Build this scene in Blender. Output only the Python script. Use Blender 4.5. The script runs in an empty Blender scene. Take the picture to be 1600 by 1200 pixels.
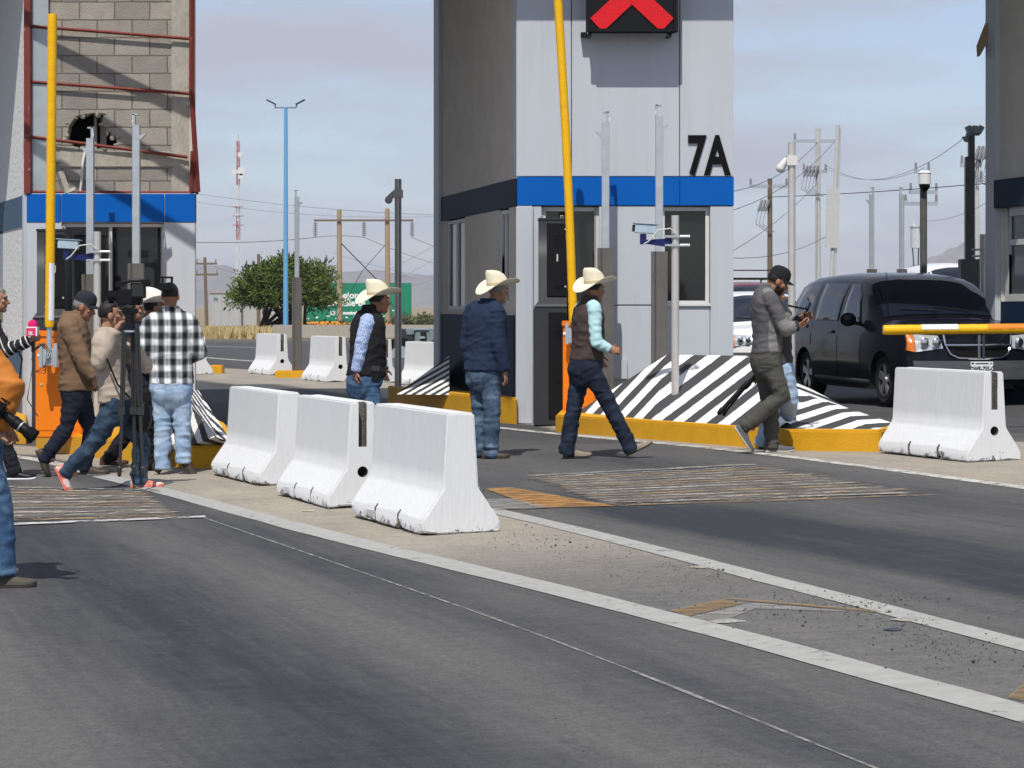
import bpy, bmesh, math, random
import numpy as np
from mathutils import Vector, Matrix, noise
from math import sin, cos, pi, radians, sqrt, atan2
SC = bpy.context.scene
C = SC.collection
random.seed(7)
V = Vector
# ---------------------------------------------------------------- camera
F, HZ, H, K = 3500.0, 478.0, 1.5, 0.026      # focal length in photo pixels, eye-level row, eye height, cross slope of the plaza
cam = bpy.data.cameras.new('camera')
cam.sensor_width = 36.0
cam.lens = 36.0 * F / 1600.0
cam.shift_y = -(600.0 - HZ) / 1600.0
cam.clip_start, cam.clip_end = 0.1, 30000
camo = bpy.data.objects.new('camera', cam); C.objects.link(camo)
camo.location = (0, 0, H); camo.rotation_euler = (radians(90), 0, 0)
SC.camera = camo
# ---------------------------------------------------------------- light
LDIR = V((0.13, 0.62, -1.0)).normalized()
sun = bpy.data.lights.new('sun', 'SUN'); sun.energy = 4.1; sun.angle = radians(0.5); sun.color = (1.0, 0.955, 0.88)
suno = bpy.data.objects.new('sun', sun); C.objects.link(suno)
suno.rotation_euler = LDIR.to_track_quat('-Z', 'Y').to_euler(); suno.location = (-10, -20, 60)
W = bpy.data.worlds.new('World'); SC.world = W; W.use_nodes = True
wn, wl = W.node_tree.nodes, W.node_tree.links
wn.clear()
wo = wn.new('ShaderNodeOutputWorld'); bg = wn.new('ShaderNodeBackground'); bg.inputs['Strength'].default_value = 0.128
sky = wn.new('ShaderNodeTexSky'); sky.sky_type = 'NISHITA'; sky.sun_disc = False
sky.sun_elevation = math.asin(-LDIR.z); sky.sun_rotation = atan2(-LDIR.x, -LDIR.y)
sky.altitude = 1200; sky.air_density = 1.0; sky.dust_density = 0.6; sky.ozone_density = 2.0
tc = wn.new('ShaderNodeTexCoord'); mp = wn.new('ShaderNodeMapping'); mp.inputs['Scale'].default_value = (5.0, 5.0, 26.0)
mp.inputs['Location'].default_value = (1.3, 0.2, 0.4)
nz = wn.new('ShaderNodeTexNoise'); nz.inputs['Scale'].default_value = 1.0; nz.inputs['Detail'].default_value = 5; nz.inputs['Roughness'].default_value = 0.55
cr = wn.new('ShaderNodeValToRGB'); cr.color_ramp.elements[0].position = 0.40; cr.color_ramp.elements[0].color = (0.28, 0.28, 0.28, 1)
cr.color_ramp.elements[1].position = 0.62; cr.color_ramp.elements[1].color = (0.92, 0.92, 0.92, 1)
mx = wn.new('ShaderNodeMix'); mx.data_type = 'RGBA'; mx.inputs[7].default_value = (3.55, 3.62, 4.12, 1)
wl.new(tc.outputs['Generated'], mp.inputs[0]); wl.new(mp.outputs[0], nz.inputs['Vector']); wl.new(nz.outputs['Fac'], cr.inputs[0])
wl.new(sky.outputs[0], mx.inputs[6]); wl.new(cr.outputs[0], mx.inputs[0]); wl.new(mx.outputs[2], bg.inputs[0]); wl.new(bg.outputs[0], wo.inputs[0])
SC.view_settings.view_transform = 'Standard'; SC.view_settings.look = 'None'
SC.view_settings.exposure = 0.2; SC.view_settings.gamma = 1.0
SC.cycles.max_bounces = 8; SC.cycles.volume_bounces = 0; SC.cycles.transparent_max_bounces = 12
# ---------------------------------------------------------------- measuring: photo pixel -> place
def gz(x, y):                                # height of the ground
    k = 1.0 if y < 31 else max(0.0, 1 - (y - 31) / 14.0)
    return K * max(-12, min(14, x)) * k
def G(px, py):                               # ground point seen at a photo pixel
    d = 10.0
    for _ in range(40):
        z = gz((px - 800) * d / F, d)
        d = 0.5 * d + 0.5 * F * (H - z) / max(4.0, py - HZ)
    x = (px - 800) * d / F
    return V((x, d, gz(x, d)))
def P(px, py, d): return V(((px - 800) * d / F, d, H - (py - HZ) * d / F))
# ---------------------------------------------------------------- mesh builder
class MB:
    def __init__(s): s.v = []; s.f = []; s.m = []
    def add(s, vs, fs, m=0):
        o = len(s.v); s.v += [V(p) for p in vs]
        for f in fs: s.f.append([i + o for i in f]); s.m.append(m)
        return s
    def box(s, c, size, rot=None, m=0):
        x, y, z = [q / 2 for q in size]
        vs = [V((i * x, j * y, k * z)) for k in (-1, 1) for j in (-1, 1) for i in (-1, 1)]
        if rot is not None: vs = [rot @ p for p in vs]
        vs = [p + V(c) for p in vs]
        return s.add(vs, [(0, 2, 3, 1), (4, 5, 7, 6), (0, 1, 5, 4), (2, 6, 7, 3), (0, 4, 6, 2), (1, 3, 7, 5)], m)
    def bb(s, x0, x1, y0, y1, z0, z1, m=0):
        return s.box(((x0 + x1) / 2, (y0 + y1) / 2, (z0 + z1) / 2), (abs(x1 - x0), abs(y1 - y0), abs(z1 - z0)), None, m)
    def loft(s, rings, m=0, cap=True, closed=False):
        n = len(rings[0]); o = len(s.v); k = len(rings)
        for r in rings: s.v += [V(p) for p in r]
        for i in range(k if closed else k - 1):
            a = o + i * n; b = o + ((i + 1) % k) * n
            for j in range(n):
                s.f.append([a + j, a + (j + 1) % n, b + (j + 1) % n, b + j]); s.m.append(m)
        if cap and not closed:
            s.f.append([o + j for j in range(n)][::-1]); s.m.append(m)
            s.f.append([o + (k - 1) * n + j for j in range(n)]); s.m.append(m)
        return s
    def tube(s, pts, r, n=8, m=0, cap=True):
        pts = [V(p) for p in pts]; rings = []
        up = V((0, 0, 1))
        for i, p in enumerate(pts):
            t = (pts[min(i + 1, len(pts) - 1)] - pts[max(i - 1, 0)]).normalized()
            a = t.cross(up)
            if a.length < 1e-3: a = t.cross(V((0, 1, 0)))
            a.normalize(); b = a.cross(t)
            rr = r[i] if isinstance(r, (list, tuple)) else r
            rings.append([p + a * (cos(2 * pi * j / n) * rr) + b * (sin(2 * pi * j / n) * rr) for j in range(n)])
        return s.loft(rings, m, cap)
    def cyl(s, a, b, r, r2=None, n=16, m=0): return s.tube([a, b], [r, r if r2 is None else r2], n, m)
    def rcone(s, a, b, ra, rb, n=14, m=0):
        a, b = V(a), V(b); t = (b - a); L = t.length; t = t / L if L > 1e-6 else V((0, 0, 1))
        u = t.orthogonal().normalized(); w = t.cross(u); rings = []
        for i in range(5):
            q = -pi / 2 + 0.12 + (pi / 2 - 0.12) * i / 4
            rings.append((a + t * (sin(q) * ra), cos(q) * ra))
        for i in range(5):
            q = (pi / 2 - 0.12) * i / 4
            rings.append((b + t * (sin(q) * rb), cos(q) * rb))
        return s.loft([[c + u * (cos(2 * pi * j / n) * r) + w * (sin(2 * pi * j / n) * r) for j in range(n)] for c, r in rings], m)
    def ell(s, c, rad, basis=None, nu=16, nv=10, m=0):
        B = basis or (V((1, 0, 0)), V((0, 1, 0)), V((0, 0, 1))); c = V(c); rings = []
        for i in range(nv + 1):
            q = -pi / 2 + 0.06 + (pi - 0.12) * i / nv
            rings.append([c + B[0] * (cos(q) * cos(2 * pi * j / nu) * rad[0]) + B[1] * (cos(q) * sin(2 * pi * j / nu) * rad[1]) + B[2] * (sin(q) * rad[2]) for j in range(nu)])
        return s.loft(rings, m)
    def prism(s, poly, vec, m=0):            # 3-D outline swept along vec
        vec = V(vec); a = [V(p) for p in poly]
        return s.loft([a, [p + vec for p in a]], m)
    def xf(s, M):
        s.v = [M @ p for p in s.v]; return s
    def mesh(s, name):
        me = bpy.data.meshes.new(name); me.from_pydata([tuple(p) for p in s.v], [], s.f)
        if len(set(s.m)) > 1: me.polygons.foreach_set('material_index', s.m)
        bm = bmesh.new(); bm.from_mesh(me); bmesh.ops.recalc_face_normals(bm, faces=bm.faces); bm.to_mesh(me); bm.free()
        return me
    def build(s, name, mats, parent=None, loc=None, smooth=False, bevel=0, seg=2, ang=35):
        me = s.mesh(name)
        if bevel:
            bm = bmesh.new(); bm.from_mesh(me)
            bmesh.ops.remove_doubles(bm, verts=bm.verts, dist=1e-5)
            es = [e for e in bm.edges if len(e.link_faces) == 2 and e.calc_face_angle(0) > radians(28)]
            bmesh.ops.bevel(bm, geom=es, offset=bevel, segments=seg, affect='EDGES', clamp_overlap=True)
            bm.to_mesh(me); bm.free()
        return link(name, me, mats, parent, loc, smooth or bevel > 0, ang)
def link(name, me, mats, parent=None, loc=None, smooth=False, ang=35):
    for mt in (mats if isinstance(mats, (list, tuple)) else [mats]): me.materials.append(mt)
    if smooth:
        me.polygons.foreach_set('use_smooth', [True] * len(me.polygons)); me.set_sharp_from_angle(angle=radians(ang))
    o = bpy.data.objects.new(name, me); C.objects.link(o)
    if parent: o.parent = parent
    if loc is not None: o.location = loc
    return o
def tag(o, label=None, cat=None, group=None, kind=None):
    if label: o['label'] = label
    if cat: o['category'] = cat
    if group: o['group'] = group
    if kind: o['kind'] = kind
    return o
def thing(name, label, cat, loc=(0, 0, 0), rz=0, group=None):
    o = bpy.data.objects.new(name, None); o.empty_display_size = 0.2; C.objects.link(o)
    o.location = loc; o.rotation_euler = (0, 0, rz)
    return tag(o, label, cat, group)
def dup(root, loc, rz=0, label=None, scale=None):
    def cp(o, par):
        c = o.copy(); C.objects.link(c); c.parent = par
        for ch in o.children: cp(ch, c)
        return c
    r = cp(root, None); r.location = loc; r.rotation_euler = (0, 0, rz)
    if label: r['label'] = label
    if scale: r.scale = scale
    return r
def evalmesh(me, mods, name='m'):            # apply modifiers without operators
    o = bpy.data.objects.new(name, me); C.objects.link(o)
    for typ, kw in mods:
        md = o.modifiers.new(typ, typ)
        for k, v in kw.items(): setattr(md, k, v)
    dg = bpy.context.evaluated_depsgraph_get(); dg.update()
    r = bpy.data.meshes.new_from_object(o.evaluated_get(dg))
    bpy.data.objects.remove(o)
    return r
def text_mb(txt, size, ext=0.004, off=0.0, align='CENTER', squeeze=1.0):    # lettering in the xz plane facing -y
    cu = bpy.data.curves.new('t', 'FONT'); cu.body = txt; cu.size = size; cu.extrude = ext; cu.offset = off; cu.align_x = align; cu.resolution_u = 4
    o = bpy.data.objects.new('t', cu); C.objects.link(o)
    dg = bpy.context.evaluated_depsgraph_get(); dg.update()
    me = bpy.data.meshes.new_from_object(o.evaluated_get(dg)); bpy.data.objects.remove(o)
    b = MB(); b.add([(v.co.x * squeeze, -v.co.z, v.co.y) for v in me.vertices], [list(p.vertices) for p in me.polygons])
    bpy.data.meshes.remove(me)
    return b
# ---------------------------------------------------------------- materials
def M(name, col, rough=0.6, metal=0.0, var=0.12, sc=6.0, bump=0.0, bsc=60.0, stretch=(1, 1, 1), dirt=None, dsc=1.5, dlo=0.5, dhi=0.7, spec=0.28, coat=0.0, trans=0.0, em=None):
    m = bpy.data.materials.new(name); m.use_nodes = True
    n, l = m.node_tree.nodes, m.node_tree.links; b = n['Principled BSDF']
    b.inputs['Roughness'].default_value = rough; b.inputs['Metallic'].default_value = metal; b.inputs['Specular IOR Level'].default_value = spec
    if coat: b.inputs['Coat Weight'].default_value = coat; b.inputs['Coat Roughness'].default_value = 0.04
    t = n.new('ShaderNodeTexCoord'); mp = n.new('ShaderNodeMapping'); mp.inputs['Scale'].default_value = stretch
    l.new(t.outputs['Object'], mp.inputs[0])
    z = n.new('ShaderNodeTexNoise'); z.inputs['Scale'].default_value = sc; z.inputs['Detail'].default_value = 6; z.inputs['Roughness'].default_value = 0.6
    l.new(mp.outputs[0], z.inputs['Vector'])
    r = n.new('ShaderNodeMapRange'); r.inputs[1].default_value = 0.25; r.inputs[2].default_value = 0.75; r.inputs[3].default_value = 1 - var; r.inputs[4].default_value = 1 + var
    l.new(z.outputs['Fac'], r.inputs[0])
    x = n.new('ShaderNodeVectorMath'); x.operation = 'SCALE'; x.inputs[0].default_value = col[:3]; l.new(r.outputs[0], x.inputs['Scale'])
    out = x.outputs[0]
    if dirt:
        z2 = n.new('ShaderNodeTexNoise'); z2.inputs['Scale'].default_value = dsc; z2.inputs['Detail'].default_value = 8; z2.inputs['Roughness'].default_value = 0.65
        l.new(mp.outputs[0], z2.inputs['Vector'])
        r2 = n.new('ShaderNodeMapRange'); r2.inputs[1].default_value = dlo; r2.inputs[2].default_value = dhi; l.new(z2.outputs['Fac'], r2.inputs[0])
        q = n.new('ShaderNodeMix'); q.data_type = 'RGBA'; q.inputs[7].default_value = (*dirt, 1); l.new(out, q.inputs[6]); l.new(r2.outputs[0], q.inputs[0]); out = q.outputs[2]
    l.new(out, b.inputs['Base Color'])
    if bump:
        z3 = n.new('ShaderNodeTexNoise'); z3.inputs['Scale'].default_value = bsc; z3.inputs['Detail'].default_value = 4; l.new(mp.outputs[0], z3.inputs['Vector'])
        u = n.new('ShaderNodeBump'); u.inputs['Strength'].default_value = bump; u.inputs['Distance'].default_value = 0.02; l.new(z3.outputs['Fac'], u.inputs['Height']); l.new(u.outputs[0], b.inputs['Normal'])
    if em: b.inputs['Emission Color'].default_value = (*em[0], 1); b.inputs['Emission Strength'].default_value = em[1]
    return m
def nodes(m): return m.node_tree.nodes, m.node_tree.links, m.node_tree.nodes['Principled BSDF']
def stripes(name, a, b, f, per, off=0.0, duty=0.5, edge=0.03):        # two painted colours, bands along f in object space
    m = M(name, a, 0.8, bump=0.3, bsc=26, var=.06, sc=3, dirt=tuple(q * .55 for q in a), dsc=2.6, dlo=.56, dhi=.82); n, l, p = nodes(m)
    src = p.inputs['Base Color'].links[0].from_socket
    t = n.new('ShaderNodeTexCoord'); d = n.new('ShaderNodeVectorMath'); d.operation = 'DOT_PRODUCT'; d.inputs[1].default_value = f
    nz = n.new('ShaderNodeTexNoise'); nz.inputs['Scale'].default_value = 9; l.new(t.outputs['Object'], nz.inputs['Vector'])
    l.new(t.outputs['Object'], d.inputs[0])
    j = n.new('ShaderNodeMath'); j.operation = 'MULTIPLY_ADD'; j.inputs[1].default_value = 0.03; l.new(nz.outputs['Fac'], j.inputs[0]); l.new(d.outputs['Value'], j.inputs[2])
    k = n.new('ShaderNodeMath'); k.operation = 'MULTIPLY_ADD'; k.inputs[1].default_value = 1 / per; k.inputs[2].default_value = off; l.new(j.outputs[0], k.inputs[0])
    fr = n.new('ShaderNodeMath'); fr.operation = 'FRACT'; l.new(k.outputs[0], fr.inputs[0])
    s1 = n.new('ShaderNodeMapRange'); s1.inputs[1].default_value = duty - edge; s1.inputs[2].default_value = duty + edge; l.new(fr.outputs[0], s1.inputs[0])
    x = n.new('ShaderNodeMix'); x.data_type = 'RGBA'; x.inputs[7].default_value = (*b, 1); l.new(src, x.inputs[6]); l.new(s1.outputs[0], x.inputs[0]); l.new(x.outputs[2], p.inputs['Base Color'])
    return m
m_white = M('white_paint', (0.76, 0.77, 0.78), 0.7, var=0.03, sc=5, bump=0.12, bsc=30, stretch=(1, 1, 0.35), dirt=(0.60, 0.60, 0.58), dsc=5.0, dlo=0.60, dhi=0.9)
m_barrier = M('limewashed_concrete', (0.665, 0.675, 0.685), 0.75, var=0.035, sc=7, bump=0.22, bsc=24, stretch=(1.6, 1.6, 0.22), dirt=(0.60, 0.60, 0.58), dsc=6.0, dlo=0.58, dhi=0.9)
m_grime = M('concrete_grime', (0.16, 0.15, 0.14), 0.9)
m_yellow = M('yellow_kerb_paint', (0.62, 0.32, 0.012), 0.65, var=0.1, sc=5, bump=0.2, bsc=40, dirt=(0.32, 0.2, 0.05), dsc=5, dlo=0.6, dhi=0.8)
m_arm = M('yellow_sleeve', (0.80, 0.44, 0.006), 0.45, var=0.06, sc=14, bump=0.25, bsc=30, stretch=(1, 1, 3))
m_orange = M('orange_paint', (0.80, 0.20, 0.006), 0.4, var=0.05, sc=4)
m_galv = M('galvanised_steel', (0.50, 0.54, 0.57), 0.42, 0.55, var=0.12, sc=7)
m_steel = M('stainless_steel', (0.60, 0.58, 0.55), 0.38, 0.45, var=0.08, sc=6)
m_shroud = M('grey_shroud', (0.135, 0.128, 0.12), 0.5, 0.3, var=0.15, sc=5)
m_dkgrey = M('dark_grey_paint', (0.035, 0.037, 0.042), 0.5, var=0.1)
m_black = M('black_plastic', (0.007, 0.007, 0.008), 0.42, var=0.1, spec=0.22)
m_blackm = M('matt_black', (0.006, 0.006, 0.007), 0.8, var=0.1, spec=0.1)
m_panel = M('grey_panel', (0.47, 0.50, 0.545), 0.5, var=0.02, sc=1.2, dirt=(0.40, 0.42, 0.45), dsc=2.2, dlo=0.52, dhi=0.85, stretch=(3, 3, 0.25), bump=0.03, bsc=5)
m_wallside = M('grey_render', (0.58, 0.545, 0.485), 0.85, var=0.10, sc=2.2, bump=0.2, bsc=50)
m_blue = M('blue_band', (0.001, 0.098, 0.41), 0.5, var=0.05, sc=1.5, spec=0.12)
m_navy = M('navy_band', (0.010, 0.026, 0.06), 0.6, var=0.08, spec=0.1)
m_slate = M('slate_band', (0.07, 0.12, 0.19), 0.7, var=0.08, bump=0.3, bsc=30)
m_glass = M('dark_glass', (0.012, 0.013, 0.015), 0.05, var=0.05, spec=0.5)
m_frame = M('window_frame', (0.62, 0.62, 0.60), 0.5, var=0.05)
m_joint = M('dark_joint', (0.10, 0.10, 0.105), 0.8)
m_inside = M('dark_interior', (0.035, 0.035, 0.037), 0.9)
m_letter = M('black_letters', (0.006, 0.006, 0.007), 0.7, spec=0.08)
m_redst = M('red_primer_steel', (0.17, 0.035, 0.028), 0.65, var=0.15, sc=9, dirt=(0.42, 0.36, 0.33), dsc=7, dlo=0.63, dhi=0.7)
_n, _l, _p = m_barrier.node_tree.nodes, m_barrier.node_tree.links, m_barrier.node_tree.nodes['Principled BSDF']       # knocked-off paint and grime along the foot
_t = _n.new('ShaderNodeTexCoord'); _s = _n.new('ShaderNodeSeparateXYZ'); _l.new(_t.outputs['Object'], _s.inputs[0])
_oi = _n.new('ShaderNodeObjectInfo'); _vm = _n.new('ShaderNodeVectorMath'); _vm.operation = 'ADD'; _l.new(_t.outputs['Object'], _vm.inputs[0]); _l.new(_oi.outputs['Location'], _vm.inputs[1])
_z = _n.new('ShaderNodeTexNoise'); _z.inputs['Scale'].default_value = 13; _z.inputs['Detail'].default_value = 6; _z.inputs['Roughness'].default_value = 0.7; _l.new(_vm.outputs[0], _z.inputs['Vector'])
_r = _n.new('ShaderNodeMapRange'); _r.inputs[1].default_value = 0.0; _r.inputs[2].default_value = 0.16; _r.inputs[3].default_value = 0.16; _r.inputs[4].default_value = -0.14; _l.new(_s.outputs[2], _r.inputs[0])
_a = _n.new('ShaderNodeMath'); _a.operation = 'ADD'; _l.new(_z.outputs['Fac'], _a.inputs[0]); _l.new(_r.outputs[0], _a.inputs[1])
_q = _n.new('ShaderNodeMapRange'); _q.inputs[1].default_value = 0.655; _q.inputs[2].default_value = 0.70; _l.new(_a.outputs[0], _q.inputs[0])
_x = _n.new('ShaderNodeMix'); _x.data_type = 'RGBA'; _x.inputs[7].default_value = (0.17, 0.16, 0.145, 1); _l.new(_p.inputs['Base Color'].links[0].from_socket, _x.inputs[6]); _l.new(_q.outputs[0], _x.inputs[0]); _l.new(_x.outputs[2], _p.inputs['Base Color'])
m_stucco = M('white_stucco', (0.74, 0.74, 0.73), 0.9, var=0.06, sc=20, bump=0.7, bsc=16, dirt=(0.45, 0.44, 0.42), dsc=14, dlo=0.64, dhi=0.75)
m_castc = M('cast_concrete', (0.36, 0.33, 0.28), 0.9, var=0.15, sc=7, bump=0.6, bsc=20, stretch=(1.6, 1, 0.6))
m_sheet = M('sheet_metal', (0.40, 0.44, 0.46), 0.4, 0.4, var=0.12, sc=2.5, bump=0.3, bsc=4)
m_wood = M('weathered_wood', (0.16, 0.125, 0.09), 0.85, var=0.2, sc=5, stretch=(4, 4, 0.4))
m_conc = M('pale_concrete_pole', (0.50, 0.50, 0.48), 0.8, var=0.08)
m_cable = M('black_cable', (0.02, 0.02, 0.022), 0.6)
m_ceram = M('grey_insulator', (0.22, 0.22, 0.23), 0.4)
# ================================================================ SETTING: ground
def poly_soft(X, Y, pts, soft):              # 1 inside an outline, 0 outside, blended over `soft` metres
    ins = np.zeros(X.shape, bool); dist = np.full(X.shape, 1e9); n = len(pts)
    for i in range(n):
        x0, y0 = pts[i]; x1, y1 = pts[(i + 1) % n]
        c = (y0 > Y) != (y1 > Y)
        with np.errstate(divide='ignore', invalid='ignore'):
            ins ^= c & (X < (x1 - x0) * (Y - y0) / ((y1 - y0) if y1 != y0 else 1e-9) + x0)
        ex, ey = x1 - x0, y1 - y0; L = ex * ex + ey * ey + 1e-12
        t = np.clip(((X - x0) * ex + (Y - y0) * ey) / L, 0, 1)
        dist = np.minimum(dist, np.hypot(X - x0 - t * ex, Y - y0 - t * ey))
    s = np.where(ins, dist, -dist)
    return np.clip(0.5 + s / soft, 0, 1)
def gp(*px): return [(g.x, g.y) for g in (G(*p) for p in px)]
xs = np.concatenate([[-9000, -3000, -1000, -300, -120, -60, -35, -22, -15, -12], np.arange(-9, 9.001, 0.1), [12, 14, 18, 25, 40, 70, 140, 300, 1000, 3000, 9000]])
ys = np.concatenate([[-400, -100, -30, -10, 0, 4], np.arange(6, 36, 0.12), np.arange(36, 62, 0.4), [64, 67, 72, 80, 90, 100, 115, 130, 150, 180, 230, 300, 450, 700, 1200, 2200, 4500, 9000]])
GX, GY = np.meshgrid(xs, ys); nxx, nyy = len(xs), len(ys)
gk = np.clip(1 - (GY - 31) / 14.0, 0, 1); gk[GY < 31] = 1
GZ = K * np.clip(GX, -12, 14) * gk
me = bpy.data.meshes.new('ground')
fi = [[j * nxx + i, j * nxx + i + 1, (j + 1) * nxx + i + 1, (j + 1) * nxx + i] for j in range(nyy - 1) for i in range(nxx - 1)]
me.from_pydata(np.stack([GX.ravel(), GY.ravel(), GZ.ravel()], 1).tolist(), [], fi)
# worn-in marks: traffic-darkened tracks follow the lane direction, concrete aprons have their own outlines
Q = 0.94 * GX + 0.342 * GY
rngn = lambda sx, sy, o: np.array([noise.noise(V((x * sx, y * sy, o))) for x, y in zip(GX.ravel(), GY.ravel())]).reshape(GX.shape)
near = (GY > 5) & (GY < 60) & (np.abs(GX) < 10)
n1 = np.zeros(GX.shape); ii = np.argwhere(near)
for a, b in ii:
    x, y = GX[a, b], GY[a, b]
    n1[a, b] = noise.noise(V((Q[a, b] * 0.9, (y - 0.36 * x) * 0.16, 3.1))) + 0.4 * noise.noise(V((Q[a, b] * 3.1, (y - 0.36 * x) * 0.3, 9.1)))
Qn = Q + 0.16 * n1
bump = lambda q, c, w: np.exp(-((q - c) / w) ** 2)
sst = lambda a, b, t: (lambda u: u * u * (3 - 2 * u))(np.clip((t - a) / (b - a), 0, 1))
wear = 0.34 + 0.55 * bump(Qn, 2.12, 0.62) + 0.30 * bump(Qn, 3.55, 0.28) + 0.16 * bump(Qn, 8.4, 0.5) + 0.25 * n1
wear += 0.62 * sst(5.95, 6.25, Qn) * (1 - sst(6.8, 7.6, Qn)) * sst(18.5, 15.5, GY + 0 * GX)
wear -= 0.30 * bump(Qn, 2.95, 0.30) + 0.38 * (1 - sst(0.9, 1.6, Qn)) + 0.25 * bump(Qn, 5.6, 0.25)
wear = np.where(GY > 24, 0.55 + 0.2 * n1, wear)
conc = np.zeros(GX.shape)
isl = poly_soft(GX, GY, gp((150, 740), (250, 765), (420, 812), (600, 860), (800, 902), (1000, 950), (1600, 1114), (1900, 1200), (1900, 1080), (1600, 1007), (1364, 948), (1041, 864), (901, 827), (772, 800), (600, 752), (470, 718), (380, 706), (330, 700), (300, 735)), 0.12)
fade = 1 - sst(7.5, 14.6, -GY + 23.5) if False else sst(11.0, 15.2, GY + 0.5 * n1)
conc = np.maximum(conc, isl * (0.46 + 0.54 * fade))
for pl, amt, sf in ((((840, 664), (896, 681), (1116, 700), (1277, 719), (1439, 741), (1600, 762), (1800, 790), (1800, 720), (1600, 690), (1390, 690), (1230, 680), (1020, 660), (880, 650), (800, 650), (700, 640), (700, 652)), 0.92, 0.15),
                    (((300, 574), (345, 575), (480, 582), (640, 588), (760, 592), (760, 625), (640, 622), (590, 622), (430, 600), (370, 601), (300, 594)), 0.85, 0.3),
                    (((-60, 690), (60, 698), (300, 733), (310, 742), (250, 752), (150, 730), (60, 712), (-60, 705)), 0.85, 0.12)):
    conc = np.maximum(conc, amt * poly_soft(GX, GY, gp(*pl), sf))
soil = np.clip((GY - 96) / 12.0, 0, 1)
gravel = isl * np.clip(1 - fade, 0, 1)
attr = me.attributes.new('ground_mask', 'FLOAT_COLOR', 'POINT')
attr.data.foreach_set('color', np.stack([conc, np.clip(wear, 0, 1), soil, gravel], -1).astype(np.float32).ravel())
m_ground = M('asphalt_and_concrete', (0.1, 0.1, 0.1), 0.85); n, l, p = nodes(m_ground)
p.inputs['Specular IOR Level'].default_value = 0.3
at = n.new('ShaderNodeAttribute'); at.attribute_name = 'ground_mask'
sp = n.new('ShaderNodeSeparateColor'); l.new(at.outputs['Color'], sp.inputs[0])
t = n.new('ShaderNodeTexCoord')
def gnoise(sc, rot, stretch, det=8, rough=0.65):
    mpg = n.new('ShaderNodeMapping'); mpg.vector_type = 'TEXTURE'; mpg.inputs['Rotation'].default_value = (0, 0, rot); mpg.inputs['Scale'].default_value = tuple(1 / q for q in stretch)
    l.new(t.outputs['Object'], mpg.inputs[0]); z = n.new('ShaderNodeTexNoise'); z.inputs['Scale'].default_value = sc; z.inputs['Detail'].default_value = det; z.inputs['Roughness'].default_value = rough
    l.new(mpg.outputs[0], z.inputs['Vector']); return z.outputs['Fac']
def mixc(a, b, fac):
    x = n.new('ShaderNodeMix'); x.data_type = 'RGBA'
    for s, q in ((6, a), (7, b)):
        if isinstance(q, tuple): x.inputs[s].default_value = (*q, 1)
        else: l.new(q, x.inputs[s])
    if isinstance(fac, float): x.inputs[0].default_value = fac
    else: l.new(fac, x.inputs[0])
    return x.outputs[2]
def rng(v, a, b, c=0.0, d=1.0):
    r = n.new('ShaderNodeMapRange'); r.inputs[1].default_value = a; r.inputs[2].default_value = b; r.inputs[3].default_value = c; r.inputs[4].default_value = d; l.new(v, r.inputs[0]); return r.outputs[0]
def math2(op, a, b):
    x = n.new('ShaderNodeMath'); x.operation = op; x.use_clamp = False
    for s, q in ((0, a), (1, b)):
        if isinstance(q, (int, float)): x.inputs[s].default_value = q
        else: l.new(q, x.inputs[s])
    return x.outputs[0]
streak = gnoise(1.0, radians(20), (9.0, 0.7, 1), 9, 0.74)       # streaks along the lane
blot = gnoise(0.8, radians(20), (2.2, .8, 1), 8, 0.62); cross = gnoise(1.0, radians(8), (1.6, 11.0, 1), 10, 0.75); grain = gnoise(90, 0, (1, 1, 1), 3, 0.7); speck = gnoise(26, 0, (1, 1, 1), 4, 0.6)
wv = math2('ADD', sp.outputs[1], math2('MULTIPLY', math2('SUBTRACT', streak, 0.5), 1.0)); wv = math2('ADD', wv, math2('MULTIPLY', math2('SUBTRACT', blot, 0.5), 0.5)); wv = math2('ADD', wv, math2('MULTIPLY', math2('SUBTRACT', cross, 0.5), 0.55))
asph = mixc((0.108, 0.105, 0.101), (0.028, 0.031, 0.038), rng(wv, 0.05, 0.95))
cv = math2('ADD', sp.outputs[0], math2('MULTIPLY', math2('SUBTRACT', speck, 0.5), 0.16)); cv = math2('ADD', cv, math2('MULTIPLY', math2('SUBTRACT', cross, 0.5), 0.5))
cv = math2('MULTIPLY', rng(cv, 0.12, 0.9), rng(sp.outputs[0], 0.0, 0.12))
ctan0 = mixc((0.34, 0.30, 0.245), (0.21, 0.19, 0.165), rng(math2('ADD', math2('MULTIPLY', blot, 0.6), math2('MULTIPLY', cross, 0.5)), 0.45, 0.75))
ctan = mixc(ctan0, mixc((0.205, 0.197, 0.183), (0.135, 0.131, 0.124), rng(cross, .42, .6)), at.outputs['Alpha'])
col = mixc(asph, ctan, cv)
col = mixc(col, mixc((0.30, 0.24, 0.15), (0.19, 0.16, 0.11), blot), sp.outputs[2])
scf = gnoise(2.6, radians(14), (1.2, 8.0, 1), 12, 0.8); scf2 = gnoise(3.2, radians(20), (9.0, 0.8, 1), 12, 0.8); dk = gnoise(1.6, 0, (1, 1, 1), 10, 0.75)
col = mixc(col, (0.20, 0.192, 0.178), math2('MULTIPLY', math2('MAXIMUM', rng(scf, 0.60, 0.70), rng(scf2, 0.62, 0.72)), rng(blot, 0.40, 0.62, 0.10, 0.55)))
col = mixc(col, (0.026, 0.027, 0.030), math2('MULTIPLY', rng(dk, 0.66, 0.74), 0.55))
gr = n.new('ShaderNodeVectorMath'); gr.operation = 'SCALE'; l.new(col, gr.inputs[0]); l.new(math2('MULTIPLY', rng(grain, 0.25, 0.75, 0.62, 1.38), rng(speck, 0.3, 0.7, 0.86, 1.14)), gr.inputs['Scale'])
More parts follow.
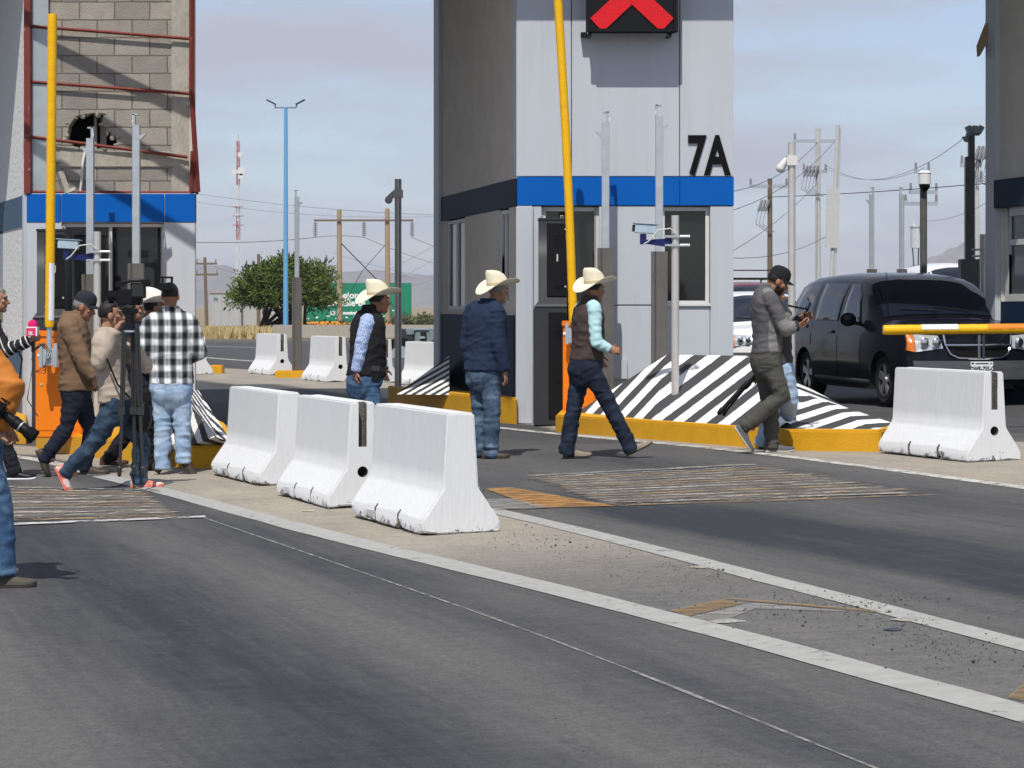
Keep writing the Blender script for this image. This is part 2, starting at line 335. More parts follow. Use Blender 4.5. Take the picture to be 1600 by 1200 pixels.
l.new(gr.outputs[0], p.inputs['Base Color'])
bu = n.new('ShaderNodeBump'); bu.inputs['Strength'].default_value = 0.35; bu.inputs['Distance'].default_value = 0.01; l.new(math2('ADD', grain, speck), bu.inputs['Height']); l.new(bu.outputs[0], p.inputs['Normal'])
ground = link('ground', me, m_ground, smooth=True); tag(ground, kind='structure')
# ---------------------------------------------------------------- painted markings (sheets 4 mm proud, worn through)
def worn(name, col, lo, hi, sc=5.0, stretch=(1, 1, 1), rot=0.0, thin=0.10):
    m = M(name, col, 0.8, var=0.12, sc=12); n, l, p = nodes(m)
    t = n.new('ShaderNodeTexCoord'); mp = n.new('ShaderNodeMapping'); mp.inputs['Rotation'].default_value = (0, 0, rot); mp.inputs['Scale'].default_value = stretch
    l.new(t.outputs['Object'], mp.inputs[0]); z = n.new('ShaderNodeTexNoise'); z.inputs['Scale'].default_value = sc; z.inputs['Detail'].default_value = 8; z.inputs['Roughness'].default_value = 0.7; l.new(mp.outputs[0], z.inputs['Vector'])
    r = n.new('ShaderNodeMapRange'); r.inputs[1].default_value = lo; r.inputs[2].default_value = hi; l.new(z.outputs['Fac'], r.inputs[0]); l.new(r.outputs[0], p.inputs['Alpha'])
    return m
m_line = worn('worn_white_line', (0.34, 0.34, 0.325), 0.24, 0.42, 9)
m_line2 = worn('faint_white_line', (0.50, 0.49, 0.46), 0.38, 0.52, 8)
m_crack = worn('pale_seam', (0.27, 0.265, 0.25), 0.34, 0.60, 10)
m_ochre = worn('worn_ochre_paint', (0.29, 0.185, 0.085), 0.30, 0.72, 5, (0.7, 3, 1), 0.1)
m_ochre2 = worn('bright_ochre_paint', (0.42, 0.22, 0.07), 0.40, 0.55, 6, (0.6, 4, 1), 0.1)
m_wht = worn('worn_white_paint', (0.34, 0.33, 0.31), 0.30, 0.75, 6, (0.7, 3, 1), 0.1)
def strip(name, px, w, mat, dz=0.004, kind='structure'):
    pts = [G(*q) for q in px]; pp = []
    for i in range(len(pts) - 1):
        k = max(2, int((pts[i + 1] - pts[i]).length / 0.25)) if i < 400 else 2
        pp += [pts[i].lerp(pts[i + 1], j / k) for j in range(k)]
    pp.append(pts[-1])
    for _ in range(30):
        pp = [pp[0]] + [(pp[i - 1] + pp[i] * 2 + pp[i + 1]) / 4 for i in range(1, len(pp) - 1)] + [pp[-1]]
    b = MB(); vs = []
    for i, q in enumerate(pp):
        t = (pp[min(i + 1, len(pp) - 1)] - pp[max(0, i - 1)]).normalized(); s = V((t.y, -t.x, 0))
        for e in (-1, 1):
            ww = w / 2 * (1 + 0.10 * noise.noise(q * 1.7 + V((0, 0, e * 5)))) if w > 0.08 else w / 2 * (1 + 0.8 * noise.noise(q * 2.3))
            v = q + s * (e * ww); v.z = gz(v.x, v.y) + dz; vs.append(v)
    b.add(vs, [(2 * i, 2 * i + 1, 2 * i + 3, 2 * i + 2) for i in range(len(pp) - 1)])
    return tag(b.build(name, mat), kind=kind)
def patch(name, px, mat, dz=0.004, n=24, kind='structure'):
    pts = [G(*q) for q in px]; b = MB()
    a0, a1, a2, a3 = pts; vs = []
    for j in range(n + 1):
        for i in range(n + 1):
            q = a0.lerp(a1, i / n).lerp(a3.lerp(a2, i / n), j / n); q.z = gz(q.x, q.y) + dz; vs.append(q)
    b.add(vs, [(j * (n + 1) + i, j * (n + 1) + i + 1, (j + 1) * (n + 1) + i + 1, (j + 1) * (n + 1) + i) for j in range(n) for i in range(n)])
    return tag(b.build(name, mat), kind=kind)
strip('road_line', [(160, 744), (250, 766), (420, 812), (600, 860), (740, 890), (901, 929), (1041, 966), (1186, 1002), (1364, 1051), (1600, 1116), (1900, 1200)], 0.21, m_line)
strip('road_line', [(755, 795), (901, 827), (1041, 864), (1186, 902), (1364, 948), (1600, 1008), (1900, 1088)], 0.17, m_line)
strip('road_line', [(745, 665), (896, 681), (1116, 700), (1277, 719), (1439, 741), (1600, 762), (1800, 790)], 0.14, m_line2)
strip('road_line', [(150, 742), (60, 716), (-40, 706)], 0.16, m_line2)
strip('road_seam', [(320, 810), (500, 872), (650, 925), (800, 975), (971, 1041), (1170, 1122), (1358, 1197), (1500, 1255)], 0.017, m_crack)
strip('road_line', [(240, 553), (300, 557), (360, 562), (405, 565)], 0.25, m_line2)
strip('road_line', [(220, 538), (330, 541), (400, 543)], 0.25, m_line2)
# rumble strips: rows of worn thermoplastic bars across the lane over a gritty bed
g_e = None
def rum_mat(name, c0, c1, lo, hi, sc, edge_w):
    global n, l, p, t
    m = M(name, c0, 0.9, bump=0.6, bsc=60); n, l, p = nodes(m); t = n.new('ShaderNodeTexCoord')
    st = gnoise(1.0, radians(4), (2.2, 13.0, 1), 12, 0.75); br = gnoise(sc, 0, (1, 1.5, 1), 12, 0.85)
    l.new(mixc(c0, c1, rng(st, 0.42, 0.58)), p.inputs['Base Color'])
    e = n.new('ShaderNodeAttribute'); e.attribute_name = 'edge'
    a = math2('ADD', math2('MULTIPLY', br, .62), math2('MULTIPLY', st, .38)); a = math2('ADD', a, math2('MULTIPLY', math2('SUBTRACT', e.outputs['Fac'], 1.0), edge_w))
    l.new(rng(a, lo, hi), p.inputs['Alpha']); return m
m_bed = rum_mat('gritty_bed', (0.075, 0.068, 0.062), (0.17, 0.15, 0.13), 0.40, 0.47, 7, 0.35)
m_bar1 = rum_mat('grey_white_bar', (0.25, 0.23, 0.20), (0.46, 0.43, 0.38), 0.465, 0.52, 9, 0.20)
m_bar2 = rum_mat('ochre_bar', (0.38, 0.21, 0.075), (0.42, 0.32, 0.20), 0.47, 0.53, 9, 0.20)
def rumble(px, rows, seed):
    nn = 40; o = patch('rumble_bed', px, m_bed, 0.004, nn); e = o.data.attributes.new('edge', 'FLOAT', 'POINT')
    e.data.foreach_set('value', [min(1.0, min(i, nn - i, j, nn - j) / 5.0) for j in range(nn + 1) for i in range(nn + 1)])
    a0, a1, a2, a3 = [G(*q) for q in px]; rn = random.Random(seed)
    for mt, sel in ((m_bar1, lambda k: k % 4 != 2), (m_bar2, lambda k: k % 4 == 2 or k % 7 == 5)):
        b = MB(); ev = []; N = 60
        for k in range(rows):
            if not sel(k) : continue
            v0 = (k + .15 + rn.uniform(-.08, .08)) / rows; w = (.58 + rn.uniform(-.15, .15)) / rows; u0, u1 = rn.uniform(0, .05), 1 - rn.uniform(0, .06); vs = []
            if mt is m_bar2 and k % 4 != 2: u0 = rn.uniform(.3, .6); w *= .5
            for i in range(N + 1):
                u = u0 + (u1 - u0) * i / N
                for e2 in (0, .5, 1):
                    v = v0 + w * e2 + .006 * noise.noise(V((u * 6, k * 3.1, e2))); q = a0.lerp(a1, u).lerp(a3.lerp(a2, u), v); q.z = gz(q.x, q.y) + (.008 if mt is m_bar1 else .0085); vs.append(q); ev.append(min(1, min(i, N - i) / 6) * (.75 if e2 != .5 else 1.0))
            b.add(vs, [(3 * i + c, 3 * i + c + 1, 3 * i + c + 4, 3 * i + c + 3) for i in range(N) for c in (0, 1)])
        o = b.build('rumble_strip', mt); tag(o, kind='structure'); at_ = o.data.attributes.new('edge', 'FLOAT', 'POINT'); at_.data.foreach_set('value', ev)
rumble([(770, 746), (1215, 723), (1515, 775), (900, 795)], 15, 1)
rumble([(-40, 758), (245, 765), (322, 808), (-40, 820)], 11, 2)
patch('worn_stripe', [(758, 765), (800, 763), (960, 792), (840, 795)], m_ochre2, 0.009)
patch('worn_stripe', [(755, 782), (800, 781), (860, 795), (775, 799)], m_wht, 0.012)
patch('worn_stripe', [(1046, 955), (1130, 937), (1160, 944), (1076, 964)], m_ochre, 0.005)
patch('worn_stripe', [(1130, 937), (1140, 935), (1372, 955), (1366, 958)], m_ochre, 0.006)
patch('worn_stripe', [(1076, 966), (1163, 946), (1180, 952), (1120, 975)], m_wht, 0.0045)
patch('worn_stripe', [(1163, 946), (1180, 943), (1335, 957), (1180, 952)], m_wht, 0.0045)
patch('worn_stripe', [(1574, 1092), (1600, 1070), (1660, 1090), (1640, 1105)], m_ochre, 0.007)
patch('road_line', [(20, 819), (320, 807.5), (322, 810), (20, 822)], m_line2, 0.010)
# gravel thrown along the painted wedge
gb = MB()
for i in range(5200):
    px = random.uniform(720, 1600); base = 800 + (px - 772) * 0.252
    py = base + random.gauss(0, 26) + random.uniform(-10, 55) * random.random()
    q = G(px, py); r = abs(random.gauss(0, 0.0017)) + 0.0011
    if noise.noise(V((q.x * 1.6, q.y * .8, 2.0))) + .5 * noise.noise(V((q.x * 5, q.y * 2.5, 7.0))) < random.uniform(-.25, .55): continue
    if random.random() < 0.015: r *= 2.8
    a = random.random() * 6
    B3 = (V((cos(a), sin(a), 0)), V((-sin(a), cos(a), 0)), V((0, 0, 1)))
    gb.ell(q + V((0, 0, r * 0.4 + 0.004)), (r * random.uniform(0.8, 1.6), r, r * 0.7), B3, 5, 3)
for i in range(45):
    q = G(random.uniform(150, 1580), random.uniform(790, 1180)); r = random.uniform(0.0015, 0.004)
    gb.ell(q + V((0, 0, r * 0.4)), (r * 1.3, r, r * 0.7), None, 5, 3)
tag(gb.build('gravel', M('gravel_stones', (0.055, 0.055, 0.058), 0.9, var=0.4, sc=3)), 'loose dark gravel scattered along the white line', 'gravel', kind='stuff')
for k, (px, py, c, s) in enumerate(((1395, 985, (0.045, 0.055, 0.08), 0.032), (1420, 969, (0.30, 0.29, 0.25), 0.06), (1135, 972, (0.3, 0.3, 0.27), 0.06), (1095, 887, (0.33, 0.30, 0.25), 0.045), (482, 799, (0.40, 0.36, 0.28), 0.045), (650, 812, (0.4, 0.37, 0.3), 0.03))):
    b = MB(); q = G(px, py); rn = random.Random(k); N = 11
    rg = [V((cos(6.283 * i / N) * s * 1.5 * rn.uniform(.6, 1.1), sin(6.283 * i / N) * s * rn.uniform(.6, 1.2), 0)) for i in range(N)]
    b.loft([[v for v in rg], [v * 0.9 + V((0, 0, 0.004 + 0.003 * sin(i))) for i, v in enumerate(rg)], [v * 0.4 + V((0, 0, 0.006)) for v in rg]])
    o = b.build('litter', M('flattened_litter', c, 0.6, var=0.3, sc=40, bump=0.4), loc=q + V((0, 0, 0.004)), smooth=True)
    tag(o, ['dark blue crushed litter right of the ochre mark', 'largest flattened pale litter scrap by white line', 'grey scrap of litter below the ochre mark', 'pale dirty scrap between the two white lines', 'small tan scrap left of the middle front barrier', 'small pale scrap below the middle front barrier'][k], 'litter')

# ================================================================ ISLANDS: kerbs and striped humps
def dist2(a, b): return (a - b).length
def kerb(name, px, h, label, inner, group=None):
    pts = [G(*q) for q in px]; o0 = pts[0].copy(); b = MB()
    full = pts + [G(*q) for q in inner]; N = len(full)
    # resample the outer edge so painted joints and small bumps show
    rb = [v - o0 - V((0, 0, 0.25)) for v in full]; rt = [v - o0 + V((0, 0, h)) for v in full]
    b.loft([rb, rt])
    return tag(b.build(name, m_yellow, loc=o0, bevel=0.018), label, 'kerb', group)
KG = 'yellow painted kerbs of the toll islands'
kerb('kerb', [(868, 675), (1020, 687), (1230, 704), (1376, 706), (1396, 699)], 0.205, 'long yellow kerb round the striped hump of booth 7A', [(1380, 692), (1262, 676), (1100, 662), (880, 662)], KG)
kerb('kerb', [(610, 640), (700, 652), (770, 659), (808, 663)], 0.33, 'shaded yellow kerb running left from the corner of booth 7A', [(808, 656), (740, 649), (660, 641), (606, 636)], KG)
kerb('kerb', [(56, 700), (120, 712), (296, 732), (352, 731), (366, 720)], 0.22, 'yellow kerb behind the group around the cameraman', [(352, 690), (290, 655), (60, 672)], KG)
kerb('kerb', [(-60, 690), (0, 691), (41, 694)], 0.27, 'short yellow kerb at the foot of the white stucco wall', [(41, 672), (-60, 670)], KG)
m_stone = worn  # (name kept for clarity)
def hump(loc_px, faces, pts, sa, sb, per, off, label, duty=0.5, split=None):
    """faceted concrete hump; stripes run along the line sa-sb"""
    o0 = G(*loc_px); b = MB()
    vs = {k: v - o0 for k, v in pts.items()}; ks = list(vs); 
    d = (pts[sb] - pts[sa]); nrm = (pts[faces[0][1]] - pts[faces[0][0]]).cross(pts[faces[0][2]] - pts[faces[0][0]]).normalized()
    f = nrm.cross(d).normalized()
    mt = stripes('hump_stripes', (0.82, 0.82, 0.81), (0.055, 0.055, 0.058), tuple(f), per, off, duty)
    b.add([vs[k] for k in ks], [[ks.index(k) for k in fc] for fc in faces])
    return tag(b.build('striped_hump', mt, loc=o0), label, 'hump', 'black and white striped humps at the island ends')
up = lambda g, z: g + V((0, 0, z))
k7 = [up(G(900, 671), .20), up(G(1020, 685), .20), up(G(1230, 702), .20), up(G(1372, 704), .20)]
hump((1020, 687), [('f2', 'f3', 'b'), ('f2', 'b', 'a'), ('f1', 'f2', 'a'), ('f3', 'm', 'b'), ('f3', 'f4', 'm'), ('f4', 't', 'm'), ('t', 'r', 'm'), ('m', 'r', 'b'), ('a', 'b', 'c'), ('f1', 'a', 'c')],
     {'f1': k7[0], 'f2': k7[1], 'f3': k7[2], 'f4': k7[3], 'a': P(1042, 554, 27.2), 'b': P(1166, 556, 26.4), 'm': P(1262, 617, 24.9), 't': P(1395, 661, 22.7), 'r': P(1330, 640, 26.0), 'c': P(1040, 600, 28.2),
      'sa': P(1050, 650, 24.5), 'sb': P(1165, 582, 26.0)}, 'sa', 'sb', 0.40, 0.15, 'broad striped concrete hump in front of booth 7A')
hump((690, 640), [('p', 'q', 'r'), ('q', 's', 'r')], {'p': P(618, 616, 31.4), 'q': P(702, 617, 30.6), 'r': P(702, 556, 32.5), 's': P(705, 600, 33.5), 'sa': P(640, 614, 31.2), 'sb': P(690, 585, 31.6)}, 'sa', 'sb', 0.2, 0.1, 'shaded striped hump behind the booth 7A side wall')
# left island: ridge with chevron stripes
kl = [up(G(200, 721), .215), up(G(296, 731), .215), up(G(350, 730), .215)]
o0 = G(296, 732); b = MB()
pts = {'f0': kl[0], 'f3': kl[1], 'f4': kl[2], 'c': P(262, 588, 23.6), 'rg': P(338, 682, 21.4), 't': P(364, 694, 21.0), 'rb': P(310, 610, 25.0), 'c2': P(180, 588, 24.6), 'bk': P(200, 620, 26)}
ks = list(pts)
fcs = [(('f0', 'f3', 'c'), 0), (('f3', 'rg', 'c'), 0), (('f3', 'f4', 'rg'), 0), (('f0', 'c', 'c2'), 0), (('f4', 't', 'rg'), 1), (('rg', 't', 'rb'), 1), (('rg', 'rb', 'c'), 1), (('c', 'rb', 'bk'), 1), (('c', 'bk', 'c2'), 1)]
def fvec(a, bb, c, s0, s1):
    nn = (bb - a).cross(c - a).normalized(); return tuple(nn.cross(s1 - s0).normalized())
m_h1 = stripes('chevron_left', (0.82, 0.82, 0.81), (0.055, 0.055, 0.058), fvec(pts['f3'], pts['rg'], pts['c'], P(300, 662, 21.8), P(316, 654, 22.2)), 0.15, 0.1)
m_h2 = stripes('chevron_right', (0.82, 0.82, 0.81), (0.055, 0.055, 0.058), fvec(pts['rg'], pts['t'], pts['rb'], P(305, 632, 23.6), P(360, 676, 21.4)), 0.085, 0.1)
for fc, mi in fcs: b.add([pts[q] - o0 for q in fc], [(0, 1, 2)], mi)
tag(b.build('striped_hump', [m_h1, m_h2], loc=o0), 'striped hump with chevrons behind the man in the plaid shirt', 'hump', 'black and white striped humps at the island ends')

# ================================================================ TOLL BOOTHS
def frontal(d):
    s = F / d
    return (lambda px: (px - 800) / s), (lambda py: H + (HZ - py) / s)
# ---- booth 7A
D7 = 28.5; fx, fz = frontal(D7)
O7 = V((fx(807), D7, 0.0)); B7 = thing('toll_booth', 'tall grey toll booth numbered 7A under a blue band', 'toll booth', O7)
def slabs(name, lst, mat, parent, org, y0, y1, bev=0.006):
    b = MB()
    for x0, x1, z0, z1 in lst: b.bb(x0 - org.x, x1 - org.x, y0 - org.y, y1 - org.y, z0 - org.z, z1 - org.z)
    return b.build(name, mat, parent, bevel=bev)
g = 0.006; ztop = 7.4
cols = [(fx(807), fx(893) - g), (fx(893) + g, fx(1062) - g), (fx(1062) + g, fx(1146))]
slabs('front_panels', [(a, c, fz(275.5), ztop) for a, c in cols], m_panel, B7, O7, D7, D7 + .05)
slabs('blue_band', [(fx(808), fx(1062) - g / 2, fz(321), fz(276.5)), (fx(1062) + g / 2, fx(1146.5), fz(321), fz(276.5))], m_blue, B7, O7, D7 - .012, D7 + .05, .003)
low = [(fx(833), fx(846), .05, fz(322)), (fx(936), fx(1033), fz(477) + g, fz(322)), (fx(936), fx(1033), .05, fz(477) - g), (fx(1109) + g, fx(1146), .05, fz(322)), (fx(1033) + g, fx(1109), .05, fz(476))]
slabs('lower_panels', low, m_panel, B7, O7, D7, D7 + .06)
slabs('wall_core', [(fx(812), fx(846), .02, 7.3), (fx(846), fx(936), fz(322), 7.3), (fx(936), fx(1033), .02, 7.3), (fx(1033), fx(1109), .02, fz(478)), (fx(1033), fx(1109), fz(322), 7.3), (fx(1109), fx(1143), .02, 7.3)], m_joint, B7, O7, D7 + .03, D7 + .18, 0)
slabs('corner_column', [(fx(806.5), fx(833), 0.0, fz(322))], m_panel, B7, O7, D7 - .05, D7 + .2, .012)
def window(parent, org, x0, x1, z0, z1, y, name='window', fr=.05, mull=None, glass=m_glass):
    b = MB(); yy = y - org.y
    X0, X1, Z0, Z1 = x0 - org.x, x1 - org.x, z0 - org.z, z1 - org.z
    b.bb(X0, X0 + fr, yy, yy + .08, Z0, Z1); b.bb(X1 - fr, X1, yy, yy + .08, Z0, Z1); b.bb(X0 + fr, X1 - fr, yy, yy + .08, Z1 - fr, Z1); b.bb(X0 + fr, X1 - fr, yy, yy + .08, Z0, Z0 + fr)
    if mull:
        for q in mull: b.bb(X0 + (X1 - X0) * q - .02, X0 + (X1 - X0) * q + .02, yy + .004, yy + .076, Z0 + fr, Z1 - fr)
    w = b.build(name, m_frame, parent, bevel=.004)
    p = MB(); p.bb(X0 + fr * .7, X1 - fr * .7, yy + .05, yy + .06, Z0 + fr * .7, Z1 - fr * .7); p.build('pane', glass, w)
    return w
window(B7, O7, fx(1033), fx(1109), fz(476), fz(323), D7 + .07)
dw = window(B7, O7, fx(846), fx(936), .12, fz(323), D7 + .07, 'door', .055, glass=m_glass)
b = MB(); b.bb(fx(1030) - O7.x, fx(1110) - O7.x, -.03, .03, fz(478.5), fz(474)); b.build('window_sill', m_frame, B7, bevel=.004)
# side wall, in the shade of the canopy and the plate added to it
SV = V((-1.19, 5.4, 0)); SL = SV.length; SU = SV.normalized(); SN = V((-SU.y, SU.x, 0))
def side_slab(name, lst, mat, parent, org, base, off0, off1, bev=.004):
    b = MB()
    for t0, t1, z0, z1 in lst:
        a, c = base + SV * t0, base + SV * t1
        q = [a + SN * off0, c + SN * off0, c + SN * off1, a + SN * off1]
        b.loft([[v - org + V((0, 0, z0)) for v in q], [v - org + V((0, 0, z1)) for v in q]])
    return b.build(name, mat, parent, bevel=bev)
bs = V((fx(808), D7 + .21, 0)); ZB0, ZB1 = fz(321), fz(276.5)
side_slab('side_wall', [(.03, 1.0, ZB1 - .02, ztop)], m_wallside, B7, O7, bs, -.15, 0)
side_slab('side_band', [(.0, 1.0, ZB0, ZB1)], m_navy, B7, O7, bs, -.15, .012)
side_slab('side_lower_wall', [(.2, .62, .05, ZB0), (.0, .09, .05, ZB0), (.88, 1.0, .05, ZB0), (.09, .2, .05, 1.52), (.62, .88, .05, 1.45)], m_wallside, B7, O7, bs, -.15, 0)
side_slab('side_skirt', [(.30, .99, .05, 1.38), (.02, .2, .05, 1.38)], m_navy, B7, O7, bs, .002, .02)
side_slab('rear_post', [(.945, 1.02, .02, ztop)], m_panel, B7, O7, bs, -.1, .05)
side_slab('corner_strip', [(-.035, .03, ZB1 - .01, ztop)], m_panel, B7, O7, bs, -.1, .014)
for t0, t1, z0 in ((.62, .88, 1.45), (.09, .2, 1.52)):
    L = (t1 - t0); e = .02 if L > .2 else .018
    w = side_slab('window', [(t0, t0 + e, z0, ZB0 - .02), (t1 - e, t1, z0, ZB0 - .02), (t0 + e, t1 - e, ZB0 - .07, ZB0 - .02), (t0 + e, t1 - e, z0, z0 + .05), ((t0 + t1) / 2 - .006, (t0 + t1) / 2 + .006, z0 + .05, ZB0 - .07)], m_frame, B7, O7, bs, -.08, -.02)
    side_slab('pane', [(t0 + .01, t1 - .01, z0 + .02, ZB0 - .04)], m_glass, w, O7, bs, -.06, -.05, 0)
# far side, back and roof of the tower so it is a closed body
b = MB(); b.bb(fx(1140) - O7.x, fx(1146) - O7.x, .06, 5.6, .02, ztop); b.bb(-1.1, fx(1146) - O7.x, 5.4, 5.6, .02, ztop); b.build('rear_walls', m_wallside, B7)
b = text_mb('7A', .60, .012, .017, 'LEFT', 0.80); b.xf(Matrix.Translation((fx(1074) - O7.x, -.012, fz(276) - O7.z + .012)))
zs = [v.z for v in b.v]; xsx = [v.x for v in b.v]; sx = (fx(1142) - fx(1075)) / (max(xsx) - min(xsx)); sz = (fz(211) - fz(275.5)) / (max(zs) - min(zs))
x0m, z0m = min(xsx), min(zs)
b.v = [V((fx(1075) - O7.x + (v.x - x0m) * sx, v.y, fz(275.5) + (v.z - z0m) * sz)) for v in b.v]
b.build('booth_number', m_letter, B7)
b = MB(); b.bb(fx(953) - O7.x, fx(980) - O7.x, -.05, -.004, fz(592), fz(562)); b.build('access_plate', m_panel, B7, bevel=.004)
# ---- lane signal with the red cross
ys0 = D7 - .36; S = thing('lane_signal', 'black lane signal box showing a red cross above booth door', 'lane signal', (fx(985), ys0, fz(55)))
def lx(px): return (px - 985) / (F / ys0)
hz2 = 144 / (F / ys0)
b = MB(); b.bb(lx(916), lx(1055), 0, .20, .0, hz2); b.build('housing', m_black, S, bevel=.012)
b = MB(); e = .035
b.bb(lx(913), lx(916) + e, -.03, .0, -.01, hz2); b.bb(lx(1055) - e, lx(1057), -.03, .0, -.01, hz2); b.bb(lx(916) + e, lx(1055) - e, -.05, 0, -.01, e); b.bb(lx(916) + e, lx(1055) - e, -.05, 0, hz2 - e, hz2); b.build('bezel', m_black, S, bevel=.006)
m_led = M('red_led', (0.35, 0.004, 0.008), 0.5, var=.1, em=((1.0, 0.012, 0.022), 0.45)); n_, l_, p_ = nodes(m_led)
tcl = n_.new('ShaderNodeTexCoord'); vo = n_.new('ShaderNodeTexVoronoi'); vo.inputs['Scale'].default_value = 55; vo.inputs['Randomness'].default_value = .12; l_.new(tcl.outputs['Object'], vo.inputs['Vector'])
rr = n_.new('ShaderNodeMapRange'); rr.inputs[1].default_value = .2; rr.inputs[2].default_value = .62; rr.inputs[3].default_value = .52; rr.inputs[4].default_value = .13; l_.new(vo.outputs['Distance'], rr.inputs[0]); l_.new(rr.outputs[0], p_.inputs['Emission Strength'])
cz = (55 - (-7)) / (F / ys0); q = 88 / (F / ys0); w2 = .115
b = MB()
for sg in (1, -1):
    R = Matrix.Rotation(sg * radians(43), 3, 'Y')
    if sg > 0: b.box((0, -.012, cz), (q * 2 * .86, .02, w2 * 2), R)
    else:
        for e2 in (1, -1): b.box(V((0, -.012, cz)) + R @ V((e2 * (q * .86 + w2) / 2, 0, 0)), (q * .86 - w2, .02, w2 * 2), R)
b.build('red_cross', m_led, S)
for x in (lx(916) + .03, lx(1045)):
    b = MB(); b.bb(x - .03, x + .02, .0, .36, -.045, -.012)
    if x < 0: b.bb(lx(906), x - .03, .2, .36, -.03, 0.02)
    b.build('bracket', m_black, S, bevel=.004)
# ---- left booth, stripped to its steel frame
DL = 28.9; fx, fz = frontal(DL)
OL = V((fx(40), DL, -.14)); BL = thing('toll_booth', 'damaged toll booth with exposed block wall and red steel frame', 'toll booth', OL)
slabs('blue_band', [(fx(42), fx(95) - g, fz(347), fz(303)), (fx(95) + g, fx(257) - g, fz(347), fz(303)), (fx(257) + g, fx(305), fz(347), fz(303))], m_blue, BL, OL, DL - .01, DL + .06, .003)
b = MB(); b.bb(fx(42) - OL.x, fx(305) - OL.x, .02, .12, fz(348) - OL.z, fz(302) - OL.z); b.build('band_backing', m_frame, BL)
slabs('lower_panels', [(fx(42), fx(96), -.1, fz(347)), (fx(256), fx(305), -.1, fz(347)), (fx(96), fx(256), -.1, fz(520))], m_panel, BL, OL, DL, DL + .08)
w = window(BL, OL, fx(96), fx(256), fz(520), fz(349), DL + .06, 'window', .045, mull=(.47,))
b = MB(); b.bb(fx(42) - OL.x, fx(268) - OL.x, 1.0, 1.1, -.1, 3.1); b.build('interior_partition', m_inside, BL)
# block wall with a broken hole
m_blk = M('concrete_block', (0.30, 0.275, 0.245), 0.95, var=.12, sc=5, bump=.5, bsc=70); n, l, p = nodes(m_blk)
base = p.inputs['Base Color'].links[0].from_socket
t = n.new('ShaderNodeTexCoord'); mp = n.new('ShaderNodeMapping'); mp.inputs['Rotation'].default_value = (radians(90), 0, 0); l.new(t.outputs['Object'], mp.inputs[0])
bt = n.new('ShaderNodeTexBrick'); bt.inputs['Scale'].default_value = 1; bt.inputs['Brick Width'].default_value = .455; bt.inputs['Row Height'].default_value = .232; bt.inputs['Mortar Size'].default_value = .009; bt.inputs['Mortar Smooth'].default_value = .2; bt.inputs['Bias'].default_value = 0
bt.inputs['Color1'].default_value = (.82, .82, .82, 1); bt.inputs['Color2'].default_value = (1.12, 1.1, 1.06, 1); bt.inputs['Mortar'].default_value = (.5, .47, .42, 1)
mpn = n.new('ShaderNodeTexNoise'); mpn.inputs['Scale'].default_value = 7; l.new(t.outputs['Object'], mpn.inputs['Vector'])
dn = n.new('ShaderNodeVectorMath'); dn.operation = 'MULTIPLY_ADD'; dn.inputs[1].default_value = (.02, .02, .02); l.new(mpn.outputs['Color'], dn.inputs[0]); l.new(mp.outputs[0], dn.inputs[2]); l.new(dn.outputs[0], bt.inputs['Vector'])
x = n.new('ShaderNodeVectorMath'); x.operation = 'MULTIPLY'; l.new(base, x.inputs[0]); l.new(bt.outputs['Color'], x.inputs[1]); l.new(x.outputs[0], p.inputs['Base Color'])
bu2 = n.new('ShaderNodeBump'); bu2.inputs['Strength'].default_value = .8; bu2.inputs['Distance'].default_value = .012; bu2.invert = True; l.new(bt.outputs['Fac'], bu2.inputs['Height'])
old = p.inputs['Normal'].links[0].from_node; l.new(old.outputs[0], bu2.inputs['Normal']); l.new(bu2.outputs[0], p.inputs['Normal'])
DW = DL + .12; sW = F / DW; wx = lambda px: (px - 800) / sW - OL.x; wz = lambda py: H + (HZ - py) / sW - OL.z
wall = MB(); wall.bb(wx(40), wx(268), .12, .32, 2.95, 7.6); wm = wall.mesh('w')
cut = MB(); hp = [(104, 214), (108, 196), (118, 182), (132, 178), (150, 176), (161, 178), (160, 196), (170, 205), (180, 212), (184, 226), (166, 232), (134, 232), (112, 228)]
cut.prism([(wx(a), -.0, wz(c)) for a, c in hp], (0, .6, 0)); co = bpy.data.objects.new('cutter', cut.mesh('c')); C.objects.link(co)
wm2 = evalmesh(wm, [('BOOLEAN', dict(object=co, operation='DIFFERENCE', solver='EXACT'))]); bpy.data.objects.remove(co)
link('block_wall', wm2, m_blk, BL)
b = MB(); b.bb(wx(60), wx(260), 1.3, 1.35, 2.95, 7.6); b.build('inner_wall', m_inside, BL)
b = MB(); b.bb(wx(142), wx(146), .34, .40, wz(232), wz(176)); b.bb(wx(150), wx(160), .42, .48, wz(230), wz(180)); b.build('broken_conduit', m_castc, BL)
b = MB(); rn = random.Random(5)
for i in range(46):
    a, c = rn.choice(hp); b.ell((wx(a + rn.uniform(-5, 5)), .12 + rn.uniform(-.01, .05), wz(c + rn.uniform(-4, 4))), (rn.uniform(.015, .05), .03, rn.uniform(.015, .04)), None, 6, 4)
b.build('rubble', m_blk, BL)['kind'] = 'stuff'
b = MB(); b.bb(wx(268), wx(297), .10, .35, 2.95, 7.6); b.build('concrete_column', m_castc, BL, bevel=.01)
b = MB(); b.bb(wx(92), wx(290), .095, .20, wz(262), wz(236)); b.build('concrete_beam', m_castc, BL, bevel=.015)
b = MB(); b.bb(wx(50), wx(77), .06, .10, wz(300), 7.6); b.build('sheet_metal_strip', m_sheet, BL)
fr = MB(); qx = lambda px: fx(px) - OL.x; qz = lambda py: fz(py) - OL.z
fr.bb(qx(38), qx(48), -.03, .06, qz(302), 7.6)
R = lambda a, c, w, yo=0.0: fr.tube([V((qx(a[0]), .01 + yo, qz(a[1]))), V((qx(c[0]), .01 + yo, qz(c[1])))], w, 4)
